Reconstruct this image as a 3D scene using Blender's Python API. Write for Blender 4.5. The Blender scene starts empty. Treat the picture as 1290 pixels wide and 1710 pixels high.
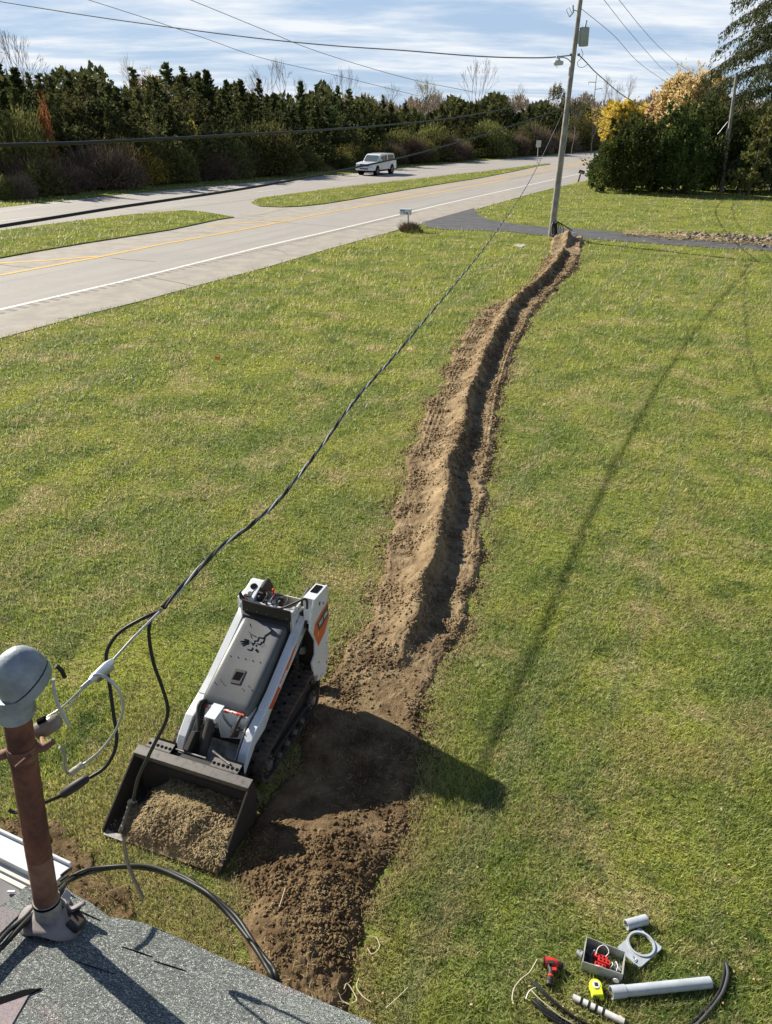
import bpy, bmesh, math, random
import numpy as np
from mathutils import Vector, Matrix

# ------------------------------------------------------------------ camera, sky, sun, exposure
SC = bpy.context.scene
COL = SC.collection
H = 5.3                       # eye height above the lawn
FPX, PCX, PCY = 1290.0, 645.0, 855.0
PITCH = math.atan((855 - 194.9) / FPX)
ROLL = math.radians(1.2)
cp, sp = math.cos(PITCH), math.sin(PITCH)
cR = np.array([1., 0, 0]); cF = np.array([0, cp, -sp]); cU = np.array([0, sp, cp])
cR2 = math.cos(ROLL) * cR + math.sin(ROLL) * cU
cU2 = -math.sin(ROLL) * cR + math.cos(ROLL) * cU
EYE = np.array([0, 0, H])

cam_d = bpy.data.cameras.new('camera'); cam = bpy.data.objects.new('camera', cam_d); COL.objects.link(cam)
cam_d.sensor_fit = 'HORIZONTAL'; cam_d.sensor_width = 36; cam_d.lens = 36.0
cam_d.clip_start = 0.05; cam_d.clip_end = 6000
M = Matrix.Identity(4)
for i in range(3):
    M[i][0] = cR2[i]; M[i][1] = cU2[i]; M[i][2] = -cF[i]; M[i][3] = EYE[i]
cam.matrix_world = M
SC.camera = cam

SUN_EL = math.radians(31.0)
SDX, SDY = 0.80, -0.60       # direction in which shadows fall on the ground
sun_d = bpy.data.lights.new('sun', 'SUN'); sun = bpy.data.objects.new('sun', sun_d); COL.objects.link(sun)
sun_d.energy = 5.0; sun_d.angle = math.radians(0.53); sun_d.color = (1.0, 0.93, 0.80)
ldir = Vector((SDX * math.cos(SUN_EL), SDY * math.cos(SUN_EL), -math.sin(SUN_EL)))
sun.rotation_euler = ldir.to_track_quat('-Z', 'Y').to_euler()
sun.location = (-30, 25, 40)

W = bpy.data.worlds.new('World'); SC.world = W; W.use_nodes = True
wt = W.node_tree; wt.nodes.clear()
def wn(t, **k):
    n = wt.nodes.new(t)
    for a, b in k.items(): setattr(n, a, b)
    return n
def wl(a, b): wt.links.new(a, b)
wo = wn('ShaderNodeOutputWorld'); bg = wn('ShaderNodeBackground'); bg.inputs[1].default_value = 0.058
sky = wn('ShaderNodeTexSky', sky_type='NISHITA', sun_disc=False)
sky.sun_elevation = SUN_EL; sky.sun_rotation = math.atan2(-SDX, -SDY)
sky.air_density = 1.0; sky.dust_density = 0.15; sky.ozone_density = 3.0
tc = wn('ShaderNodeTexCoord'); sep = wn('ShaderNodeSeparateXYZ'); wl(tc.outputs['Generated'], sep.inputs[0])
def wm(op, a, b):
    n = wn('ShaderNodeMath', operation=op)
    for i, x in enumerate((a, b)):
        if hasattr(x, 'is_linked'): wl(x, n.inputs[i])
        else: n.inputs[i].default_value = x
    return n.outputs[0]
zz = wm('ADD', wm('MAXIMUM', sep.outputs[2], 0.0), 0.11)
px = wm('DIVIDE', sep.outputs[0], zz); py = wm('DIVIDE', sep.outputs[1], zz)
cmb = wn('ShaderNodeCombineXYZ'); wl(px, cmb.inputs[0]); wl(py, cmb.inputs[1])
mp = wn('ShaderNodeMapping'); wl(cmb.outputs[0], mp.inputs[0])
mp.inputs['Rotation'].default_value = (0, 0, math.radians(12)); mp.inputs['Scale'].default_value = (0.50, 1.0, 1)
mp.inputs['Location'].default_value = (3.1, 7.7, 0)
n1 = wn('ShaderNodeTexNoise'); wl(mp.outputs[0], n1.inputs['Vector'])
n1.inputs['Scale'].default_value = 1.05; n1.inputs['Detail'].default_value = 9; n1.inputs['Roughness'].default_value = 0.58; n1.inputs['Distortion'].default_value = 0.35
n2 = wn('ShaderNodeTexNoise'); wl(mp.outputs[0], n2.inputs['Vector'])
n2.inputs['Scale'].default_value = 3.2; n2.inputs['Detail'].default_value = 6; n2.inputs['Roughness'].default_value = 0.6
sm = wm('ADD', wm('MULTIPLY', n1.outputs[0], 0.78), wm('MULTIPLY', n2.outputs[0], 0.22))
cr = wn('ShaderNodeValToRGB'); wl(sm, cr.inputs[0])
cr.color_ramp.elements[0].position = 0.40; cr.color_ramp.elements[0].color = (0.10, 0.10, 0.10, 1)
cr.color_ramp.elements[1].position = 0.57; cr.color_ramp.elements[1].color = (1, 1, 1, 1)
crc = wn('ShaderNodeValToRGB'); wl(n2.outputs[0], crc.inputs[0])
crc.color_ramp.elements[0].position = 0.3; crc.color_ramp.elements[0].color = (5.4, 6.5, 8.0, 1)
crc.color_ramp.elements[1].position = 0.6; crc.color_ramp.elements[1].color = (8.0, 8.4, 8.8, 1)
# clear sky tinted blue and dimmed; cloud faded out overhead to cut ambient light
hi = wn('ShaderNodeMapRange'); hi.inputs[1].default_value = .16; hi.inputs[2].default_value = .42; hi.inputs[3].default_value = 1.; hi.inputs[4].default_value = .08; wl(sep.outputs[2], hi.inputs[0])
tint = wn('ShaderNodeMixRGB'); tint.blend_type = 'MULTIPLY'; tint.inputs[0].default_value = 1; tint.inputs[2].default_value = (.62, .71, .86, 1); wl(sky.outputs[0], tint.inputs[1])
low = wn('ShaderNodeMixRGB'); wl(wm('MULTIPLY', hi.outputs[0], .8), low.inputs[0]); wl(tint.outputs[0], low.inputs[1]); low.inputs[2].default_value = (3.9, 5.3, 7.3, 1)
mixb = wn('ShaderNodeMixRGB'); mixb.blend_type = 'MIX'
wl(wm('MULTIPLY', cr.outputs[0], hi.outputs[0]), mixb.inputs[0]); wl(low.outputs[0], mixb.inputs[1]); wl(crc.outputs[0], mixb.inputs[2])
wl(mixb.outputs[0], bg.inputs[0]); wl(bg.outputs[0], wo.inputs[0])

SC.view_settings.view_transform = 'Standard'; SC.view_settings.look = 'None'
SC.view_settings.exposure = 0.96; SC.view_settings.gamma = 1.0
try: SC.view_settings.use_curve_mapping = False
except Exception: pass
SC.render.engine = 'CYCLES'
SC.cycles.max_bounces = 6; SC.cycles.diffuse_bounces = 2; SC.cycles.glossy_bounces = 3
SC.cycles.transmission_bounces = 4; SC.cycles.transparent_max_bounces = 8

# ------------------------------------------------------------------ survey helpers: where a sight line meets a real plane
def ray(u, v): return cF + cR2 * (u - PCX) / FPX + cU2 * (PCY - v) / FPX
def G(u, v, z=0.0):
    d = ray(u, v); t = (z - H) / d[2]; return EYE + d * t
def atY(u, v, Y):
    d = ray(u, v); return EYE + d * (Y / d[1])
def onplane(u, v, p, n):
    d = ray(u, v); p = np.array(p, float); n = np.array(n, float)
    return EYE + d * (((p - EYE) @ n) / (d @ n))
def V(a): return Vector((float(a[0]), float(a[1]), float(a[2])))

# ------------------------------------------------------------------ numpy noise
_rng = np.random.RandomState(7)
_perm = _rng.rand(256, 256)
def vnoise(x, y):
    xi = np.floor(x).astype(int); yi = np.floor(y).astype(int); fx = x - xi; fy = y - yi
    fx = fx * fx * (3 - 2 * fx); fy = fy * fy * (3 - 2 * fy)
    a = _perm[xi & 255, yi & 255]; b = _perm[(xi + 1) & 255, yi & 255]
    c = _perm[xi & 255, (yi + 1) & 255]; d = _perm[(xi + 1) & 255, (yi + 1) & 255]
    return (a * (1 - fx) + b * fx) * (1 - fy) + (c * (1 - fx) + d * fx) * fy
def fbm(x, y, o=4, g=0.5):
    s = 0; a = 1; t = 0
    for i in range(o):
        s = s + a * vnoise(x * 2 ** i + 17.3 * i, y * 2 ** i + 5.1 * i); t += a; a *= g
    return s / t
def inpoly(u, v, poly):
    r = np.zeros(len(u), bool); n = len(poly)
    for i in range(n):
        x1, y1 = poly[i]; x2, y2 = poly[(i + 1) % n]
        c = ((y1 > v) != (y2 > v))
        with np.errstate(divide='ignore', invalid='ignore'):
            xx = (x2 - x1) * (v - y1) / (y2 - y1 + 1e-12) + x1
        r ^= c & (u < xx)
    return r

# ------------------------------------------------------------------ object helpers
def tag(o, label=None, cat=None, group=None, kind=None):
    if label: o['label'] = label
    if cat: o['category'] = cat
    if group: o['group'] = group
    if kind: o['kind'] = kind
    return o
def empty(name, loc, rz=0.0, label=None, cat=None, group=None):
    o = bpy.data.objects.new(name, None); COL.objects.link(o)
    o.location = V(loc) if not isinstance(loc, Vector) else loc
    o.rotation_euler = (0, 0, rz); o.empty_display_size = 0.2
    return tag(o, label, cat, group)
def link(me, name, mats, parent=None):
    o = bpy.data.objects.new(name, me); COL.objects.link(o)
    for m in (mats if isinstance(mats, (list, tuple)) else [mats]): me.materials.append(m)
    if parent: o.parent = parent
    return o
def npmesh(name, verts, faces, mats, parent=None, attrs=None, smooth=False):
    """verts (N,3), faces (M,k) of one size k."""
    me = bpy.data.meshes.new(name)
    verts = np.asarray(verts, np.float32); faces = np.asarray(faces, np.int32)
    n, (m, k) = len(verts), faces.shape
    me.vertices.add(n); me.vertices.foreach_set('co', verts.ravel())
    me.loops.add(m * k); me.loops.foreach_set('vertex_index', faces.ravel())
    me.polygons.add(m)
    me.polygons.foreach_set('loop_start', np.arange(0, m * k, k, dtype=np.int32))
    me.polygons.foreach_set('loop_total', np.full(m, k, np.int32))
    if smooth: me.polygons.foreach_set('use_smooth', np.ones(m, bool))
    me.update(calc_edges=True)
    for a, vals in (attrs or {}).items():
        at = me.attributes.new(a, 'FLOAT', 'POINT'); at.data.foreach_set('value', np.asarray(vals, np.float32))
    return link(me, name, mats, parent)
class MB:
    def __init__(s): s.v = []; s.f = []; s.m = []
    def add(s, vs, fs, mi=0):
        b = len(s.v); s.v += [tuple(map(float, p)) for p in vs]
        s.f += [tuple(b + i for i in f) for f in fs]; s.m += [mi] * len(fs); return s
    def box(s, c, d, mi=0, rot=None):
        x, y, z = d[0] / 2, d[1] / 2, d[2] / 2
        P = [(-x, -y, -z), (x, -y, -z), (x, y, -z), (-x, y, -z), (-x, -y, z), (x, -y, z), (x, y, z), (-x, y, z)]
        R = rot if rot is not None else Matrix.Identity(3)
        P = [tuple(R @ Vector(p) + Vector(c)) for p in P]
        return s.add(P, [(3, 2, 1, 0), (4, 5, 6, 7), (0, 1, 5, 4), (1, 2, 6, 5), (2, 3, 7, 6), (3, 0, 4, 7)], mi)
    def prism(s, poly, a0, a1, axis='x', mi=0):
        """polygon in the other two axes, extruded along axis from a0 to a1."""
        def mk(p, a):
            return {'x': (a, p[0], p[1]), 'y': (p[0], a, p[1]), 'z': (p[0], p[1], a)}[axis]
        n = len(poly); P = [mk(p, a0) for p in poly] + [mk(p, a1) for p in poly]
        F = [tuple(range(n))[::-1], tuple(range(n, 2 * n))] + [(i, (i + 1) % n, n + (i + 1) % n, n + i) for i in range(n)]
        return s.add(P, F, mi)
    def extr(s, pts, off, mi=0):
        n = len(pts); o = np.array(off)
        P = [tuple(p) for p in pts] + [tuple(np.array(p) + o) for p in pts]
        F = [tuple(range(n))[::-1], tuple(range(n, 2 * n))] + [(i, (i + 1) % n, n + (i + 1) % n, n + i) for i in range(n)]
        return s.add(P, F, mi)
    def tube(s, pts, r, n=8, mi=0, cap=True, closed=False):
        P = [np.array(p, float) for p in pts]; N = len(P)
        rr = r if hasattr(r, '__len__') else [r] * N
        vs = []; up = None
        for i in range(N):
            if closed: t = P[(i + 1) % N] - P[i - 1]
            else: t = P[min(i + 1, N - 1)] - P[max(i - 1, 0)]
            t = t / (np.linalg.norm(t) + 1e-9)
            if up is None:
                up = np.array([0, 0, 1.]) if abs(t[2]) < .9 else np.array([1., 0, 0])
            up = up - t * (up @ t); up /= (np.linalg.norm(up) + 1e-9); sd = np.cross(t, up)
            for k in range(n):
                a = 2 * math.pi * k / n; vs.append(P[i] + (up * math.cos(a) + sd * math.sin(a)) * rr[i])
        fs = []
        for i in range(N if closed else N - 1):
            for k in range(n):
                a = i * n; b = ((i + 1) % N) * n
                fs.append((a + k, a + (k + 1) % n, b + (k + 1) % n, b + k))
        if cap and not closed: fs += [tuple(range(n)), tuple(range((N - 1) * n, N * n))[::-1]]
        return s.add(vs, fs, mi)
    def cyl(s, a, b, r, n=12, mi=0, r2=None): return s.tube([a, b], [r, r if r2 is None else r2], n, mi)
    def ring(s, a, b, ro, ri, n=24, mi=0):
        """hollow pipe from a to b"""
        a = np.array(a, float); b = np.array(b, float); t = b - a; t /= np.linalg.norm(t)
        up = np.array([0, 0, 1.]) if abs(t[2]) < .9 else np.array([1., 0, 0]); up -= t * (up @ t); up /= np.linalg.norm(up); sd = np.cross(t, up)
        vs = []
        for c, r in ((a, ro), (b, ro), (b, ri), (a, ri)):
            for k in range(n):
                q = 2 * math.pi * k / n; vs.append(c + (up * math.cos(q) + sd * math.sin(q)) * r)
        fs = []
        for j in range(4):
            for k in range(n):
                fs.append((j * n + k, j * n + (k + 1) % n, ((j + 1) % 4) * n + (k + 1) % n, ((j + 1) % 4) * n + k))
        return s.add(vs, fs, mi)
    def ball(s, c, r, n=10, mi=0, sc=(1, 1, 1), half=False):
        vs = []; fs = []; R = n // 2 + 1
        for i in range(R + 1):
            th = math.pi * i / R
            for k in range(n):
                ph = 2 * math.pi * k / n
                vs.append((c[0] + r * sc[0] * math.sin(th) * math.cos(ph), c[1] + r * sc[1] * math.sin(th) * math.sin(ph), c[2] + r * sc[2] * math.cos(th)))
        for i in range(R):
            for k in range(n): fs.append((i * n + k, i * n + (k + 1) % n, (i + 1) * n + (k + 1) % n, (i + 1) * n + k))
        return s.add(vs, fs, mi)
    def build(s, name, mats, parent=None, bevel=0, seg=2, smooth=None, fix=True):
        me = bpy.data.meshes.new(name); me.from_pydata(s.v, [], s.f); me.update()
        me.polygons.foreach_set('material_index', s.m)
        if fix:
            bm = bmesh.new(); bm.from_mesh(me)
            bmesh.ops.remove_doubles(bm, verts=bm.verts, dist=1e-6)
            bmesh.ops.recalc_face_normals(bm, faces=bm.faces); bm.to_mesh(me); bm.free()
        o = link(me, name, mats, parent)
        if bevel:
            b = o.modifiers.new('bevel', 'BEVEL'); b.width = bevel; b.segments = seg; b.limit_method = 'ANGLE'; b.angle_limit = math.radians(40)
        if smooth is not None:
            me.polygons.foreach_set('use_smooth', [True] * len(me.polygons))
            try: me.set_sharp_from_angle(angle=math.radians(smooth))
            except Exception: pass
        return o
def copy_tree(o, parent=None):
    c = o.copy(); COL.objects.link(c)
    if parent: c.parent = parent
    for ch in list(o.children): copy_tree(ch, c)
    return c
def interp(v, tab, j):
    a = [t[0] for t in tab]; return np.interp(v, a, [t[j] for t in tab])
def catmull(P, k=8):
    P = [np.array(p, float) for p in P]; Q = [2 * P[0] - P[1]] + P + [2 * P[-1] - P[-2]]; out = []
    for i in range(1, len(Q) - 2):
        for j in range(k):
            t = j / k; a, b, c, d = Q[i - 1:i + 3]
            out.append(.5 * ((2 * b) + (c - a) * t + (2 * a - 5 * b + 4 * c - d) * t * t + (3 * b - a - 3 * c + d) * t ** 3))
    out.append(P[-1]); return out

# ------------------------------------------------------------------ materials
def lin(r, g, b):
    f = lambda c: (c / 255) / 12.92 if c / 255 <= .04045 else (((c / 255) + .055) / 1.055) ** 2.4
    return (f(r), f(g), f(b), 1)
def mat(name, col, rough=.6, metal=0., var=0., vscale=8., col2=None, bump=0., bscale=40., trans=0., coat=0., spec=None, detail=5, thr=(.4, .6), coord='Object'):
    m = bpy.data.materials.new(name); m.use_nodes = True; t = m.node_tree; N = t.nodes; L = t.links
    p = N['Principled BSDF']; p.inputs['Base Color'].default_value = (*col[:3], 1); p.inputs['Roughness'].default_value = rough; p.inputs['Metallic'].default_value = metal
    if spec is not None: p.inputs['Specular IOR Level'].default_value = spec
    if coat: p.inputs['Coat Weight'].default_value = coat
    tc = N.new('ShaderNodeTexCoord')
    if col2 is not None or var:
        n = N.new('ShaderNodeTexNoise'); n.inputs['Scale'].default_value = vscale; n.inputs['Detail'].default_value = detail; n.inputs['Roughness'].default_value = .62
        L.new(tc.outputs[coord], n.inputs['Vector'])
        r = N.new('ShaderNodeValToRGB'); L.new(n.outputs[0], r.inputs[0])
        c2 = col2 if col2 is not None else tuple(c * (1 - var) for c in col[:3])
        r.color_ramp.elements[0].position = thr[0]; r.color_ramp.elements[1].position = thr[1]
        r.color_ramp.elements[0].color = (*c2[:3], 1); r.color_ramp.elements[1].color = (*col[:3], 1)
        L.new(r.outputs[0], p.inputs['Base Color'])
    if bump:
        b = N.new('ShaderNodeBump'); b.inputs['Strength'].default_value = bump; b.inputs['Distance'].default_value = .01
        nb = N.new('ShaderNodeTexNoise'); nb.inputs['Scale'].default_value = bscale; nb.inputs['Detail'].default_value = 4
        L.new(tc.outputs[coord], nb.inputs['Vector']); L.new(nb.outputs[0], b.inputs['Height']); L.new(b.outputs[0], p.inputs['Normal'])
    return m
# ------------------------------------------------------------------ ground cover colours
def grass_nodes(name, blades):
    m = bpy.data.materials.new(name); m.use_nodes = True; t = m.node_tree; N = t.nodes; L = t.links
    p = N['Principled BSDF']; p.inputs['Roughness'].default_value = .50 if blades else .95
    p.inputs['Specular IOR Level'].default_value = .40 if blades else .0
    g = N.new('ShaderNodeNewGeometry')
    def noise(scale, det=4, rough=.55, rot=None, sc=None):
        n = N.new('ShaderNodeTexNoise'); n.inputs['Scale'].default_value = scale; n.inputs['Detail'].default_value = det; n.inputs['Roughness'].default_value = rough
        if rot is not None:
            m0 = N.new('ShaderNodeMapping'); m0.inputs['Rotation'].default_value = (0, 0, rot); mp = N.new('ShaderNodeMapping'); mp.inputs['Scale'].default_value = sc
            L.new(g.outputs['Position'], m0.inputs[0]); L.new(m0.outputs[0], mp.inputs[0]); L.new(mp.outputs[0], n.inputs['Vector'])
        else: L.new(g.outputs['Position'], n.inputs['Vector'])
        return n.outputs[0]
    def ramp(x, a, b):
        r = N.new('ShaderNodeMapRange'); r.inputs[1].default_value = a; r.inputs[2].default_value = b; L.new(x, r.inputs[0]); return r.outputs[0]
    def mix(f, a, b):
        x = N.new('ShaderNodeMixRGB')
        if hasattr(f, 'is_linked'): L.new(f, x.inputs[0])
        else: x.inputs[0].default_value = f
        for i, c in ((1, a), (2, b)):
            if isinstance(c, tuple): x.inputs[i].default_value = (*c[:3], 1)
            else: L.new(c, x.inputs[i])
        return x.outputs[0]
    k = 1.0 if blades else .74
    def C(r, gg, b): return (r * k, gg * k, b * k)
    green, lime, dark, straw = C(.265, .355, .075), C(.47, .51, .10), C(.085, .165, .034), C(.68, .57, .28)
    c = mix(ramp(noise(.55, 5, .6), .40, .60), green, lime)
    c = mix(ramp(noise(1.5, 7, .75), .52, .66), c, dark)
    # mown stripes run parallel to the highway
    c = mix(ramp(noise(1.0, 3, .5, math.radians(24.2), (2.2, .05, 1)), .54, .72), c, C(.34, .385, .16))
    c = mix(ramp(noise(.8, 8, .72), .52, .66), c, straw)
    c = mix(ramp(noise(5.5, 6, .7), .55, .72), c, C(.54, .45, .24))
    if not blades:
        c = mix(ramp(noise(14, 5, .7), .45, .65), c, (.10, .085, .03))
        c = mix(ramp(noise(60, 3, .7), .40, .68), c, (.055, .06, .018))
    else:
        a = N.new('ShaderNodeAttribute'); a.attribute_name = 'rnd'
        d = N.new('ShaderNodeAttribute'); d.attribute_name = 'dry'
        c = mix(ramp(a.outputs['Fac'], .05, .50), C(.07, .10, .03), c)
        c = mix(ramp(a.outputs['Fac'], .70, .95), c, C(.62, .58, .30))
        c = mix(d.outputs['Fac'], c, C(.50, .40, .21))
    L.new(c, p.inputs['Base Color'])
    if blades:
        tr = N.new('ShaderNodeBsdfTranslucent'); L.new(c, tr.inputs['Color'])
        ms = N.new('ShaderNodeMixShader'); ms.inputs[0].default_value = .50
        L.new(p.outputs[0], ms.inputs[1]); L.new(tr.outputs[0], ms.inputs[2]); L.new(ms.outputs[0], N['Material Output'].inputs[0])
    else:
        b = N.new('ShaderNodeBump'); b.inputs['Strength'].default_value = .8; b.inputs['Distance'].default_value = .04
        L.new(noise(30, 5, .7), b.inputs['Height']); L.new(b.outputs[0], p.inputs['Normal'])
    return m
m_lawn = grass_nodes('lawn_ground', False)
m_blade = grass_nodes('lawn_blades', True)

def soil_mat(name, a, b, c, near_dark=True):
    m = bpy.data.materials.new(name); m.use_nodes = True; t = m.node_tree; N = t.nodes; L = t.links
    p = N['Principled BSDF']; p.inputs['Roughness'].default_value = .95; p.inputs['Specular IOR Level'].default_value = .1
    g = N.new('ShaderNodeNewGeometry')
    n = N.new('ShaderNodeTexNoise'); n.inputs['Scale'].default_value = 3.5; n.inputs['Detail'].default_value = 8; n.inputs['Roughness'].default_value = .68
    L.new(g.outputs['Position'], n.inputs['Vector'])
    r = N.new('ShaderNodeValToRGB'); L.new(n.outputs[0], r.inputs[0])
    r.color_ramp.elements[0].position = .33; r.color_ramp.elements[0].color = (*a, 1)
    r.color_ramp.elements[1].position = .68; r.color_ramp.elements[1].color = (*c, 1)
    e = r.color_ramp.elements.new(.5); e.color = (*b, 1)
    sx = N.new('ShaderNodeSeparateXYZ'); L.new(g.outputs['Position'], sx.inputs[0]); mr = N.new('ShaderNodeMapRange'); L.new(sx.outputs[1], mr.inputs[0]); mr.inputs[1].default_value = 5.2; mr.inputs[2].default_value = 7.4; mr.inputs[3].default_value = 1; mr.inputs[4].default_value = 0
    dm = N.new('ShaderNodeMixRGB'); dm.blend_type = 'MULTIPLY'; L.new(mr.outputs[0], dm.inputs[0]); L.new(r.outputs[0], dm.inputs[1]); dm.inputs[2].default_value = (.64, .60, .56, 1) if near_dark else (1, 1, 1, 1)   # soil multiplied darker towards the house end
    L.new(dm.outputs[0], p.inputs['Base Color'])
    n2 = N.new('ShaderNodeTexNoise'); n2.inputs['Scale'].default_value = 55; n2.inputs['Detail'].default_value = 6; n2.inputs['Roughness'].default_value = .7
    L.new(g.outputs['Position'], n2.inputs['Vector'])
    bp = N.new('ShaderNodeBump'); bp.inputs['Strength'].default_value = .9; bp.inputs['Distance'].default_value = .02
    L.new(n2.outputs[0], bp.inputs['Height']); L.new(bp.outputs[0], p.inputs['Normal'])
    return m
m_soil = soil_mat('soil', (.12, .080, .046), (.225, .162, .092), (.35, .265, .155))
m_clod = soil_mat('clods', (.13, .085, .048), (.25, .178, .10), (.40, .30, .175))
m_soil_dry = soil_mat('dry_soil', (.13, .088, .05), (.25, .185, .105), (.40, .31, .17), False); m_clod_dry = soil_mat('dry_clods', (.14, .095, .055), (.27, .20, .115), (.42, .33, .19), False)
m_straw = mat('straw', (.50, .39, .19), .8, col2=(.33, .25, .11), vscale=15)

def flat_poly(name, pix, z, m, sub=0):
    """lay a flat sheet on the ground along traced corners"""
    pts = [G(u, v, z) for u, v in pix]
    me = bpy.data.meshes.new(name); bm = bmesh.new()
    vs = [bm.verts.new(V(p)) for p in pts]; f = bm.faces.new(vs)
    bmesh.ops.triangulate(bm, faces=bm.faces[:])
    bmesh.ops.recalc_face_normals(bm, faces=bm.faces)
    for f in bm.faces:
        if f.normal.z < 0: f.normal_flip()
    bm.to_mesh(me); bm.free()
    o = link(me, name, m); o['kind'] = 'structure'; return o
def line_strip(name, pix, z, w, m, kind='structure'):
    P = [G(u, v, z) for u, v in pix]; vs = []; fs = []
    for i, p in enumerate(P):
        t = P[min(i + 1, len(P) - 1)] - P[max(i - 1, 0)]; t /= np.linalg.norm(t); n = np.array([-t[1], t[0], 0])
        vs += [p - n * w / 2, p + n * w / 2]
    for i in range(len(P) - 1): fs.append((2 * i, 2 * i + 2, 2 * i + 3, 2 * i + 1))
    o = MB().add(vs, fs).build(name, m); o['kind'] = kind; return o

# the ground, one sheet to the horizon
gr = MB().add([(-2500, -300, 0), (2500, -300, 0), (2500, 3500, 0), (-2500, 3500, 0)], [(0, 1, 2, 3)]).build('ground', m_lawn)
gr['kind'] = 'structure'

# ---- highway
NEAR = [(-500, 704), (0, 564), (136, 526), (239, 501), (341, 473), (440, 447), (560, 412), (662, 384), (712, 371), (792, 350), (884, 324), (928, 313), (1000, 297), (1060, 282), (1150, 257), (1200, 244)]
FAR = [(1200, 232), (1150, 236), (1040, 247), (976, 253), (900, 260.5), (740, 273.5), (667, 281), (600, 288.5), (440, 302.5), (220, 323), (0, 346.5), (-500, 398)]
ROADPOLY = NEAR + FAR
DRIVE = [(705, 371), (792, 347), (797, 357), (815, 366), (870, 375), (905, 378), (960, 381), (1021, 386.5), (1116, 393), (1184, 399), (1290, 406.5), (1500, 426), (1500, 441), (1290, 419), (1157, 411), (1048, 403), (962, 397), (900, 392), (850, 386), (780, 384), (745, 383), (712, 379)]
MED1 = [(-300, 411), (0, 386.5), (120, 371), (205, 361), (307, 352), (341, 355), (366, 359), (391, 363.5), (362, 368), (330, 375), (283, 385), (200, 398), (136, 408), (60, 421), (0, 432), (-300, 492)]
MED2 = [(420, 339), (428, 334), (440, 331), (500, 323), (558, 315), (640, 305.5), (740, 294), (800, 287.5), (870, 279), (905, 274), (920, 273.5), (916, 275), (901, 277), (860, 286), (799, 298), (740, 307), (686, 316), (640, 324), (585, 334), (540, 341), (505, 345), (470, 346.5), (434, 345)]
def road_mat():
    m = bpy.data.materials.new('old_asphalt'); m.use_nodes = True; t = m.node_tree; N = t.nodes; L = t.links
    p = N['Principled BSDF']; p.inputs['Roughness'].default_value = .85
    g = N.new('ShaderNodeNewGeometry')
    def nz(scale, det, rot=None, sc=None):
        n = N.new('ShaderNodeTexNoise'); n.inputs['Scale'].default_value = scale; n.inputs['Detail'].default_value = det; n.inputs['Roughness'].default_value = .65
        if sc:
            m0 = N.new('ShaderNodeMapping'); m0.inputs['Rotation'].default_value = (0, 0, rot); mp = N.new('ShaderNodeMapping'); mp.inputs['Scale'].default_value = sc
            L.new(g.outputs['Position'], m0.inputs[0]); L.new(m0.outputs[0], mp.inputs[0]); L.new(mp.outputs[0], n.inputs['Vector'])
        else: L.new(g.outputs['Position'], n.inputs['Vector'])
        return n.outputs[0]
    def mx(f, lo, hi, a, b):
        r = N.new('ShaderNodeMapRange'); r.inputs[1].default_value = lo; r.inputs[2].default_value = hi; L.new(f, r.inputs[0])
        x = N.new('ShaderNodeMixRGB'); L.new(r.outputs[0], x.inputs[0])
        for i, c in ((1, a), (2, b)):
            if isinstance(c, tuple): x.inputs[i].default_value = (*c, 1)
            else: L.new(c, x.inputs[i])
        return x.outputs[0]
    c = mx(nz(.25, 4), .35, .65, (.245, .225, .20), (.30, .275, .245))
    c = mx(nz(.9, 5, math.radians(24.2), (1.6, .07, 1)), .48, .66, c, (.205, .195, .185))   # wheel paths along the road
    c = mx(nz(60, 3), .35, .75, c, (.33, .305, .27))
    c = mx(nz(2.2, 8), .60, .72, c, (.21, .19, .165))
    L.new(c, p.inputs['Base Color'])
    b = N.new('ShaderNodeBump'); b.inputs['Strength'].default_value = .3; b.inputs['Distance'].default_value = .01
    L.new(nz(90, 3), b.inputs['Height']); L.new(b.outputs[0], p.inputs['Normal'])
    return m
m_road = road_mat()
m_drive = mat('driveway_asphalt', (.050, .052, .058), .9, col2=(.085, .082, .082), vscale=1.3, bump=.4, bscale=60, detail=8)
m_white = mat('worn_white_paint', (.66, .65, .61), .7, col2=(.38, .36, .33), vscale=9, thr=(.32, .5))
m_yel = mat('worn_yellow_paint', (.62, .38, .05), .7, col2=(.50, .32, .08), vscale=5, thr=(.34, .56))
m_yel2 = mat('faded_yellow_paint', (.42, .32, .16), .7, col2=(.33, .27, .18), vscale=3, thr=(.40, .62))
m_tan = mat('tan_shoulder_asphalt', (.35, .275, .185), .9, col2=(.29, .245, .19), vscale=.6, bump=.3, bscale=80)
m_dark = mat('rumble_groove', (.15, .14, .125), .9)
flat_poly('highway', ROADPOLY, .012, m_road)
flat_poly('driveway', DRIVE, .018, m_drive)
m_sho = mat('shoulder_asphalt', (.33, .295, .245), .9, col2=(.26, .235, .20), vscale=1.4, bump=.3, bscale=80, detail=8)
flat_poly('road_shoulder', [(-500, 632), (0, 515.5), (200, 469.5), (440, 410), (560, 382.5), (684, 353), (740, 340), (850, 316), (884, 324.3), (792, 350.3), (712, 371.3), (662, 384.3), (560, 412.3), (440, 447.3), (341, 473.4), (239, 501.4), (136, 526.5), (0, 564.5), (-500, 704.5)], .016, m_sho)
flat_poly('road_shoulder', [(-300, 493), (0, 433), (60, 422), (136, 409), (200, 399), (283, 386), (330, 378), (370, 370), (389, 364), (434, 346), (505, 346), (540, 342), (585, 335.5), (640, 326), (624, 341), (584, 348), (519, 360), (479, 368.6), (400, 384), (273, 407), (164, 429), (85, 443.5), (0, 459), (-300, 512)], .0155, m_sho)
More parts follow.
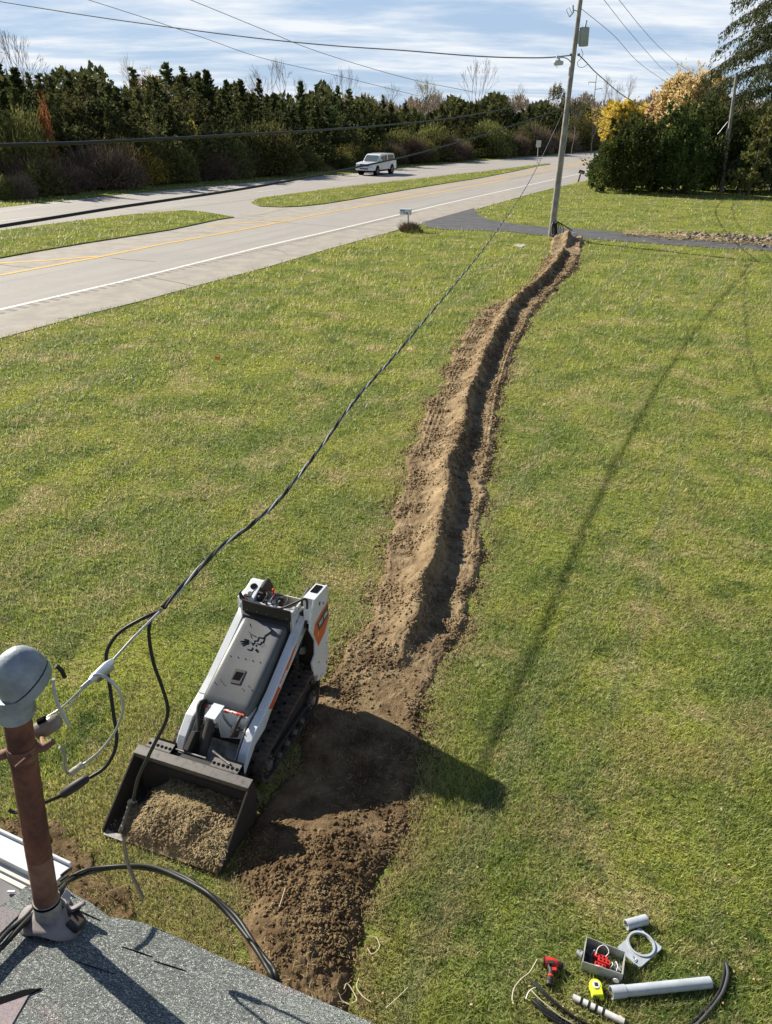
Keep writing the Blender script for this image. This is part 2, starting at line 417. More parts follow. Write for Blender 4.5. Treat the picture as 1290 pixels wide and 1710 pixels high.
flat_poly('road_shoulder', [(560, 341), (600, 333), (686, 318.5), (740, 309.5), (799, 300), (860, 288.5), (901, 279.5), (960, 270), (1000, 262), (1060, 252), (1062, 262), (1000, 271), (960, 278), (900, 289), (799, 306), (765, 311), (700, 324), (653, 333), (620, 336)], .017, m_tan)
WL = [(-500, 633), (0, 516.5), (200, 470.5), (440, 411), (560, 383.5), (684, 354), (740, 340.5), (850, 316), (1000, 283), (1100, 259.5), (1180, 241)]
YL = [(-500, 551), (0, 459), (85, 443.5), (164, 429), (273, 407), (400, 384), (479, 368.6), (519, 360), (584, 348), (624, 341), (653, 335), (740, 320), (850, 299.5)]
line_strip('road_marking', WL, .020, .18, m_white)
line_strip('road_marking', YL, .021, .22, m_yel)
line_strip('road_marking', [(850, 299.5), (1000, 269), (1100, 251)], .0215, .12, m_yel2)
line_strip('road_marking', [(-10, 440), (7, 438.5), (85, 434), (164, 427.5)], .0222, .22, m_yel)
line_strip('road_marking', [(344, 375), (400, 372.6), (453, 369), (476, 367.6)], .0222, .22, m_yel)
line_strip('road_marking', [(560, 340.3), (584.5, 336.6), (653, 333.2)], .0222, .12, m_yel)
line_strip('road_marking', [(-500, 438), (0, 384.5), (200, 359.5), (293, 348), (400, 335), (440, 329), (558, 312.5), (740, 292), (870, 277.5), (905, 272), (990, 262)], .020, .11, m_yel2)
line_strip('road_marking', [(-500, 405.5), (0, 353), (153, 331), (239, 323), (440, 304.5), (600, 291), (740, 276), (900, 263), (976, 255)], .020, .12, m_white)
for a, b in (((-180, 389), (-100, 380)), ((0, 369), (68, 361)), ((190, 347.5), (240, 342)), ((300, 335.3), (345, 330)), ((432, 320), (474, 314.5)), ((566, 304.8), (599, 301)), ((668, 293.3), (700, 289.4)), ((751, 283), (778, 280))):
    line_strip('road_marking', [a, b], .020, .12, m_white)
# rumble strip grooves on the shoulder
gm = MB(); wl_ = [G(u, v, .0205) for u, v in WL]
A, B = G(-60, 530.5, .0205), G(690, 352.8, .0205); t = (B - A); Ln = np.linalg.norm(t); t /= Ln; n = np.array([t[1], -t[0], 0])
k = 0.
while k < Ln:
    q = A + t * k
    gm.add([q + n * .16, q + n * .16 + t * .17, q + n * .50 + t * .17, q + n * .50], [(0, 1, 2, 3)]); k += .42
o = gm.build('rumble_strip', mat('rumble_grooves', (.20, .185, .165), .9)); o['kind'] = 'structure'
# tar cracks and joints
ck = [[(250, 462), (275, 467), (300, 472), (322, 477)], [(185, 430), (210, 433), (260, 436)], [(-5, 440.5), (20, 444), (52, 446)], [(389, 363.5), (420, 361), (440, 357), (470, 350)], [(400, 358), (440, 361)],
      [(283, 386.5), (310, 389), (350, 388)], [(96, 531), (110, 530.5), (120, 531)], [(700, 366), (720, 369), (745, 366), (790, 352)], [(455, 415), (470, 419), (480, 424)], [(940, 269.3), (965, 267), (985, 262)]]
for c_ in ck:
    pts = []
    for i in range(len(c_) - 1):
        for j in range(5):
            f = j / 5; pts.append((c_[i][0] * (1 - f) + c_[i + 1][0] * f + random.uniform(-1, 1), c_[i][1] * (1 - f) + c_[i + 1][1] * f + random.uniform(-.25, .25)))
    pts.append(c_[-1])
    line_strip('road_crack', pts, .0235, .035, m_dark)

def raised_patch(name, poly, zc, m, seed=0):
    """low grassy island: outline on the road, a finer domed top"""
    pu = np.array(poly, float); u0, v0 = pu.min(0); u1, v1 = pu.max(0)
    P = np.array([G(u, v)[:2] for u, v in poly])
    me = bpy.data.meshes.new(name); bm = bmesh.new()
    vs = [bm.verts.new((p[0], p[1], .012)) for p in P]
    f = bm.faces.new(vs); bmesh.ops.triangulate(bm, faces=bm.faces[:])
    bm.faces.ensure_lookup_table()
    if bm.faces[0].normal.z < 0: bmesh.ops.reverse_faces(bm, faces=bm.faces[:])
    g = bmesh.ops.extrude_face_region(bm, geom=bm.faces[:])
    for e in g['geom']:
        if isinstance(e, bmesh.types.BMVert): e.co.z = zc
    bmesh.ops.recalc_face_normals(bm, faces=bm.faces); bm.to_mesh(me); bm.free()
    o = link(me, name, m); o['kind'] = 'structure'; return o
raised_patch('median', MED1, .06, m_lawn); raised_patch('median', MED2, .06, m_lawn)

# ------------------------------------------------------------------ the strip of dug soil
SOIL = [  # sight height, left edge, right edge, crest
    (396, 914, 968, 943), (412, 914, 967, 937), (424, 909, 962, 931), (445, 898, 957, 921), (470, 880, 933, 900), (496, 852, 912, 868), (516, 799, 897, 852), (530, 790, 887, 843),
    (557, 771, 876, 829), (591, 752, 861, 812), (619, 741, 851, 801), (653, 730, 839, 788), (670, 704, 836, 783), (694, 698, 835, 778), (721, 690, 834, 771), (755, 674, 833, 764),
    (789, 666, 824, 752), (834, 656, 819, 746), (857, 650, 816, 740), (891, 634, 812, 731), (950, 630, 803, 719), (992, 618, 795, 703), (1036, 602, 783, 696), (1075, 575, 768, 680),
    (1117, 548, 748, 670), (1162, 528, 734, 655), (1201, 505, 722, 640), (1260, 490, 708, 618), (1300, 470, 707, 602), (1330, 455, 706, 592), (1390, 410, 700, 566), (1425, 392, 672, 553), (1470, 374, 655, 535),
    (1500, 378, 650, 523), (1560, 396, 643, 502), (1640, 425, 625, 482), (1710, 450, 606, 490), (1900, 440, 560, 480)]
def build_soil():
    vlist = []
    Yc = G(600, 1900)[1]; Ye = G(930, 396)[1]
    Ys = [Yc]
    while Ys[-1] < Ye: Ys.append(Ys[-1] + max(.016, .0042 * Ys[-1]))
    Ys = np.array(Ys); nw = 170
    vv = np.linspace(390, 1900, 4000); gy = np.array([G(700, v)[1] for v in vv])
    vs_of = np.interp(Ys, gy[::-1], vv[::-1])
    L = np.array([G(interp(v, SOIL, 1), v)[0] for v in vs_of]); R = np.array([G(interp(v, SOIL, 2), v)[0] for v in vs_of]); C = np.array([G(interp(v, SOIL, 3), v)[0] for v in vs_of])
    L = L + (fbm(Ys * 2.3, Ys * 0 + 3, 4) - .5) * .32; R = R + (fbm(Ys * 2.1, Ys * 0 + 9, 4) - .5) * .26
    w = np.linspace(0, 1, nw)
    X = L[:, None] + (R - L)[:, None] * w[None]; Y = np.repeat(Ys[:, None], nw, 1)
    d = X - C[:, None]
    near = np.clip((Y - 6.6) / 1.0, 0, 1)              # ridge fades where the machine has driven
    low = np.clip((4.9 - Y) / .5, 0, 1)
    amp = np.maximum(near, low * .30) * (.245 + .07 * (fbm(Y * .7, Y * 0 + 2, 3) - .5)) 
    far = np.clip((Y - 22) / 15, 0, 1)
    amp = amp * (1 - .15 * far)
    wob = (fbm(Y * 1.6, X * .4 + 4, 3) - .5) * .16
    dd = d + wob
    ridge = np.where(dd < 0, np.exp(-(dd / (.22 + .34 * low)) ** 2), np.exp(-(dd / (.105 + .2 * low)) ** 2))
    # lumps on the ridge
    z = amp * ridge * (.80 + .42 * fbm(X * 3.2, Y * 2.6, 4))
    # shallow tread marks on both sides of the ridge
    track = np.sin(d * 2 * math.pi / .085) * .010 * (np.abs(d) > .45) * (Y > 9)
    z += track * np.clip(fbm(X * .9, Y * .25, 2) * 2 - .5, 0, 1)
    # trench to the right of the ridge reads as a dip between ridge and the lower bank
    bank = .030 * np.exp(-((d - .62) / .17) ** 2) * np.clip((Y - 6.2) / 1., 0, 1)
    z += bank
    flatz = 1 - .6 * np.exp(-((Y - 5.2) / .9) ** 2)
    z += flatz * (.036 * (fbm(X * 7, Y * 7, 4) - .35) + .055 * (fbm(X * 19, Y * 19, 4, .6) - .4))
    z += np.clip((Y - 14) / 10, 0, 1) * (.10 * (fbm(X * 3.1 + 8, Y * 2.2, 4) - .42))
    hole = np.exp(-(((X - G(950, 418)[0]) / .28) ** 2 + ((Y - G(950, 418)[1]) / .8) ** 2))
    heap = np.exp(-(((X - G(940, 404)[0]) / .75) ** 2 + ((Y - (G(940, 404)[1])) / 1.1) ** 2))
    z += heap * .30 * (.5 + fbm(X * 2.2, Y * 2, 4)) - hole * .35
    e = np.minimum(w, 1 - w)[None] * (R - L)[:, None]
    edge = np.clip(e / (.14 + .10 * fbm(X * 4, Y * 4, 3)), 0, 1); edge = edge * edge * (3 - 2 * edge)
    z = .02 + np.maximum(z, .006) * edge - (1 - edge) * .05
    V_ = np.stack([X, Y, z], -1).reshape(-1, 3); nr = len(Ys)
    i = np.arange(nr - 1)[:, None] * nw + np.arange(nw - 1)[None]; i = i.ravel()
    F = np.stack([i, i + 1, i + nw + 1, i + nw], 1)
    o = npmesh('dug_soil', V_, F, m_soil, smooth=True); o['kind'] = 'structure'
    return Ys, L, R, C, X, Y, z
SY, SL, SR, SCR, SX_, SY_, SZ_ = build_soil()
def soil_frac(x, y):
    """signed distance-like measure: >0 inside the soil strip"""
    l = np.interp(y, SY, SL); r = np.interp(y, SY, SR)
    ins = np.minimum(x - l, r - x); ins = np.where((y < SY[0]) | (y > SY[-1]), -9, ins); return ins
def soil_z(x, y):
    iy = np.clip(np.searchsorted(SY, y), 0, len(SY) - 1)
    l = SL[iy]; r = SR[iy]; j = np.clip(((x - l) / (r - l) * (SX_.shape[1] - 1)).astype(int), 0, SX_.shape[1] - 1)
    return SZ_[iy, j]
# bare earth along the house wall, beside the bucket
PATCH = [(-150, 1330), (0, 1368), (60, 1372), (105, 1395), (150, 1440), (185, 1478), (214, 1508), (222, 1545), (205, 1580), (300, 1700), (-200, 1800)]
def patch():
    pw = [G(u, v) for u, v in PATCH]; xs = [p[0] for p in pw]; ys = [p[1] for p in pw]
    x = np.arange(-4.0, -.4, .02); y = np.arange(1.0, 5.0, .02); X, Y = np.meshgrid(x, y)
    ins = inpoly(X.ravel() + (fbm(X.ravel() * 6, Y.ravel() * 6, 3) - .5) * .3, Y.ravel() + (fbm(X.ravel() * 6 + 40, Y.ravel() * 6, 3) - .5) * .3, list(zip(xs, ys))).reshape(X.shape)
    z = np.where(ins, -.015 + .06 * fbm(X * 8, Y * 8, 4) + .035 * fbm(X * 30, Y * 30, 3), -.05)
    i = (np.arange(len(y) - 1)[:, None] * len(x) + np.arange(len(x) - 1)[None])
    keep = ins[:-1, :-1] | ins[1:, 1:]; i = i[keep]
    F = np.stack([i, i + 1, i + len(x) + 1, i + len(x)], 1)
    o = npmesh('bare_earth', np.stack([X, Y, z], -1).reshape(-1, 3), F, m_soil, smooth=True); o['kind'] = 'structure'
    return list(zip(xs, ys))
PATCHG = patch()

# ------------------------------------------------------------------ clods of earth
def clods(name, x, y, z, s, m, seed):
    r = np.random.RandomState(seed); n = len(x)
    base = np.array([(1, 0, 0), (-1, 0, 0), (0, 1, 0), (0, -1, 0), (0, 0, 1), (0, 0, -1), (.6, .6, .5), (-.6, .55, .5), (.55, -.6, .5), (-.6, -.6, .45)], float)
    F0 = np.array([(0, 6, 4), (6, 2, 4), (2, 7, 4), (7, 1, 4), (1, 9, 4), (9, 3, 4), (3, 8, 4), (8, 0, 4), (0, 2, 6), (2, 1, 7), (1, 3, 9), (3, 0, 8), (2, 0, 5), (1, 2, 5), (3, 1, 5), (0, 3, 5)])
    P = base[None] * (1 + (r.rand(n, 10, 1) - .5) * 1.0) * s[:, None, None] * (1 + (r.rand(n, 1, 3) - .5) * .6)
    a = r.rand(n) * 6.28; ca, sa = np.cos(a)[:, None], np.sin(a)[:, None]
    X = P[..., 0] * ca - P[..., 1] * sa; Y = P[..., 0] * sa + P[..., 1] * ca
    Vv = np.stack([X + x[:, None], Y + y[:, None], P[..., 2] * .8 + z[:, None]], -1).reshape(-1, 3)
    F = (F0[None] + (np.arange(n) * 10)[:, None, None]).reshape(-1, 3)
    o = npmesh(name, Vv, F, m); return o
rs_ = np.random.RandomState(5)
xx = []; yy = []; ss = []
n = 170000
y = 1.5 + (rs_.rand(n) ** 1.7) * 34; l = np.interp(y, SY, SL); r = np.interp(y, SY, SR)
w = rs_.rand(n); x = l + (r - l) * w + (rs_.rand(n) - .5) * .25
s = (.003 + .011 * rs_.rand(n) ** 4.5) * (1 + y / 18)
dens = fbm(x * 2.2, y * 2.2, 3)
keep = (rs_.rand(n) < np.clip((dens - .38) * 3.2, .06, 1))
x, y, s = x[keep], y[keep], s[keep]
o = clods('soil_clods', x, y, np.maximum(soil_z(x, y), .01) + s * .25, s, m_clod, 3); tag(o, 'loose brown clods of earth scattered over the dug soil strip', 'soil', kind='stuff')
n = 9000; x = -4 + rs_.rand(n) * 3.4; y = 1.4 + rs_.rand(n) * 3.2
k_ = inpoly(x, y, PATCHG) & (rs_.rand(n) < .6); x, y = x[k_], y[k_]; s = .005 + .014 * rs_.rand(len(x)) ** 3
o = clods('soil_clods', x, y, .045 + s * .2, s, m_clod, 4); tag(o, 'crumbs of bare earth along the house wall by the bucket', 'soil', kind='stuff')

# ------------------------------------------------------------------ lawn blades (direct mesh, sizes grow with distance so that they keep reading)
def lawn_blades():
    r = np.random.RandomState(11); n = 1150000
    u = r.uniform(-420, 1700, n); v = 232 + (1980 - 232) * r.rand(n) ** .92
    ds = (cF[None] + cR2[None] * ((u - PCX) / FPX)[:, None] + cU2[None] * ((PCY - v) / FPX)[:, None]); t = -H / ds[:, 2]
    ok = (t > 0) & (t < 190); P = ds * t[:, None]; x, y = P[:, 0], P[:, 1]
    road = inpoly(u, v, ROADPOLY) | inpoly(u, v, DRIVE); med = inpoly(u, v, MED1) | inpoly(u, v, MED2)
    ok &= (~road) | med
    house = (.4007 * x + .916 * y) < .95; ok &= ~((house) & (x < 1.2))
    jit = (fbm(x * 5, y * 5, 3) - .5) * .35 + (r.rand(n) - .5) * .10
    sf = soil_frac(x, y) + jit * .8
    lft = x - np.interp(y, SY, SL) + jit; soft = (lft < .8) & (y > 7) & (y < 27) & (r.rand(n) < .62 * (1 - np.clip(lft / .8, 0, 1))); ok &= ~((sf > .04) & (r.rand(n) > .012) & ~soft)
    pp = inpoly(x + jit, y + jit, PATCHG); ok &= ~(pp & (r.rand(n) > .72))
    # worn spots with thin grass
    worn = fbm(x * .9 + 30, y * .9, 4)
    ok &= ~((worn > .64) & (r.rand(n) > .45))
    u, v, t, x, y, sf, med, worn = [a[ok] for a in (u, v, t, x, y, sf, med, worn)]
    n = len(x); d = t * np.linalg.norm(ray(645, 855))
    L = r.uniform(.034, .080, n) * np.clip(d / 10, 1, 2.9); Wd = np.maximum(.0026 + .0022 * r.rand(n), d * .00042 * (1 + .5 * r.rand(n)))
    tuft = fbm(x * 2.4, y * 2.4, 3); L *= .65 + .75 * tuft
    lim = np.clip((worn - .5) * 2, 0, 1); L *= 1 - .4 * lim
    az = r.rand(n) * 6.283; lean = r.uniform(.25, 1.45, n)
    az = az + 0 * az; dx, dy = np.cos(az) * np.sin(lean), np.sin(az) * np.sin(lean); dz = np.cos(lean)
    dz = np.maximum(dz, .12)
    tip = np.stack([x + dx * L, y + dy * L, dz * L * .85 + .004], 1)
    pa = az + r.uniform(.9, 2.2, n)
    bx, by = np.cos(pa) * Wd, np.sin(pa) * Wd
    z0 = np.where(med, .055, 0.)
    b1 = np.stack([x - bx, y - by, z0 - .003], 1); b2 = np.stack([x + bx, y + by, z0 - .003], 1); tip[:, 2] += z0
    Vv = np.stack([b1, b2, tip], 1).reshape(-1, 3); F = np.arange(3 * n).reshape(-1, 3)
    rnd = r.rand(n) * .75 + .25 * fbm(x * 9, y * 9, 2)
    dry = np.clip(np.exp(-np.maximum(-sf, 0) / .16) * .9, 0, 1) * (r.rand(n) < .75)
    # long trodden margin left of the strip and near the house
    l = np.interp(y, SY, SL); lm = np.exp(-((x - l + .25) / .45) ** 2) * (y > 3) * (y < 16)
    dry = np.maximum(dry, lm * (r.rand(n) < .65) * np.clip(fbm(x * 3, y * 3, 3) * 2.2 - .5, 0, 1))
    yel = np.clip((fbm(x * 1.3 + 3, y * 1.3 + 60, 4) - .54) * 5, 0, 1) * (r.rand(n) < .55); dry = np.maximum(dry, yel * .8)
    for (ua, va, ub, vb, off) in ((412, 691, 690, 510, 0), (412, 691, 690, 510, .62), (20, 880, 330, 705, 0), (20, 880, 330, 705, 1.5), (560, 470, 860, 392, 0)):
        A_ = G(ua, va)[:2]; B_ = G(ub, vb)[:2]; tt_ = (B_ - A_) / np.linalg.norm(B_ - A_); nn_ = np.array([-tt_[1], tt_[0]]); dl = (x - A_[0]) * nn_[0] + (y - A_[1]) * nn_[1] - off + .1 * (fbm(x * .7, y * .7, 2) - .5); al = (x - A_[0]) * tt_[0] + (y - A_[1]) * tt_[1]
        dry = np.maximum(dry, np.exp(-(dl / .07) ** 2) * .55 * (r.rand(n) < .6) * (al > -6) * (al < np.linalg.norm(B_ - A_) + 5))
    bucket = np.exp(-(((x + 1.9) / .9) ** 2 + ((y - 3.7) / .55) ** 2)); dry = np.maximum(dry, bucket * .7 * (r.rand(n) < .7))
    med2 = np.repeat(med, 3)
    for nm, sel, lab in (('lawn_grass', ~med, 'short patchy green lawn grass over the whole yard'), ('median_grass', med, 'bright green grass on the road median islands')):
        k = np.repeat(sel, 3); m_ = int(sel.sum())
        o = npmesh(nm, Vv[k], np.arange(3 * m_).reshape(-1, 3), m_blade, attrs={'rnd': np.repeat(rnd[sel], 3), 'dry': np.repeat(dry[sel] * (0.25 if nm == 'median_grass' else 1), 3)})
        tag(o, lab, 'grass', kind='stuff')
lawn_blades()
# straw and torn roots on the soil
def straws(name, x, y, z, L, w, m, seed, label):
    r = np.random.RandomState(seed); mb_v = []; mb_f = []; c = 0
    for i in range(len(x)):
        a = r.rand() * 6.283; k = 4; p = np.array([x[i], y[i], z[i] + .008]); da = r.uniform(-.5, .5)
        for j in range(k + 1):
            q = np.array([-math.sin(a), math.cos(a), .3]) * w * .5
            mb_v += [p - q, p + q]
            p = p + np.array([math.cos(a), math.sin(a), r.uniform(-.25, .35)]) * L[i] / k; a += da
            if j < k: b = c + 2 * j; mb_f.append((b, b + 2, b + 3, b + 1))
        c += 2 * (k + 1)
    o = npmesh(name, np.array(mb_v), np.array(mb_f), m); return tag(o, label, 'straw', kind='stuff')
n = 2400; y = 1.6 + rs_.rand(n) ** 1.6 * 10; l = np.interp(y, SY, SL); r = np.interp(y, SY, SR); x = l + (r - l) * rs_.rand(n)
straws('straw_bits', x, y, np.maximum(soil_z(x, y), .02), .02 + .06 * rs_.rand(n), .0017, m_straw, 8, 'dry grass stems and pale roots lying on the dug soil')
# ------------------------------------------------------------------ vegetation
def leaf_mat(name, a, b, c, trans=.25, rough=.6, objvar=.25):
    m = bpy.data.materials.new(name); m.use_nodes = True; t = m.node_tree; N = t.nodes; L = t.links
    p = N['Principled BSDF']; p.inputs['Roughness'].default_value = .85; p.inputs['Specular IOR Level'].default_value = .06
    at = N.new('ShaderNodeAttribute'); at.attribute_name = 'rnd'
    r = N.new('ShaderNodeValToRGB'); L.new(at.outputs['Fac'], r.inputs[0])
    r.color_ramp.elements[0].color = (*a, 1); r.color_ramp.elements[1].color = (*c, 1); e = r.color_ramp.elements.new(.5); e.color = (*b, 1)
    oi = N.new('ShaderNodeObjectInfo'); hs = N.new('ShaderNodeHueSaturation')
    mr = N.new('ShaderNodeMapRange'); mr.inputs[3].default_value = 1 - objvar; mr.inputs[4].default_value = 1 + objvar; L.new(oi.outputs['Random'], mr.inputs[0])
    L.new(mr.outputs[0], hs.inputs['Value']); L.new(r.outputs[0], hs.inputs['Color'])
    mr2 = N.new('ShaderNodeMapRange'); mr2.inputs[3].default_value = .478; mr2.inputs[4].default_value = .515; L.new(oi.outputs['Random'], mr2.inputs[0]); L.new(mr2.outputs[0], hs.inputs['Hue'])
    L.new(hs.outputs[0], p.inputs['Base Color'])
    tr = N.new('ShaderNodeBsdfTranslucent'); L.new(hs.outputs[0], tr.inputs['Color'])
    ms = N.new('ShaderNodeMixShader'); ms.inputs[0].default_value = trans
    L.new(p.outputs[0], ms.inputs[1]); L.new(tr.outputs[0], ms.inputs[2]); L.new(ms.outputs[0], N['Material Output'].inputs[0])
    return m
m_cedar = leaf_mat('cedar_foliage', (.030, .042, .016), (.075, .094, .032), (.19, .195, .07), .3)
m_cedar2 = leaf_mat('olive_cedar_foliage', (.045, .050, .020), (.105, .115, .042), (.23, .215, .085), .3)
m_olive = leaf_mat('olive_brush', (.06, .065, .022), (.13, .135, .045), (.25, .225, .07), .35)
m_brownbr = leaf_mat('brown_brush', (.075, .055, .038), (.17, .125, .085), (.34, .26, .185), .15)
m_yellow = leaf_mat('yellow_leaves', (.26, .19, .035), (.50, .37, .07), (.66, .50, .13), .4)
m_gold = leaf_mat('gold_leaves', (.36, .25, .11), (.62, .45, .24), (.78, .62, .40), .5, objvar=.06)
m_rust = leaf_mat('rust_leaves', (.24, .10, .03), (.40, .19, .06), (.50, .28, .10), .4)
m_pale = leaf_mat('pale_leaves', (.16, .15, .07), (.30, .28, .14), (.44, .40, .22), .4)
m_spruce = leaf_mat('spruce_needles', (.020, .028, .012), (.055, .066, .026), (.14, .14, .06), .15)
m_yew = leaf_mat('evergreen_shrub', (.024, .042, .014), (.070, .100, .028), (.200, .215, .065), .30)
m_bark = mat('bark', (.20, .165, .13), .9, col2=(.11, .09, .07), vscale=12, bump=.5, bscale=25)
m_twig = mat('bare_twigs', (.26, .21, .17), .9, col2=(.17, .135, .11), vscale=3)

def sprays(P, D, Ln, Wd, r, flat=.5):
    """one leaf-sized quad (kite) per spray, at P pointing along D"""
    n = len(P); D = D / (np.linalg.norm(D, axis=1, keepdims=True) + 1e-9)
    q = r.normal(size=(n, 3)); S = np.cross(D, q); S /= (np.linalg.norm(S, axis=1, keepdims=True) + 1e-9)
    L_ = Ln[:, None]; W_ = Wd[:, None]
    a = P; b = P + D * L_ * .45 + S * W_; c = P + D * L_; d = P + D * L_ * .45 - S * W_
    Vv = np.stack([a, b, c, d], 1).reshape(-1, 3); F = np.arange(4 * n).reshape(-1, 4)
    return Vv, F
def cedar_mesh(seed, n=2600, Hh=1.0, R=.19, droop=0., taper=.85, base=.05, fork=1):
    """unit-height conifer crown"""
    r = np.random.RandomState(seed)
    nb = 330; P = []; D = []; S = []
    leaders = [(0, 0, 1.0), (R * .55, R * .2, .86), (-R * .5, R * .3, .74), (R * .1, -R * .6, .66)][:fork]
    for b in range(nb):
        lx, ly, lh = leaders[r.randint(0, len(leaders))]; t = base + (1 - base) * r.rand() ** 1.15; an = r.rand() * 6.283
        lob = 1 + .35 * math.sin(an * 2 + seed) + .25 * math.sin(an * 5 + t * 9 + seed)
        rad = R * ((1 - t) ** (taper + .35)) * (.32 + .95 * r.rand() ** 1.4) * lob + .006
        k = max(3, int(n / nb * (.4 + 1.2 * (1 - t))))
        f = r.rand(k) ** .6
        up = (.55 - droop * 1.2)
        cx = np.cos(an) * rad * f; cy = np.sin(an) * rad * f; cz = t * lh + up * rad * f ** 1.4; cx = cx + lx * min(1, t * 2.5); cy = cy + ly * min(1, t * 2.5)
        jit = r.normal(size=(k, 3)) * rad * .13
        P.append(np.stack([cx, cy, cz], 1) + jit)
        dd = np.stack([np.full(k, np.cos(an)), np.full(k, np.sin(an)), np.full(k, 1.0 - droop * 2)], 1) + r.normal(size=(k, 3)) * .55
        D.append(dd); S.append(np.full(k, .015 + .010 * r.rand()))
    k = 60; tt = .86 + .14 * r.rand(k); P.append(np.stack([r.normal(size=k) * .006, r.normal(size=k) * .006, tt], 1)); D.append(np.stack([r.normal(size=k) * .4, r.normal(size=k) * .4, np.ones(k)], 1)); S.append(np.full(k, .020))
    P = np.concatenate(P); D = np.concatenate(D); S = np.concatenate(S) * r.uniform(.7, 1.4, len(P))
    Vv, F = sprays(P, D, S * 1.5, S * .42, r)
    rnd = np.repeat(np.clip(r.rand(len(P)) * .7 + .3 * fbm(P[:, 0] * 40, P[:, 2] * 25, 2), 0, 1), 4)
    return Vv, F, rnd
def mesh_only(name, Vv, F, m, rnd, smooth=False):
    o = npmesh(name, Vv, F, m, attrs={'rnd': rnd}); me = o.data; bpy.data.objects.remove(o); return me
def trunk_me(name, h, r0, seed, lean=.02):
    rr = np.random.RandomState(seed); b = MB(); k = 7
    pts = [(rr.normal() * lean * i / k, rr.normal() * lean * i / k, h * i / k) for i in range(k + 1)]
    b.tube(pts, [r0 * (1 - .85 * i / k) for i in range(k + 1)], 7)
    for i in range(9):
        z = h * rr.uniform(.15, .8); a = rr.rand() * 6.283; l = .09 * (1 - z / h * .6)
        b.tube([(0, 0, z), (math.cos(a) * l, math.sin(a) * l, z + l * .5)], [r0 * .3, r0 * .08], 4)
    o = b.build(name, m_bark, smooth=60); me = o.data; bpy.data.objects.remove(o); return me
def tree_thing(name, crown_me, trunk_me_, loc, sc, rz, label, cat, group=None, parts=('crown', 'trunk')):
    e = empty(name, loc, rz, label, cat, group); e.scale = sc
    for me, nm in ((crown_me, parts[0]), (trunk_me_, parts[1])):
        if me is None: continue
        o = bpy.data.objects.new(nm, me); COL.objects.link(o); o.parent = e
    return e
CED = [(mesh_only('crown', *cedar_mesh(s, n=7500, R=R, taper=tp, fork=fk)[:2], m_cedar, cedar_mesh(s, n=7500, R=R, taper=tp, fork=fk)[2]), trunk_me('trunk', .9, .016, s)) for s, R, tp, fk in ((1, .34, .75, 1), (2, .30, .8, 3), (3, .27, .7, 2), (4, .32, .65, 4), (5, .33, .9, 1), (6, .30, .6, 3), (7, .24, .8, 2))]
CED2 = [(mesh_only('crown', *cedar_mesh(s, n=7500, R=R, taper=tp, fork=fk)[:2], m_cedar2, cedar_mesh(s, n=7500, R=R, taper=tp, fork=fk)[2]), CED[0][1]) for s, R, tp, fk in ((8, .34, .6, 3), (9, .38, .5, 4), (10, .30, .7, 2))]

def bare_tree(seed, depth=6, spread=.42, leaf=0, up=.25, n0=3):
    r = np.random.RandomState(seed); b = MB(); tips = []
    def grow(p, d, l, rad, dep):
        k = 3; pts = [p]; q = p.copy(); dd = d.copy()
        for i in range(k):
            dd = dd + r.normal(size=3) * .08; dd[2] += up * .08; dd /= np.linalg.norm(dd); q = q + dd * l / k; pts.append(q.copy())
        b.tube(pts, [rad * (1 - .35 * i / k) for i in range(k + 1)], 4 if dep > 3 else 3, cap=False)
        if dep <= 2:
            for pp in pts[1:]: tips.append((pp, dd))
        if dep == 0: return
        nc = 2 if r.rand() < .55 else 3
        for c in range(nc):
            a = r.rand() * 6.283; s_ = spread * r.uniform(.6, 1.3) * (1 if c else .5)
            perp = np.cross(dd, [math.cos(a), math.sin(a), .3]); perp /= np.linalg.norm(perp) + 1e-9
            nd = dd * math.cos(s_) + perp * math.sin(s_); nd[2] += .06; nd /= np.linalg.norm(nd)
            grow(q, nd, l * r.uniform(.68, .86), max(rad * .62, .0011), dep - 1)
    grow(np.zeros(3), np.array([0, 0, 1.]), .27, .014, depth)
    return b, tips
def bare_pair(seed, **k):
    b, tips = bare_tree(seed, **k)
    zs = max(v[2] for v in b.v); b.v = [(x / zs, y / zs, z / zs) for x, y, z in b.v]
    o = b.build('branches', m_twig, fix=False); me = o.data; bpy.data.objects.remove(o)
    P = np.array([t[0] for t in tips]) / zs; D = np.array([t[1] for t in tips]); return me, P, D
BARE = [bare_pair(s, depth=6, spread=sp_) for s, sp_ in ((11, .40), (12, .34), (13, .48), (14, .38))]

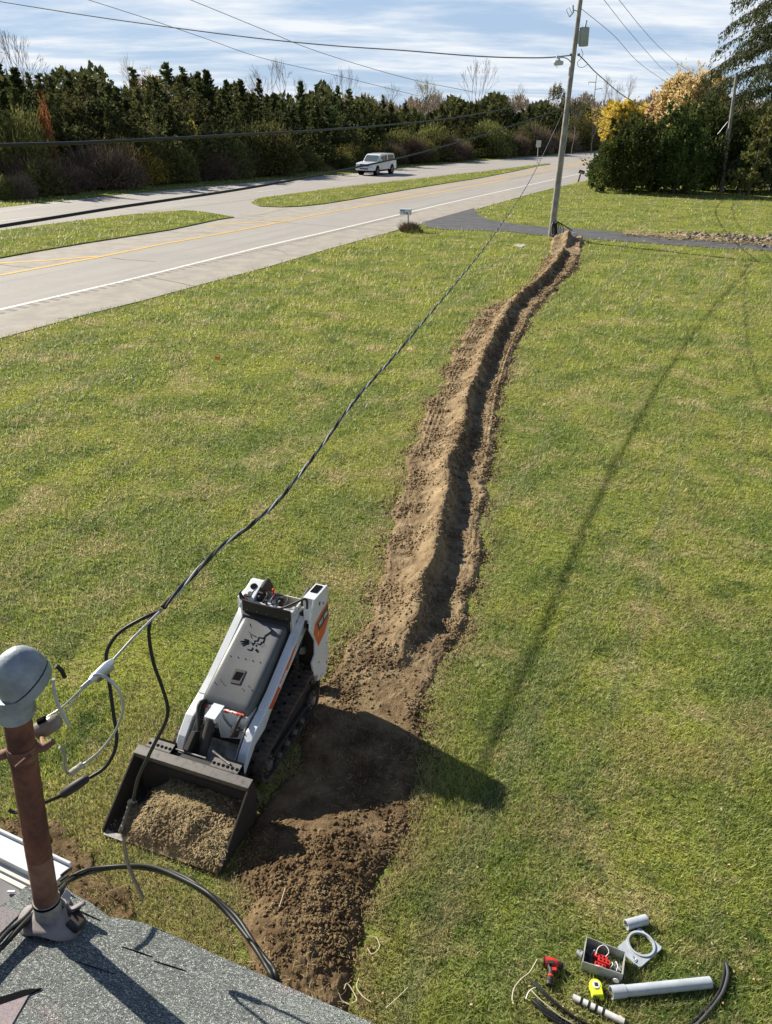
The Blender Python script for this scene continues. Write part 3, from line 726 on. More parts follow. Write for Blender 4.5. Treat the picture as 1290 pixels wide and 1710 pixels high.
def leafy(P, D, m, seed, k=3, size=.012, jit=.03):
    r = np.random.RandomState(seed); P = np.repeat(P, k, 0) + r.normal(size=(len(P) * k, 3)) * jit; D = np.repeat(D, k, 0) + r.normal(size=P.shape) * .9
    s = size * r.uniform(.6, 1.4, len(P)); Vv, F = sprays(P, D, s * 1.3, s * .5, r)
    rnd = np.repeat(np.clip(.7 * r.rand(len(P)) + .3 * fbm(P[:, 0] * 12 + 5, P[:, 2] * 12, 2), 0, 1), 4)
    return mesh_only('leaves', Vv, F, m, rnd)
def shrub_mesh(seed, m, n=2600, leafsize=.05, twig=.5, dome=.75):
    """dome of thin twigs and small leaves, unit radius about 1, height about 1"""
    r = np.random.RandomState(seed); vs = []; fs = []; c = 0; cols = []
    nt = int(n * twig)
    for i in range(nt):
        a = r.rand() * 6.283; t = r.rand() ** .7; lean = t * 1.15; l = r.uniform(.55, 1.05) * (1 - .25 * t)
        p = np.array([math.cos(a) * r.rand() * .55, math.sin(a) * r.rand() * .55, 0.02 + r.rand() * .25]); d = np.array([math.cos(a) * math.sin(lean), math.sin(a) * math.sin(lean), math.cos(lean)])
        q1 = p + d * l * .5 + r.normal(size=3) * .05; q2 = p + d * l + r.normal(size=3) * .09 - np.array([0, 0, .12 * t])
        w = np.cross(d, r.normal(size=3)); w /= np.linalg.norm(w) + 1e-9; w0 = .009
        vs += [p - w * w0, p + w * w0, q1 + w * w0 * .8, q1 - w * w0 * .8, q2 + w * w0 * .4, q2 - w * w0 * .4]
        fs += [(c, c + 1, c + 2, c + 3), (c + 3, c + 2, c + 4, c + 5)]; c += 6; cols += [r.rand()] * 6
    k = n * 2; th = np.arccos(r.rand(k) * 1.0); a = r.rand(k) * 6.283; rad = (.55 + .45 * r.rand(k) ** .5) * (.7 + .6 * fbm(a * 1.3 + seed, th * 2, 3))
    P = np.stack([np.cos(a) * np.sin(th) * rad, np.sin(a) * np.sin(th) * rad, .08 + np.cos(th) * rad * dome * 1.1], 1)
    D = P + r.normal(size=P.shape) * .8; s = leafsize * r.uniform(.5, 1.3, k)
    V2, F2 = sprays(P, D, s * 1.4, s * .45, r)
    V_ = np.concatenate([np.array(vs), V2]); F_ = np.concatenate([np.array(fs), F2 + len(vs)])
    rnd = np.concatenate([np.array(cols) * .9, np.repeat(np.clip(r.rand(k) * .7 + .3 * fbm(P[:, 0] * 5, P[:, 2] * 5, 2), 0, 1), 4)])
    return mesh_only('shrub', V_, F_, m, rnd)
SH_BROWN = [shrub_mesh(s, m_brownbr, 2600, .032, .8) for s in (21, 22, 23)]
SH_OLIVE = [shrub_mesh(s, m_olive, 2400, .05, .35, .95) for s in (24, 25, 26)]
SH_YEL = [shrub_mesh(s, m_yellow, 900, .05, .3, .9) for s in (27,)]
SH_RUST = [shrub_mesh(28, m_rust, 1200, .05, .3, 1.1)]

# silhouette of the wood across the highway (sight line -> height of the tree tops)
TOPS = [(-400, 90), (-200, 110), (0, 112), (25, 108), (60, 118), (100, 130), (130, 112), (165, 104), (190, 108), (215, 128), (240, 122), (262, 122), (298, 106), (325, 124), (360, 128), (385, 140), (412, 138), (440, 140), (470, 150),
        (500, 150), (540, 138), (570, 158), (600, 162), (625, 156), (660, 172), (690, 178), (720, 178), (735, 172), (770, 160), (800, 155), (835, 150), (852, 168), (880, 170), (905, 160), (925, 165), (950, 178), (980, 176), (1010, 172), (1100, 165)]
BASE = [(-500, 393), (0, 341), (220, 317), (440, 296), (560, 286), (667, 276), (740, 270), (900, 257.5), (985, 251), (1040, 245), (1150, 235)]
def topv(u): return float(np.interp(u, [a[0] for a in TOPS], [a[1] for a in TOPS]))
def basev(u): return float(np.interp(u, [a[0] for a in BASE], [a[1] for a in BASE]))
def in_wood(u, back, vtop):
    """a stem in the wood: ground point `back` metres beyond the verge on sight line u, height so that the top reaches vtop"""
    g = G(u, basev(u)); d = np.array([g[0], g[1]]); dl = np.linalg.norm(d); f = (dl + back) / dl
    X, Y = g[0] * f, g[1] * f; top = atY(u, vtop, Y); return X, Y, max(top[2], 1.2)
MARKS = [(10, 'the leafless tree at the left edge'), (72, 'the fan shaped bare tree'), (95, 'the rust orange sapling'), (160, 'the tallest cedars at the left'), (205, 'the sparse yellow shrub'), (255, 'the thin bare treetop'), (300, 'the tan bare treetop'), (328, 'the bright yellow slender shrub'),
         (400, 'the end of the left median'), (470, 'the bare rounded tree'), (500, 'the tan earth bank'), (540, 'the gap left of the pickup'), (572, 'the slender forked bare tree'), (632, 'the white pickup'), (697, 'the thin pale leaved tree'), (740, 'the low dip in the skyline'), (787, 'the tallest bare tree'), (845, 'the small bare tree'), (885, 'the rectangular road sign'), (922, 'the pale leafed tree'), (945, 'the utility pole'), (957, 'the diamond sign'), (990, 'the steel pylon'), (1030, 'the golden yellow tree')]
USED = {}
def where(u):
    m = min(MARKS, key=lambda a: abs(a[0] - u)); d = u - m[0]
    rel = 'left of' if d < -7 else ('right of' if d > 7 else 'in line with')
    return (rel + ' ' + m[1]) if abs(d) < 60 else ('beyond the left edge of view' if u < 0 else 'beyond the golden yellow tree')
rt = random.Random(41)
def cedars(n, back0, back1, u0, u1, dv, lab, grp, wmin=.95, wmax=1.5, mix=.15):
    for i in range(n):
        u = u0 + (u1 - u0) * (i + rt.random()) / n; back = rt.uniform(back0, back1)
        X, Y, hz = in_wood(u, back, topv(u) + rt.uniform(*dv)); me = rt.choice(CED2 if rt.random() < mix else CED); w = rt.uniform(wmin, wmax) * max(hz, 5.5)
        tree_thing('cedar_tree', me[0], me[1], (X, Y, -.05), (w, w, hz), rt.random() * 6.28, lab + ' ' + where(u), 'tree', grp)
cedars(52, 16, 26, -60, 1010, (-14, 28), 'tall skyline cedar', 'tall cedars along the skyline of the wood')
cedars(54, 9, 15, -80, 1040, (10, 44), 'middle row cedar', 'cedars in the middle of the wood')
cedars(34, 4.5, 8, 180, 1000, (52, 82), 'small front row cedar', 'small cedars along the front of the wood', mix=.65)
# far mass of the wood, bare crowns that read as one haze
def far_wood():
    r = np.random.RandomState(9); n = 42000
    u = r.uniform(-500, 1500, n); X = []; P = np.zeros((n, 3))
    for i in range(n):
        d = 1.0
        g = G(u[i], basev(min(u[i], 1150))); f = (np.linalg.norm(g[:2]) + 20 + 26 * r.rand()) / np.linalg.norm(g[:2]); Y = g[1] * f
        top = atY(u[i], topv(min(u[i], 1000)) + 16 + 9 * math.sin(u[i] * .09) + 6 * math.sin(u[i] * .031), Y)[2]
        P[i] = (g[0] * f, Y, top * (r.rand() ** .7))
    s = r.uniform(.18, .5, n) * (P[:, 1] / 80); D = r.normal(size=(n, 3)) + np.array([0, 0, .8])
    Vv, F = sprays(P, D, s * 1.6, s * .5, r)
    o = npmesh('far_wood', Vv, F, m_cedar, attrs={'rnd': np.repeat(r.rand(n) * .8, 4)}); tag(o, 'dense dark depth of the wood behind the cedars', 'woodland', kind='stuff')
    n = 26000; u = r.uniform(560, 1300, n); P = np.zeros((n, 3)); 
    for i in range(n):
        g = G(u[i], 240); f = 260 / g[1]; Y = 260 + 40 * r.rand(); tp = 172 + 7 * math.sin(u[i] * .05) + 5 * math.sin(u[i] * .17 + 1); top = atY(u[i], tp + 16 * (r.rand() ** 2 - .2), Y)
        P[i] = (top[0], Y, top[2] * r.rand() ** .6)
    s = r.uniform(.4, .9, n); D = r.normal(size=(n, 3)) * .5 + np.array([0, 0, 1.]); Vv, F = sprays(P, D, s * 2.2, s * .25, r)
    o = npmesh('far_wood', Vv, F, m_brownbr, attrs={'rnd': np.repeat(.3 + r.rand(n) * .7, 4)}); tag(o, 'hazy brown line of leafless far woods on the horizon', 'woodland', kind='stuff')
far_wood()
# brush in front of the wood
def shrubs(n, u0, u1, meshes, hv, b0, b1, lab, grp, cat='shrub', squash=1.):
    for i in range(n):
        u = u0 + (u1 - u0) * (i + rt.random()) / n; back = rt.uniform(b0, b1)
        X, Y, hz = in_wood(u, back, basev(u) - rt.uniform(*hv)); e = empty('shrub', (X, Y, -.05), rt.random() * 6.28, lab + ' ' + where(u), cat, grp)
        hz = max(hz, .8); e.scale = (hz * .8 * squash, hz * .8 * squash, hz * .95)
        o = bpy.data.objects.new('twigs', rt.choice(meshes)); COL.objects.link(o); o.parent = e
shrubs(23, -18, 235, SH_BROWN + SH_BROWN + SH_OLIVE[:1], (38, 96), 2.5, 9, 'brown leafless brush', 'brown brush along the wood edge')
shrubs(12, 225, 460, SH_OLIVE, (40, 92), 3, 8, 'olive green brush', 'olive brush along the wood edge')
shrubs(9, 300, 470, SH_BROWN, (35, 70), 2.5, 6, 'brown leafless brush', 'brown brush along the wood edge')
shrubs(22, 500, 960, SH_OLIVE, (22, 62), 2.5, 8, 'olive green brush', 'olive brush along the wood edge')
shrubs(24, 600, 1040, SH_BROWN, (20, 52), 1.5, 7, 'brown leafless brush', 'brown brush along the wood edge')
def one(u, v_top, back, me, name, lab, cat, ws=.6, part='leaves', zb=0.):
    X, Y, hz = in_wood(u, back, v_top); e = empty(name, (X, Y, zb - .05), rt.random() * 6, lab, cat); e.scale = (hz * ws, hz * ws, hz * .95)
    o = bpy.data.objects.new(part, me); COL.objects.link(o); o.parent = e; return e
one(95, 192, 6, SH_RUST[0], 'rusty_sapling', 'rust orange sapling against the dark cedars at the left', 'tree', .12)
one(55, 192, 7, SH_OLIVE[0], 'olive_shrub', 'yellow green shrub at the far left of the wood', 'shrub', .5)
one(205, 225, 5, SH_YEL[0], 'yellow_shrub', 'sparse yellow shrub behind the brown brush', 'shrub', .5)
one(245, 248, 3.5, SH_YEL[0], 'yellow_shrub', 'low yellow shrub at the edge of the brown brush', 'shrub', .7)
one(328, 200, 5, SH_YEL[0], 'yellow_shrub', 'bright yellow slender shrub in the left part of the wood', 'shrub', .14)
one(478, 248, 5, SH_YEL[0], 'yellow_shrub', 'bright yellow shrub above the pale tan bank', 'shrub', .5)
one(575, 242, 6, SH_YEL[0], 'yellow_shrub', 'dull yellow shrub just left of the pickup', 'shrub', .9)
one(985, 186, 16, SH_YEL[0], 'yellow_shrub', 'mottled yellow shrub behind the diamond sign', 'shrub', .9)
one(1010, 196, 10, SH_OLIVE[1], 'olive_shrub', 'broad olive shrub behind the diamond sign', 'shrub', .9)
# pale bank of bare earth by the pickup
bk = []
for u, v in ((438, 297), (470, 270), (500, 284), (545, 288), (560, 290)): bk.append(v)
P0 = G(505, 291); 
def bank():
    x = np.linspace(-1, 1, 50); y = np.linspace(-1, 1, 40); X, Y = np.meshgrid(x, y); z = np.clip(1 - X ** 2 - Y ** 2, 0, 1) ** .8 * (1.0 + .5 * fbm(X * 3 + 9, Y * 3, 4)) - .1
    c = G(497, 288); i = (np.arange(39)[:, None] * 50 + np.arange(49)[None]).ravel()
    vx = c[0] + .3 + X * 4.6 + Y * 1.3; vy = c[1] + 5.0 + Y * 4.0 + X * 6.0
    o = npmesh('earth_bank', np.stack([vx, vy, z * 1.0], -1).reshape(-1, 3), np.stack([i, i + 1, i + 51, i + 50], 1), mat('dry_bank', (.40, .31, .18), .95, col2=(.22, .19, .09), vscale=1.2), smooth=True); o['kind'] = 'structure'
bank()
# bare trees standing over the wood
for i, (u, vt, bk_, wd, j) in enumerate(((10, 48, 26, .34, 1), (72, 42, 24, .42, 0), (112, 100, 30, .5, 2), (255, 86, 30, .30, 3), (275, 108, 22, .5, 2), (330, 118, 34, .5, 0), (398, 128, 36, .5, 2), (440, 118, 36, .5, 3),
        (470, 95, 26, .45, 0), (510, 125, 34, .4, 1), (572, 108, 27, .38, 1), (640, 135, 36, .45, 3), (697, 125, 26, .55, 2), (720, 150, 36, .6, 0), (787, 92, 27, .45, 1), (845, 135, 24, .42, 3), (868, 158, 36, .6, 2), (960, 150, 30, .6, 0))):
    X, Y, hz = in_wood(u, bk_, vt); me, P, D = BARE[j]
    lab = {72: 'tall bare tree with a fan of fine twigs at the far left skyline', 10: 'leafless tree at the left edge of the skyline', 470: 'bare rounded tree standing above the middle of the wood', 787: 'tallest bare tree above the wood left of the utility pole',
           572: 'slender forked bare tree on the skyline above the pickup', 697: 'thin tree with a few pale leaves on the skyline right of the pickup', 845: 'small bare tree between the tallest bare tree and the utility pole', 255: 'thin bare treetop poking out above the left cedars'}.get(u, 'leafless grey tree ' + where(u))
    e = empty('bare_tree', (X, Y, 0), rt.random() * 6, lab, 'tree', 'bare trees behind the cedars'); e.scale = (hz * wd * 1.6, hz * wd * 1.6, hz)
    o = bpy.data.objects.new('branches', me); COL.objects.link(o); o.parent = e
    if u in (697, 275):
        lm = leafy(P[P[:, 2] > .35], D[P[:, 2] > .35], m_pale if u == 697 else m_gold, 3, 1, .011, .012); o = bpy.data.objects.new('leaves', lm); COL.objects.link(o); o.parent = e
# leafy pale tree just left of the pole
X, Y, hz = in_wood(922, 20, 138); e = empty('pale_leafed_tree', (X, Y, 0), 1, 'tall grey green tree with sparse pale leaves beside the utility pole', 'tree'); e.scale = (hz * .42, hz * .42, hz)
me, P, D = BARE[1]; o = bpy.data.objects.new('branches', me); COL.objects.link(o); o.parent = e
o = bpy.data.objects.new('leaves', leafy(P, D, m_pale, 5, 2, .020, .02)); COL.objects.link(o); o.parent = e

# ---- right side: evergreens, spruce, autumn trees
def crown_blob(name, seed, m, lobes, n, leaf, droop=0., parent=None, shell=.55):
    """foliage spread through a union of ellipsoid lobes (cx,cy,cz,rx,ry,rz)"""
    r = np.random.RandomState(seed); P = []; D = []; S = []
    vol = np.array([l[3] * l[4] * l[5] for l in lobes]) ** .67; vol /= vol.sum()
    for l, f in zip(lobes, vol):
        k = int(n * f); # clustered: choose branch clumps in the lobe, sprays around each
        nc = max(6, k // 26); q = r.normal(size=(nc, 3)); q /= np.linalg.norm(q, axis=1, keepdims=True); rad = (shell + (1 - shell) * r.rand(nc, 1)) * (1 + .16 * r.normal(size=(nc, 1)))
        cen = q * rad; idx = r.randint(0, nc, k); off = r.normal(size=(k, 3)) * .085
        p = cen[idx] * (.72 + .28 * r.rand(k, 1) ** .5) + off; d = q[idx] + r.normal(size=(k, 3)) * .5 + np.array([0, 0, .35 - droop])
        p = p * np.array(l[3:6]) + np.array(l[:3]); P.append(p); D.append(d); S.append(np.full(k, leaf))
    P = np.concatenate(P); D = np.concatenate(D); S = np.concatenate(S) * r.uniform(.6, 1.4, len(P)); k_ = P[:, 2] > .03; P, D, S = P[k_], D[k_], S[k_]
    Vv, F = sprays(P, D, S * 1.5, S * .38, r)
    cl = fbm(P[:, 0] * .8 + 7, P[:, 2] * .9 + P[:, 1] * .3, 3)
    rnd = np.repeat(np.clip(r.rand(len(P)) * .55 + .9 * (cl - .25), 0, 1), 4)
    o = npmesh(name, Vv, F, m, parent, attrs={'rnd': rnd}); return o
def stem(h, r0, parent, seed=1, nb=6, spread=1.2):
    rr = np.random.RandomState(seed); b = MB(); pts = [(rr.normal() * .05 * i, rr.normal() * .05 * i, h * i / 6) for i in range(7)]
    b.tube(pts, [r0 * (1 - .12 * i) for i in range(7)], 8)
    for i in range(nb):
        z = h * rr.uniform(.2, .9); a = rr.rand() * 6.28; l = spread * rr.uniform(.7, 1.2)
        b.tube([(0, 0, z), (math.cos(a) * l * .5, math.sin(a) * l * .5, z + l * .35), (math.cos(a) * l, math.sin(a) * l, z + l * .5)], [r0 * .4, r0 * .25, r0 * .1], 5)
    return b.build('trunk', m_bark, parent, smooth=60)
def pxm(u, v, Y): return atY(u, v, Y)
# bushy evergreens: A (left), B (middle), C (behind pole), D lower right
def evergreen(u, vb, vt, halfw, seed, lab, n=15000, lobes=None, back=0., m=None, leaf=.145):
    g = G(u, vb); Y = g[1] + back; t = atY(u, vt, Y); hz = t[2]; X = t[0]; w = halfw * Y / 1290 * 1.03
    e = empty('evergreen_bush', (X, Y, 0), 0, lab, 'evergreen'); r = np.random.RandomState(seed)
    if lobes is None:
        lobes = [(0, 0, hz * .34, w * .88, w * .8, hz * .36), (0, .1, hz * .62, w * .45, w * .5, hz * .32)]
        for i in range(18):
            a = r.uniform(0, 6.28); ro = math.sqrt(r.rand()); hi_ = hz * (1 - .42 * ro ** 1.6) * r.uniform(.78, 1.02); lobes.append((math.cos(a) * ro * w * .82, math.sin(a) * ro * w * .7, hi_ * .56, w * .17, w * .17, hi_ * .46))
        for i in range(7):
            a = r.uniform(0, 6.28); lobes.append((math.cos(a) * w * .8, math.sin(a) * w * .6, hz * r.uniform(.12, .4), w * .26, w * .26, hz * .13))
        for i in range(5):
            a = r.uniform(-1, 1); lobes.append((a * w * .5, r.uniform(-1, 1), hz * r.uniform(.75, .88), w * .13, w * .13, hz * .14))
    crown_blob('crown', seed, m or m_yew, lobes, int(n * 2.0), leaf, parent=e); stem(hz * .6, .16, e, seed); return e
evergreen(1062, 320, 186, 62, 51, 'dark bushy evergreen nearest the road, its left branches hanging over the pavement', 17000)
evergreen(1018, 312, 236, 26, 52, 'low evergreen with drooping tips beside the grey post', 5000, back=1)
evergreen(1100, 321, 196, 34, 53, 'dark evergreen between the two large bushes', 8000, back=3.5)
evergreen(1152, 322, 168, 50, 54, 'large dark green evergreen with light green spray left of the leaning pole', 16000)
evergreen(1205, 322, 160, 44, 55, 'black green evergreen right behind the leaning pole', 12000, back=3)
evergreen(1262, 323, 175, 62, 56, 'broad dark evergreen at the right edge under the spruce', 14000, back=2.0)
evergreen(1325, 324, 160, 60, 57, 'dark evergreen beyond the right edge of the lawn', 9000, back=3)
# yellow-green vine leaves on the right bush
for (u, v, w_, h_, sd) in ((1275, 258, 22, 20, 1), (1250, 300, 30, 16, 2), (1285, 215, 16, 30, 3)):
    p = atY(u, v, 68.5); e = empty('leafy_sapling', (p[0], 69.3, 0), 0, ['yellow green sapling in front of the right evergreen', 'low yellowish undergrowth at the foot of the right evergreen', 'pale leafed sapling against the spruce at the right edge'][sd - 1], 'sapling')
    crown_blob('leaves', 60 + sd, m_olive, [(0, .3, p[2], w_ / 19, .9, h_ / 19)], 700, .17, parent=e)
    MB().tube([(0, .4, 0), (.1, .3, p[2] * .5), (0, .3, p[2] + .5)], [.05, .035, .015], 5).build('stem', m_bark, e)
# big spruce at right edge
def spruce(u, Y, top, R, seed, lab, nb=380, n_per=560):
    X = atY(u, 300, Y)[0]; e = empty('spruce_tree', (X, Y, 0), 0, lab, 'tree'); r = np.random.RandomState(seed)
    P = []; D = []; S = []; bm_ = MB()
    for b in range(nb):
        t = (b + r.rand()) / nb; z0 = top * (.08 + .9 * t); z0 = round(z0 / 1.7) * 1.7 + r.normal() * .14; t = min(.98, max(.0, (z0 / top - .08) / .9)); L = R * (1 - t) ** .75 * r.uniform(.7, 1.15) + .4; a = b * 2.399 + r.normal() * .2
        k = int(n_per * (.35 + L / R)); f = r.rand(k) ** .7
        ca, sa = math.cos(a), math.sin(a)
        zc = z0 + .10 * L * f - .46 * L * f ** 2
        side = r.normal(size=k) * (.05 + .14 * f * (1 - f) * 3) * L * .30; hang = -np.abs(r.normal(size=k)) * .42 * (.35 + f)
        P.append(np.stack([ca * L * f - sa * side, sa * L * f + ca * side, zc + hang], 1))
        D.append(np.stack([ca * .35 + r.normal(size=k) * .35, sa * .35 + r.normal(size=k) * .35, -np.ones(k) * 1.1 + r.normal(size=k) * .35], 1)); S.append(np.full(k, .150))
        bm_.tube([(0, 0, z0), (ca * L * .5, sa * L * .5, z0 - .065 * L), (ca * L * .95, sa * L * .95, z0 - .32 * L)], [.06, .035, .012], 4, cap=False)
    P = np.concatenate(P); D = np.concatenate(D); S = np.concatenate(S) * r.uniform(.6, 1.5, len(P)); Vv, F = sprays(P, D, S * 1.5, S * .26, r)
    npmesh('crown', Vv, F, m_spruce, e, attrs={'rnd': np.repeat(np.clip(r.rand(len(P)) * .8 + .2 * fbm(P[:, 0], P[:, 2], 2), 0, 1), 4)})
    bm_.build('branches', m_bark, e, fix=False); MB().tube([(0, 0, 0), (0, 0, top * .5), (0, 0, top * .98)], [.34, .2, .03], 9).build('trunk', m_bark, e, smooth=60); return e
spruce(1292, 77.5, 40, 8.6, 71, 'tall spruce with drooping branches filling the upper right corner')
# autumn trees behind
def autumn(name, u, vt, Y, halfw, vlow, m, seed, lab, n, leaf=.30, thin=.0, lobes_n=14):
    t = atY(u, vt, Y); lo = atY(u, vlow, Y)[2]; hz = t[2]; w = halfw * Y / 1290; e = empty(name, (t[0], Y, 0), 0, lab, 'tree'); r = np.random.RandomState(seed)
    c = (hz + lo) / 2; hh = (hz - lo) / 2; lobes = [(0, 0, c, w * .8, w * .8, hh * .85)]
    for i in range(lobes_n):
        a = r.rand() * 6.28; q = r.uniform(-.8, .8); k = math.sqrt(1 - q * q); lobes.append((math.cos(a) * w * .65 * k, math.sin(a) * w * .65 * k, c + q * hh * .75, w * .30, w * .30, hh * .26))
    crown_blob('crown', seed, m, lobes, n, leaf, parent=e, shell=.35); stem(lo + hh, .2, e, seed, 9, w * .7); return e
autumn('autumn_tree', 1168, 106, 97, 58, 268, m_gold, 81, 'tall peach and gold autumn tree behind the evergreens', 42000, .20)
autumn('autumn_tree', 1118, 150, 99, 34, 262, m_gold, 83, 'golden lower tree between the peach tree and the yellow willow', 9000, .24)
autumn('yellow_tree', 1062, 162, 104, 62, 250, m_yellow, 82, 'rounded golden yellow tree behind the left evergreen', 15000, .24)
autumn('autumn_tree', 1212, 160, 93, 14, 190, m_rust, 84, 'small patch of orange red foliage beside the leaning pole', 900, .2)
for i, (u, vt, wd, j) in enumerate(((1022, 122, .40, 0), (1060, 118, .44, 2), (1040, 140, .5, 3), (1092, 146, .5, 1), (1140, 150, .5, 0), (1000, 158, .6, 2), (965, 168, .5, 3))):
    p = atY(u, vt, 150); me, P, D = BARE[j]; e = empty('bare_tree', (p[0], 150, 0), i * 1.3, ['left one of the two tall bare trees behind the yellow tree', 'right one of the two tall bare trees behind the yellow tree', 'low bare tree between the two tall bare ones', 'bare crown left of the peach tree', 'bare tree hidden behind the peach tree', 'bare tree beside the steel power pylon', 'faint bare tree left of the steel power pylon'][i], 'tree', 'bare trees behind the yellow tree')
    e.scale = (p[2] * wd * 1.3, p[2] * wd * 1.3, p[2]); o = bpy.data.objects.new('branches', me); COL.objects.link(o); o.parent = e
shrubs(8, 960, 1050, SH_OLIVE, (30, 62), 8, 20, 'olive green brush', 'olive brush along the wood edge')
# ------------------------------------------------------------------ mini track loader
MA = math.radians(19.6); mB = np.array([math.sin(MA), math.cos(MA), 0]); mR = np.array([math.cos(MA), -math.sin(MA), 0]); mO = np.array([-1.752, 4.252, 0])
def W2L(p): d = np.array(p) - mO; return (float(d @ mR), float(d @ mB), float(d[2]))
def onL(u, v, p, n):
    """sight line meets a plane given in machine coordinates; result in machine coordinates"""
    pw = mO + mR * p[0] + mB * p[1] + np.array([0, 0, p[2]]); nw = mR * n[0] + mB * n[1] + np.array([0, 0, n[2]]); return W2L(onplane(u, v, pw, nw))
def z1(x, y): return (160 + x * .3411, 930 + y * .3411)
def z2(x, y): return (390 + x * .13953, 940 + y * .13953)
def z8(x, y): return (500 + x * .1111, 960 + y * .1111)
m_mwhite = mat('machine_white_paint', (.62, .64, .65), .35, col2=(.48, .48, .455), vscale=5, thr=(.30, .44), coat=.3)
m_mdirty = mat('dusty_white_paint', (.46, .45, .41), .7, col2=(.20, .165, .12), vscale=9, thr=(.36, .60))
m_mblack = mat('black_steel', (.010, .010, .011), .55, col2=(.035, .030, .026), vscale=12, thr=(.58, .80), spec=.3)
m_hood = mat('charcoal_plastic_hood', (.070, .076, .081), .42, col2=(.088, .092, .094), vscale=6, thr=(.42, .68), bump=.12, bscale=180)
m_rub = mat('muddy_rubber', (.030, .027, .025), .85, col2=(.105, .078, .055), vscale=7, thr=(.40, .66), bump=.5, bscale=60)
m_steel = mat('worn_grey_steel', (.30, .30, .30), .45, .6, col2=(.20, .17, .14), vscale=14)
m_rail = mat('scuffed_dark_steel', (.055, .056, .058), .5, .3, col2=(.12, .11, .10), vscale=22, thr=(.50, .70))
m_orange = mat('orange_red_decal', (.58, .095, .025), .4)
m_ddark = mat('charcoal_decal', (.045, .03, .028), .4)
m_txt = mat('white_lettering', (.75, .75, .75), .5)
m_red = mat('red_plastic', (.55, .03, .025), .4)
m_chrome = mat('polished_rod', (.65, .65, .66), .2, 1.)
m_logo = mat('black_and_recess_shade', (.006, .006, .007), .95, spec=.05)  # flat black; on the hood emblem it paints recess shade
m_glossblk = mat('gloss_black', (.012, .012, .013), .25)

ldr = empty('track_loader', mO, -MA, 'white mini track loader with charcoal hood and earth filled bucket beside the trench', 'loader')
# --- bucket
bw = .548
bk_ = empty('bucket', (0, 0, 0)); bk_.parent = ldr
side = [(0.0, .012), (-.005, .055), (.50, .44), (.56, .455), (.60, .30), (.585, .06), (.56, .012)]
for s in (-1, 1):
    MB().prism(side, s * bw - .008, s * bw + .008, 'x').build('side_plate', m_mblack, bk_, bevel=.002)
MB().box((0, .27, .018), (2 * bw, .54, .014)).build('floor_plate', m_mblack, bk_)
MB().prism([(.53, .012), (.57, .012), (.60, .27), (.56, .44), (.545, .44), (.575, .27)], -bw, bw, 'x').build('back_plate', m_mblack, bk_)
MB().prism([(.495, .435), (.575, .452), (.575, .462), (.492, .447)], -bw - .004, bw + .004, 'x').prism([(.488, .447), (.496, .449), (.500, .400), (.492, .400)], -bw, bw, 'x').build('top_rail', m_rail, bk_, bevel=.002)
MB().box((-.42, -.004, .024), (.22, .05, .014)).box((.08, -.004, .02), (.80, .03, .010), 1).build('cutting_edge', [m_steel, m_mblack], bk_)
# earth in the bucket
def bucket_earth():
    x = np.linspace(-bw + .009, bw - .009, 150); y = np.linspace(-.02, .56, 84); X, Y = np.meshgrid(x, y)
    n = fbm(X * 6 + 3, Y * 6, 4); n2 = fbm(X * 24, Y * 24, 3)
    z = .04 + .15 * np.clip((Y + .03) / .30, 0, 1) ** .8 * (.72 + .55 * n) + .03 * (n2 - .4) + .05 * np.exp(-((X - .12) ** 2 / .05 + (Y - .25) ** 2 / .03))
    left = np.clip((X + .46) / .22 + .25 * (n - .5), 0, 1); z = .022 + (z - .022) * (left ** 1.3) * np.clip((Y + .035) / .06 + (n - .5), 0.02, 1)
    z = np.minimum(z, .37)
    i = (np.arange(83)[:, None] * 150 + np.arange(149)[None]).ravel()
    o = npmesh('earth_load', np.stack([X, Y, z], -1).reshape(-1, 3), np.stack([i, i + 1, i + 151, i + 150], 1), m_soil_dry, smooth=True)
    r = np.random.RandomState(2); n = 5200; cx = r.uniform(-.44, .53, n); cy = r.uniform(-.02, .53, n); iy = np.clip(((cy + .02) / .58 * 83).astype(int), 0, 83); ix = np.clip(((cx + bw - .009) / (2 * bw - .018) * 149).astype(int), 0, 149)
    cz = z[iy, ix]; s = .004 + .012 * r.rand(n) ** 2.5; k = (cz > .035)
    c2 = clods('clods', cx[k], cy[k], cz[k] + s[k] * .3, s[k], m_clod_dry, 9)
    n = 2600; cx = r.uniform(-.25, .52, n); cy = r.uniform(.0, .5, n); k = fbm(cx * 5 + 3, cy * 5, 3) > .47; cx, cy = cx[k], cy[k]
    iy = np.clip(((cy + .02) / .58 * 83).astype(int), 0, 83); ix = np.clip(((cx + bw - .009) / (2 * bw - .018) * 149).astype(int), 0, 149)
    st = straws('turf_fibres', cx, cy, z[iy, ix] + .004, .02 + .05 * r.rand(len(cx)), .0020, m_straw, 12, None)
    if 'kind' in st: del st['kind']
    return o, c2, st
el, ec, es = bucket_earth()
for k_ in ('label', 'category'):
    if k_ in es: del es[k_]
el.location = ldr.location; el.rotation_euler = ldr.rotation_euler
tag(el, 'heap of loose earth and torn turf filling the loader bucket', 'earth')
ec.parent = el; es.parent = el; ec['kind'] = 'stuff'; es['kind'] = 'stuff'
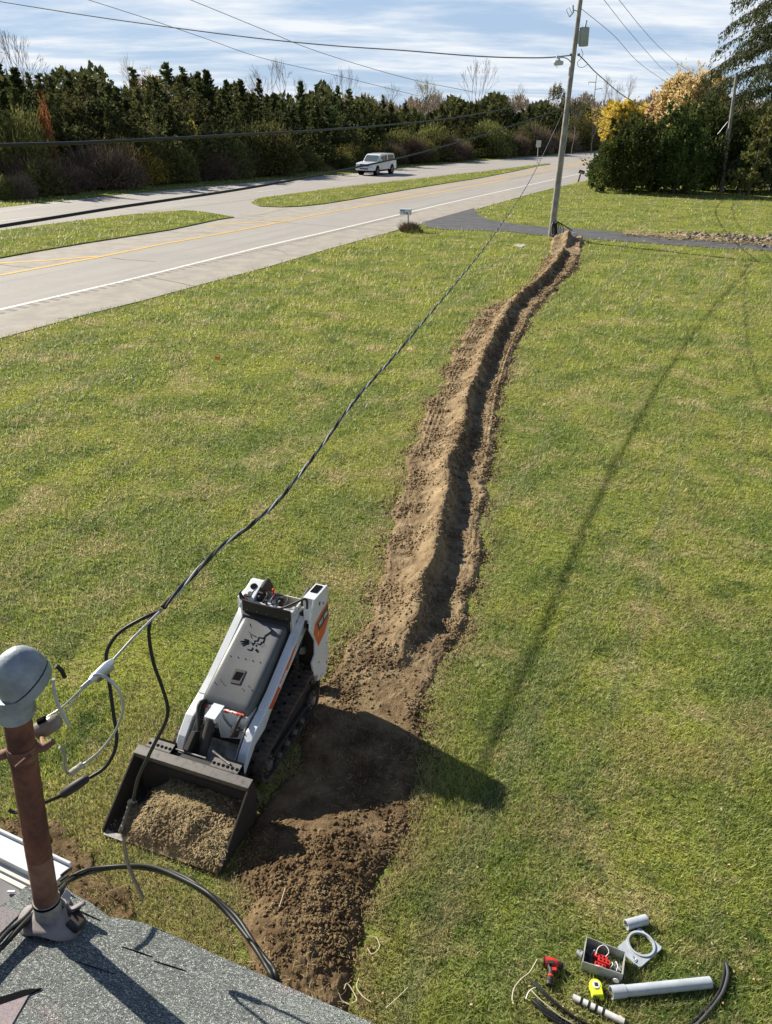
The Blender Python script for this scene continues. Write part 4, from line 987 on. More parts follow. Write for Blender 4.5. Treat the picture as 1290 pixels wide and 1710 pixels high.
# --- undercarriage: two tracks
def track(sx):
    g = empty('track', (0, 0, 0)); g.parent = ldr
    circ = [(1.02, .165, .150), (1.93, .165, .150), (2.00, .40, .115)]
    pts = []
    for (cy_, cz_, r_) in circ:
        for k in range(28):
            a = 2 * math.pi * k / 28; pts.append((cy_ + r_ * math.cos(a), cz_ + r_ * math.sin(a)))
    pts = sorted(set(pts)); 
    def half(P):
        h = []
        for p in P:
            while len(h) >= 2 and (h[-1][0] - h[-2][0]) * (p[1] - h[-2][1]) - (h[-1][1] - h[-2][1]) * (p[0] - h[-2][0]) <= 0: h.pop()
            h.append(p)
        return h
    lo = half(pts); up = half(pts[::-1]); hull = lo[:-1] + up[:-1]
    # resample evenly
    P = [np.array(p) for p in hull]; P.append(P[0]); dist = [0]
    for i in range(1, len(P)): dist.append(dist[-1] + np.linalg.norm(P[i] - P[i - 1]))
    T = dist[-1]; N = 56; xs = np.interp(np.arange(N) * T / N, dist, [p[0] for p in P]); ys = np.interp(np.arange(N) * T / N, dist, [p[1] for p in P])
    x0, x1 = (.245, .455) if sx > 0 else (-.455, -.245)
    b = MB(); vs = []; fs = []
    C = np.array([1.6, .22])
    for i in range(N):
        p = np.array([xs[i], ys[i]]); q = np.array([xs[(i + 1) % N], ys[(i + 1) % N]]); o_ = np.array([xs[i - 1], ys[i - 1]]); t = q - o_; t /= np.linalg.norm(t); nn = np.array([t[1], -t[0]])
        pi = p - nn * .022
        vs += [(x0, p[0], p[1]), (x1, p[0], p[1]), (x1, pi[0], pi[1]), (x0, pi[0], pi[1])]
        # lug
        lug = [p - t * .013, p + t * .013, p + t * .010 + nn * .010, p - t * .010 + nn * .010]
        if i % 1 == 0: b.prism([tuple(l) for l in lug], x0 + .004, x0 + .085, 'x'); b.prism([tuple(l + t * .014) for l in lug], x1 - .085, x1 - .004, 'x')
        # drive window, dark
        if i % 2 == 0:
            w_ = [p - t * .014 + nn * .001, p + t * .014 + nn * .001, p + t * .014 + nn * .003, p - t * .014 + nn * .003]
            b.prism([tuple(l) for l in w_], (x0 + x1) / 2 - .016, (x0 + x1) / 2 + .016, 'x', 1)
    for i in range(N):
        a = 4 * i; c = 4 * ((i + 1) % N)
        for k in range(4): fs.append((a + k, a + (k + 1) % 4, c + (k + 1) % 4, c + k))
    b.add(vs, fs); b.build('rubber_belt', [m_rub, m_glossblk], g)
    xc = (x0 + x1) / 2
    def wheel(y, z, r, nm, spokes=0):
        w = MB(); w.cyl((x0 + .03, y, z), (x1 - .02, y, z), r, 20); w.cyl((x1 - .022 if sx > 0 else x0 + .022, y, z), (x1 + .004 if sx > 0 else x0 - .004, y, z), r * .45, 14, 1)
        for k in range(spokes):
            a = 2 * math.pi * k / spokes; w.cyl(((x1 - .02) if sx > 0 else x0 + .02, y + math.cos(a) * r * .72, z + math.sin(a) * r * .72), ((x1 - .004) if sx > 0 else x0 + .004, y + math.cos(a) * r * .72, z + math.sin(a) * r * .72), r * .10, 6, 1)
        w.build(nm, [m_mblack, m_steel], g, smooth=50)
    wheel(1.02, .165, .105, 'idler_wheel', 6); wheel(1.93, .165, .105, 'idler_wheel', 6); wheel(2.0, .40, .075, 'drive_sprocket', 8)
    for y in (1.22, 1.38, 1.54, 1.70): wheel(y, .10, .055, 'roller')
    MB().prism([(1.02, .12), (1.93, .12), (2.02, .36), (1.86, .40), (1.15, .20)], xc - .03, xc + .05, 'x').prism([(1.10, .155), (1.85, .155), (1.80, .20), (1.15, .20)], xc + sx * .02, xc + sx * .092, 'x').build('track_frame', m_mblack, g, bevel=.004)
for s in (1, -1): track(s)
# --- chassis and front body
MB().prism([(1.02, .16), (2.12, .18), (2.12, .62), (1.95, .78), (1.10, .50), (1.02, .36)], -.215, .215, 'x').build('chassis', m_mblack, ldr, bevel=.006)
fb = empty('front_frame', (0, 0, 0)); fb.parent = ldr
MB().prism([(.80, .16), (1.06, .16), (1.14, .60), (1.10, .61), (1.00, .22), (.80, .20)], -.235, .235, 'x').build('floor_pan', m_mdirty, fb, bevel=.004)
MB().prism([(1.04, .40), (1.09, .40), (1.10, .60), (1.05, .60)], -.235, .235, 'x').build('cross_plate', m_mwhite, fb, bevel=.004)
for s in (-1, 1):
    MB().prism([(.74, .14), (1.16, .18), (1.22, .60), (1.08, .60), (.86, .40), (.74, .26)], s * .238 - .006, s * .238 + .006, 'x').build('cheek_plate', m_mdirty, fb, bevel=.003)
# curved white gusset from the tower bracket to the right
cr_ = [(-.02, .60), (.0, .63), (.02, .56), (.06, .50), (.12, .465), (.19, .475), (.225, .50), (.225, .40), (-.02, .34)]
MB().prism(cr_, 1.005, 1.02, 'y').build('curved_gusset', m_mwhite, fb, bevel=.003)
# bracket that carries the tilt cylinder
MB().prism([(.93, .605), (1.10, .625), (1.10, .36), (1.0, .36), (.97, .55), (.93, .58)], -.015, .0, 'x').prism([(.93, .605), (1.10, .625), (1.10, .36), (1.0, .36), (.97, .55), (.93, .58)], -.115, -.10, 'x').prism([(.925, .606), (1.10, .627), (1.10, .640), (.925, .620)], -.112, -.004, 'x').prism([(.925, .57), (.935, .57), (.935, .61), (.925, .61)], -.112, -.004, 'x').build('cylinder_bracket', m_mwhite, fb, bevel=.004)
MB().tube([(-.058, .95, .585), (-.045, .72, .34)], .043, 16).tube([(-.058, .955, .600), (-.058, .95, .57)], .047, 12).tube([(-.01, .72, .36), (.02, .69, .34)], .02, 8, 1).build('tilt_cylinder', [m_mblack, m_steel], ldr, smooth=50)
MB().tube([(-.045, .70, .36), (-.035, .64, .27)], .020, 10).build('cylinder_rod', m_chrome, ldr, smooth=50)
MB().prism([(.60, .20), (.80, .20), (.86, .50), (.80, .55), (.66, .46)], -.165, -.125, 'x').build('tilt_lever', m_mblack, ldr, bevel=.004)
# hoses
hs = MB()
hs.tube(catmull([(-.20, 1.12, .62), (-.21, 1.02, .66), (-.19, .95, .60), (-.16, .90, .55), (-.14, .86, .50)], 6), .019, 8)
for i in range(14):
    q = np.array((-.20, 1.08, .655)) * (1 - i / 14) + np.array((-.15, .90, .53)) * (i / 14); hs.tube([q, q + np.array([.003, -.006, -.004])], .024, 8)
hs.build('hydraulic_hose', m_mblack, ldr, smooth=60); hs = MB(); hs.tube(catmull([(.17, 1.10, .60), (.19, 1.0, .62), (.18, .94, .56), (.16, .90, .50)], 6), .016, 8).build('hydraulic_hose', m_mblack, ldr, smooth=60)
MB().cyl((.13, .96, .52), (.18, .98, .50), .035, 12).cyl((.175, .97, .54), (.165, .955, .47), .03, 10, 1).cyl((.19, .99, .56), (.185, .98, .50), .014, 8, 1).build('hose_coupling', [m_steel, m_mblack], ldr, smooth=40)
MB().box((.0, 1.062, .612), (.40, .02, .030)).build('warning_decal', mat('red_white_decal', (.72, .70, .66), .5, col2=(.55, .06, .04), vscale=22, thr=(.47, .52)), ldr)
# --- lift arms
armp = [(2.16, 1.09), (1.98, 1.02), (1.36, .665), (1.20, .60), (.98, .53), (.84, .41), (.74, .26), (.66, .10), (.62, .085), (.60, .11), (.66, .17), (.74, .20), (.84, .285), (.98, .40), (1.16, .43), (1.30, .53), (2.02, .90), (2.16, .96)]
def arm(s):
    a, b = (.262, .348) if s > 0 else (-.348, -.262)
    g = MB(); g.prism(armp, a, b, 'x'); o = g.build('lift_arm', m_mwhite, ldr, bevel=.010, seg=3)
    MB().prism([(1.96, 1.012), (1.36, .672), (1.20, .607), (1.20, .600), (1.36, .665), (1.96, 1.005)], a + .003, b - .012, 'x').build('arm_cap', m_mwhite, o)
    return o
aR = arm(1); aL = arm(-1)
# inner rail on the left arm (the flat white ledge seen beside the hood)
MB().prism([(1.85, .84), (1.30, .58), (1.10, .50), (1.10, .48), (1.30, .56), (1.85, .82)], -.265, -.243, 'x').build('arm_ledge', m_mwhite, ldr, bevel=.004)
MB().prism([(1.85, .80), (1.30, .56), (1.10, .48), (1.10, .44), (1.30, .48), (1.85, .72)], .243, .262, 'x').build('hose_channel', m_mblack, ldr)
# decal on the right arm with the maker's lettering
dp = [z1(965, 487), z1(966, 530), z1(930, 605), z1(888, 686), z1(879, 690), z1(884, 640), z1(905, 595), z1(935, 540)]
dl = [onL(u, v, (.3312, 1.6, .8), (1, 0, 0)) for u, v in dp]
arm_dec = MB().prism([(p[1], p[2]) for p in [(0, 1.24, .595), (0, 1.34, .640), (0, 1.74, .868), (0, 1.83, .905), (0, 1.80, .86), (0, 1.62, .735), (0, 1.30, .545)]], .3485, .3498, 'x').build('arm_decal', m_orange, aR)
def text(s, size, mw, m, parent, bold=.0):
    c = bpy.data.curves.new('tmp', 'FONT'); c.body = s; c.size = size; c.extrude = .0006; c.align_x = 'CENTER'; c.align_y = 'CENTER'; c.offset = bold
    o = bpy.data.objects.new('tmp', c); COL.objects.link(o); dg = bpy.context.evaluated_depsgraph_get(); me = bpy.data.meshes.new_from_object(o.evaluated_get(dg)); bpy.data.objects.remove(o); me.materials.clear()
    o = link(me, 'lettering', m, parent); o.matrix_local = mw; return o
def basis(o, x, y):
    x = Vector(x).normalized(); y = Vector(y); z = x.cross(y).normalized(); y = z.cross(x); M_ = Matrix.Identity(4)
    for i in range(3): M_[i][0] = x[i]; M_[i][1] = y[i]; M_[i][2] = z[i]; M_[i][3] = o[i]
    return M_
text('Bobcat', .062, basis((.3510, 1.53, .715), (0, .877, .48), (0, -.48, .877)), m_txt, aR, bold=.002)
# --- hood
hz0, hz1, hy0, hy1 = .665, 1.045, 1.085, 1.885
def hood_z(y): return hz0 + (y - hy0) * (hz1 - hz0) / (hy1 - hy0)
hd = MB(); nx = 14
prof = [(-.243, -.27), (-.238, -.035), (-.232, -.014), (-.216, -.003), (-.19, .0), (-.15, -.003), (.15, -.003), (.19, .0), (.216, -.003), (.232, -.014), (.238, -.035), (.243, -.27)]
rows = [(hy0 - .012, -.13, .93), (hy0 - .006, -.05, .96), (hy0 + .012, -.018, .985), (hy0 + .05, -.002, 1.), (hy0 + .35, .004, 1.), (hy1 - .10, .004, .98), (hy1 - .03, .0, .97), (hy1, -.018, .96)]
vs = []; fs = []
for (y, dz, sc_) in rows:
    for (x, z) in prof: vs.append((x * sc_ + .0, y, hood_z(max(y, hy0)) + z * (1 if y > hy0 else .75) + dz))
np_ = len(prof)
for i in range(len(rows) - 1):
    for k in range(np_ - 1): fs.append((i * np_ + k, i * np_ + k + 1, (i + 1) * np_ + k + 1, (i + 1) * np_ + k))
fs.append(tuple(range(np_))); fs.append(tuple(range((len(rows) - 1) * np_, len(rows) * np_))[::-1])
hood = hd.add(vs, fs).build('hood', m_hood, ldr, smooth=50)
sl = (hz1 - hz0) / (hy1 - hy0); hn = np.array([0, -sl, 1.]) / math.hypot(1, sl); hp = (0, hy0 + .05, hood_z(hy0 + .05) + .004)
def hd_pt(u, v, off=.0008):
    p = np.array(onL(u, v, hp, hn)); return p + hn * off
def lg(x, y): return (400 + x * .05848, 1000 + y * .05848)
strokes = [  # wildcat head; raised black strokes stand in for shade of pressed lines
    ([(298, 700), (312, 760), (345, 815)], 9), ([(265, 945), (330, 1000), (400, 1045), (485, 1082)], 8), ([(315, 1030), (335, 1075), (345, 1110)], 12),
    ([(130, 1155), (200, 1160), (270, 1180)], 11), ([(20, 1215), (120, 1205), (265, 1205)], 11), ([(50, 1285), (150, 1250), (268, 1240)], 12), ([(90, 1340), (180, 1295), (268, 1270)], 12),
    ([(305, 1230), (350, 1265), (425, 1265), (435, 1200), (505, 1198), (530, 1160), (555, 1100), (640, 1118), (720, 1098), (725, 1060)], 12),
    ([(715, 1065), (800, 1010), (945, 905)], 15), ([(718, 1100), (700, 1170), (675, 1250)], 13), ([(495, 1270), (560, 1300), (605, 1275), (635, 1235), (675, 1250)], 12),
    ([(390, 1270), (370, 1325)], 12), ([(490, 1310), (465, 1350)], 13), ([(225, 1435), (290, 1458), (345, 1455), (370, 1420), (380, 1390)], 14),
    ([(600, 1320), (645, 1385)], 5), ([(645, 1300), (690, 1370)], 5), ([(690, 1295), (735, 1345)], 5)]
em = MB()
for pts, w in strokes:
    P = [hd_pt(*lg(*p)) for p in pts]; em.tube(catmull(P, 4) if len(P) > 2 else P, w * .05848 * .0047, 5)
c = hd_pt(*lg(490, 1470), .002); em.cyl(c, c + hn * .004, .012, 12)
em.build('cat_head_emblem', m_logo, hood)
dt = MB()
for p in ((660, 485), (697, 492), (733, 500), (769, 508), (805, 516), (586, 617), (612, 603), (627, 621), (720, 648), (750, 633), (765, 652)):
    c = hd_pt(*z1(*p), .0); dt.cyl(c, c + hn * .003, .0052, 8)
dt.build('vent_hole', m_logo, hood)
q = [hd_pt(*z1(*p), .0) for p in ((684, 547), (738, 558), (705, 625), (655, 614))]
lt = MB().extr(q, hn * .0025).build('hood_latch', m_mblack, hood, bevel=.001)
q2 = [hd_pt(*z1(*p), .003) for p in ((690, 562), (725, 569), (702, 606), (668, 599))]
MB().extr(q2, hn * .002).build('latch_recess', m_logo, lt)
# seam at rear of hood: black seal
MB().prism([(1.88, .93), (1.925, .93), (1.925, 1.062), (1.88, 1.050)], -.240, .240, 'x').build('hood_seal', m_mblack, ldr)
# --- control tower
def pan0(x, y): p = onL(*z8(x, y), (.458, 2.1, .85), (1, 0, 0)); return (p[1], p[2])
tw = empty('control_tower', (0, -.06, -.03)); tw.parent = ldr
TX0, TX1 = -.265, .262
m_blk = m_mblack
# front wall of the console
MB().prism([(1.985, .60), (2.03, .60), (2.03, 1.20), (1.985, 1.20)], TX0, TX1, 'x').build('console_front', m_mwhite, tw, bevel=.004)
MB().prism([(1.970, 1.10), (1.982, 1.10), (1.982, 1.215), (1.970, 1.215)], TX0 + .01, TX1 - .01, 'x').build('guard_plate', m_mblack, tw)
rv = MB()
for i in range(5):
    x = TX0 + .06 + i * (TX1 - TX0 - .11) / 4; rv.ball((x, 1.968, 1.125), .0075, 8)
rv.build('rivet', m_steel, tw)
MB().box((-.002, 2.12, 1.13), (.52, .18, .012)).box((-.002, 2.205, 1.165), (.52, .012, .09), 1).build('console_deck', [m_mdirty, mat('pale_rear_guard', (.60, .58, .48), .5, col2=(.42, .38, .30), vscale=8)], tw)
# levers and wire loops
for x in (-.12, .10):
    g = MB(); g.cyl((x, 2.07, 1.13), (x, 2.07, 1.20), .026, 10); g.ball((x, 2.07, 1.215), .026, 10)
    for sgn in (-1, 1):
        g.tube(catmull([(x + sgn * .02, 2.03, 1.15), (x + sgn * .075, 2.03, 1.23), (x + sgn * .07, 2.10, 1.26), (x + sgn * .0, 2.13, 1.26)], 5), .0075, 6)
    g.tube(catmull([(x - .075, 2.02, 1.19), (x, 2.00, 1.20), (x + .075, 2.02, 1.19)], 5), .0075, 6)
    g.box((x, 2.10, 1.23), (.05, .03, .06))
    g.build('control_lever', m_mblack, tw, smooth=50)
MB().box((-.01, 2.085, 1.165), (.06, .09, .06)).box((-.20, 2.07, 1.15), (.05, .07, .04)).build('switch_box', m_mwhite, tw, bevel=.004)
MB().cyl((.015, 2.10, 1.14), (.0, 2.13, 1.29), .009, 8).ball((.0, 2.13, 1.295), .016, 8).build('throttle_lever', m_red, tw, smooth=50)
MB().ball((-.235, 2.0, 1.20), .026, 10).cyl((-.23, 2.02, 1.15), (-.235, 2.0, 1.19), .012, 8).build('stop_button', m_red, tw, smooth=50)
MB().cyl((-.01, 2.01, 1.15), (-.01, 2.0, 1.26), .011, 8).build('bar_support', m_mblack, tw)
# posts with sloped tops
def post(x0, x1, parts):
    pr = [(1.985, .95), (2.25, .95), (2.25, 1.30), (2.21, 1.305), (2.02, 1.235), (1.985, 1.17)]
    return MB().prism(pr, x0, x1, 'x').build(parts, m_mwhite, tw, bevel=.006)
pl = post(-.285, -.15, 'left_pod'); 
pn = np.array([0, -.34, .94])
MB().cyl(np.array((-.217, 2.14, 1.280)), np.array((-.217, 2.14, 1.280)) + pn * .006, .034, 18).build('cup_hole', m_logo, pl)
MB().cyl(np.array((-.217, 2.06, 1.250)), np.array((-.217, 2.06, 1.250)) + pn * .005, .020, 14).box((-.225, 2.03, 1.239), (.07, .03, .012)).build('gauge_cluster', m_mblack, pl)
MB().prism([(2.10, 1.20), (2.33, 1.10), (2.33, 1.20), (2.26, 1.33), (2.12, 1.30)], -.148, -.105, 'x').build('thigh_pad', m_mblack, tw, bevel=.012)
_a, _b = pan0(235, 372), pan0(430, 150)
pr_ = MB().prism([(_a[0] + .0, _a[1] - .30), (_b[0] - .01, _b[1] - .30), (_b[0] - .01, _b[1] - .004), (_a[0] + .0, _a[1] - .004)], .335, .440, 'x').build('right_pod', m_mwhite, ldr, bevel=.006)
MB().prism([(_a[0] + (_b[0] - _a[0]) * f_, _a[1] + (_b[1] - _a[1]) * f_ + d_) for f_, d_ in ((.38, -.002), (.86, -.002), (.86, .002), (.38, .002))], .355, .425, 'x').build('air_grille', m_logo, pr_)
MB().prism([(2.10, 1.20), (2.30, 1.18), (2.28, 1.32), (2.12, 1.28)], .290, .333, 'x').build('thigh_pad', m_mblack, tw, bevel=.012)
MB().tube(catmull([(-.25, 2.01, 1.20), (-.27, 1.985, 1.27), (-.27, 1.975, 1.30), (-.26, 1.955, 1.27), (-.23, 1.94, 1.25), (-.08, 1.93, 1.245), (.12, 1.93, 1.245), (.19, 1.945, 1.255), (.28, 1.985, 1.30), (.37, 2.03, 1.345), (.395, 2.04, 1.32), (.395, 2.04, 1.24)], 6), .0115, 8).build('grab_bar', m_mblack, tw, smooth=60)
# inner side wall of the console (right), with oval stickers and the dark switch
MB().prism([(1.985, .70), (2.20, .66), (2.20, 1.20), (1.985, 1.20)], TX1 - .006, TX1 + .006, 'x').build('console_side', m_mwhite, tw)
# lower white cover between hood and right arm
MB().prism([(1.96, .80), (2.20, .76), (2.20, 1.16), (1.97, 1.16)], .270, .274, 'x').box((.2765, 2.06, 1.02), (.004, .045, .085), 1).build('side_cover', [m_mwhite, m_mblack], tw)
# --- right rear side panel with the model decal
PX = .458
def pan(x, y): p = onL(*z8(x, y), (PX, 2.1, .85), (1, 0, 0)); return (p[1], p[2])
outl = [(430, 150), (235, 372), (192, 600), (165, 850), (245, 1000), (243, 1200), (195, 1340), (225, 1500), (280, 1600), (390, 1500), (430, 1380), (442, 1150), (442, 700)]
sp_ = MB().prism([pan(*p) for p in outl], PX - .02, PX, 'x').build('side_panel', m_mwhite, ldr, bevel=.004)
MB().prism([pan(*p) for p in ((432, 390), (330, 560), (235, 742), (214, 890), (288, 1072), (385, 860), (440, 650))], PX + .0005, PX + .0015, 'x').build('panel_decal', m_orange, sp_)
MB().prism([pan(*p) for p in ((432, 440), (345, 590), (262, 745), (292, 842), (360, 740), (437, 590))], PX + .0017, PX + .0027, 'x').build('decal_band', m_ddark, sp_)
MB().prism([pan(*p) for p in ((270, 915), (292, 842), (300, 855), (285, 915), (276, 930))], PX + .0017, PX + .0027, 'x').build('decal_accent', mat('bright_orange_decal', (.85, .35, .12), .4), sp_)  # brighter orange piece of the decal
a_ = np.array(pan(300, 748)); b_ = np.array(pan(425, 545)); mid = a_ * .54 + b_ * .46; dd = b_ - a_; dd /= np.linalg.norm(dd)
text('MT 100', .060, basis((PX + .0040, mid[0], mid[1]), (0, dd[0], dd[1]), (0, -dd[1], dd[0])), m_txt, sp_, bold=.0015)
sb = MB()
for (x, y, r_) in ((305, 432, .020), (362, 425, .014), (413, 1025, .008), (298, 1312, .010), (408, 1310, .014), (345, 1485, .008), (318, 1520, .008)):
    p = pan(x, y); sb.cyl((PX, p[0], p[1]), (PX + .002, p[0], p[1]), r_, 12)
sb.build('panel_bolt', m_rail, sp_)
MB().prism([(2.0, .45), (2.22, .35), (2.24, 1.15), (2.0, 1.15)], -.36, -.345, 'x').build('side_panel', m_mwhite, ldr, bevel=.004)
MB().prism([(2.06, .35), (2.22, .35), (2.22, 1.08), (2.06, 1.08)], -.33, .43, 'x').build('rear_body', m_mblack, ldr, bevel=.01)
MB().prism([(2.28, .20), (2.42, .20), (2.42, .23), (2.28, .23)], -.30, .30, 'x').build('ride_platform', m_mblack, ldr, bevel=.004)
# arm pivot hardware by the panel
MB().cyl((.35, 2.03, 1.0), (.372, 2.03, 1.0), .045, 14).cyl((.30, 1.86, .60), (.34, 1.86, .60), .035, 10).box((.31, 1.87, .66), (.05, .06, .05)).build('lift_cylinder', m_mblack, ldr, bevel=.004)
MB().tube([(.30, 1.85, .62), (.30, 2.10, .95)], .030, 12).build('lift_cylinder', m_mblack, ldr, smooth=60)
MB().prism([onL(*z2(x, y), (.35, 1.9, .7), (1, 0, 0))[1:] for x, y in ((800, 1020), (840, 1000), (858, 1035), (845, 1085), (805, 1098), (785, 1080))], .350, .362, 'x').build('hook_plate', m_steel, ldr)
# --- attachment plate with foot steps
def step(x0, x1, parent):
    b = MB(); b.prism([(.585, .455), (.665, .470), (.665, .478), (.585, .463)], x0, x1, 'x'); b.prism([(.575, .425), (.587, .425), (.587, .466), (.575, .466)], x0, x1, 'x')
    n = 6
    for i in range(n):
        x = x0 + (i + .5) * (x1 - x0) / n; b.cyl((x, .5745, .446), (x, .5725, .446), .0135, 12, 1); b.cyl((x, .615, .4695), (x, .6148, .4712), .0145, 12, 1)
    b.box(((x0 + x1) / 2, .66, .38), (x1 - x0 - .03, .10, .15), 1)
    b.build('foot_step', [m_rail, m_logo], parent)
ap = empty('attachment_plate', (0, 0, 0)); ap.parent = ldr
step(-.49, -.25, ap); step(.14, .40, ap)
MB().prism([(.60, .10), (.64, .10), (.66, .40), (.62, .40)], -.44, .44, 'x').box((-.05, .62, .42), (.34, .05, .012)).build('mount_plate', m_mblack, ap)
MB().tube([(.10, .70, .50), (.20, .67, .485), (.30, .64, .48)], .010, 6).box((-.10, .66, .435), (.30, .012, .012)).build('latch_lever', m_steel, ap, smooth=50)
MB().tube([(.405, .60, .22), (.42, .57, .14)], .018, 8).ball((.425, .565, .12), .022, 8).build('lock_pin', m_steel, ap, smooth=50)
# ------------------------------------------------------------------ house roof, mast
def shingle_mat():
    m = bpy.data.materials.new('asphalt_shingle'); m.use_nodes = True; t = m.node_tree; N = t.nodes; L = t.links
    p = N['Principled BSDF']; p.inputs['Roughness'].default_value = .95
    g = N.new('ShaderNodeNewGeometry')
    def nz(s, d=3, r=.6):
        n = N.new('ShaderNodeTexNoise'); n.inputs['Scale'].default_value = s; n.inputs['Detail'].default_value = d; n.inputs['Roughness'].default_value = r; L.new(g.outputs['Position'], n.inputs['Vector']); return n.outputs[0]
    def mx(f, lo, hi, a, b):
        r = N.new('ShaderNodeMapRange'); r.inputs[1].default_value = lo; r.inputs[2].default_value = hi; L.new(f, r.inputs[0]); x = N.new('ShaderNodeMixRGB'); L.new(r.outputs[0], x.inputs[0])
        for i, c in ((1, a), (2, b)):
            if isinstance(c, tuple): x.inputs[i].default_value = (*c, 1)
            else: L.new(c, x.inputs[i])
        return x.outputs[0]
    c = mx(nz(2.2, 2), .42, .58, (.135, .148, .138), (.185, .205, .188))
    c = mx(nz(3.1, 2), .60, .70, c, (.20, .165, .165))
    v = N.new('ShaderNodeTexVoronoi'); v.inputs['Scale'].default_value = 260; L.new(g.outputs['Position'], v.inputs['Vector'])
    sepc = N.new('ShaderNodeSeparateColor'); L.new(v.outputs['Color'], sepc.inputs[0])
    c2 = mx(sepc.outputs[0], .0, .45, (.035, .040, .040), c); c2 = mx(sepc.outputs[0], .78, .95, c2, (.40, .42, .39))
    L.new(c2, p.inputs['Base Color']); b = N.new('ShaderNodeBump'); b.inputs['Strength'].default_value = .7; b.inputs['Distance'].default_value = .004; L.new(v.outputs['Distance'], b.inputs['Height']); L.new(b.outputs[0], p.inputs['Normal'])
    return m
m_sh = shingle_mat(); m_wsid = mat('white_aluminium', (.60, .61, .62), .4, col2=(.50, .51, .52), vscale=4); m_dkroof = mat('dark_flat_roofing', (.13, .125, .135), .8, col2=(.17, .16, .16), vscale=5)
m_wall = mat('pale_siding', (.55, .52, .46), .7)
RZ = 2.8; rn2 = np.array([.4007, .916]); RC = float(rn2 @ G(400, 1612, RZ)[:2]); RS = .40   # eave offset, slope
def roof_z(x, y): return RZ + RS * (RC - (rn2[0] * x + rn2[1] * y))
def onroof(u, v, off=0.):
    p = np.array([0, 0, RZ + RS * RC + off]); n = np.array([RS * rn2[0], RS * rn2[1], 1.]); return onplane(u, v, p, n)
RN = np.array([RS * rn2[0], RS * rn2[1], 1.]); RN /= np.linalg.norm(RN)
hs_ = empty('house', (-.6, .5, 0), 0, 'house corner with grey green asphalt shingle roof in the lower left', 'house')
def H0(p): return np.array(p) - np.array([-.6, .5, 0])
def clip_eave(u, v): return onroof(u, v)
eR = onroof(620, 1710); eM = onroof(330, 1582); eL = onroof(182, 1532)
ed = np.array([rn2[1], -rn2[0]])
def eave_pt(s):
    b = rn2 * RC; p = b + ed * s; return np.array([p[0], p[1], RZ])
outline = [eave_pt(3.5), onroof(630, 1712), onroof(520, 1665), onroof(440, 1629), onroof(380, 1603), onroof(300, 1567), onroof(240, 1541), onroof(182, 1531), onroof(150, 1507), onroof(105, 1483), onroof(43, 1480.5), onroof(-40, 1545), onroof(-260, 1760)]
back = [np.array([p[0], p[1], 0]) for p in (onroof(-260, 1760),)]
far1 = outline[-1].copy(); p1 = np.array([-3.2, -2.4]); p2 = np.array([3.2, -3.6])
outline += [np.array([p1[0], p1[1], roof_z(*p1)]), np.array([p2[0], p2[1], roof_z(*p2)])]
MB().extr([H0(p - RN * .022) for p in outline], RN * .022).build('roof', m_sh, hs_)
rf = [o for o in hs_.children if o.name.startswith('roof')][0]
# second, higher course of shingles: thin laps following the slope
lap = MB()
for k, d in enumerate((.16, .33, .50, .67, .84, 1.01)):
    a = rn2 * (RC - d) + ed * (-1.02 - .05 * k); b = rn2 * (RC - d) + ed * 3.2
    for q in range(1):
        A_ = np.array([a[0], a[1], roof_z(*a)]); B_ = np.array([b[0], b[1], roof_z(*b)]); dn = np.array([rn2[0], rn2[1], -RS]) * .006
# dark open tabs (slits) between shingles
sl_ = MB(); 
for (a, b, w) in (((117, 1515), (168, 1538), 1.6), ((203, 1581), (256, 1599), 1.4), ((256, 1605), (311, 1622), 1.4), ((102, 1487), (127, 1500), 1.2), ((10, 1518), (33, 1526), 1.2), ((118, 1603), (190, 1627), .7), ((300, 1712), (345, 1728), 1.2)):
    A_ = onroof(*a, .0015); B_ = onroof(*b, .0015); t = B_ - A_; t /= np.linalg.norm(t); s_ = np.cross(RN, t) * w * .0019; pts = []
    pts = [A_ + s_ * .3, (A_ + B_) / 2 + s_, B_ + s_ * .3, B_ - s_ * .3, (A_ + B_) / 2 - s_, A_ - s_ * .3]; sl_.extr([H0(p) for p in pts], RN * .0015)
sl_.build('shingle_gap', m_logo, rf)
MB().extr([H0(p) for p in [onroof(-30, 1676, .001), onroof(40, 1655, .001), onroof(70, 1652, .001), onroof(45, 1664, .001), onroof(-30, 1690, .001)]], RN * .004).build('lifted_tab', m_logo, rf)
MB().extr([H0(p) for p in [onroof(-60, 1683, .001), onroof(48, 1663, .001), onroof(20, 1712, .001), onroof(-10, 1760, .001), onroof(-100, 1760, .001)]], RN * .003).build('mauve_shingle', mat('mauve_shingle', (.30, .24, .245), .95, col2=(.20, .17, .18), vscale=160), rf)
MB().extr([H0(p) for p in [onroof(-20, 1522, .002), onroof(10, 1515, .002), onroof(34, 1527, .002), onroof(20, 1540, .002), onroof(-30, 1590, .002)]], RN * .003).build('mauve_shingle', mat('mauve_shingle_b', (.25, .22, .225), .95, col2=(.14, .13, .135), vscale=180), rf)
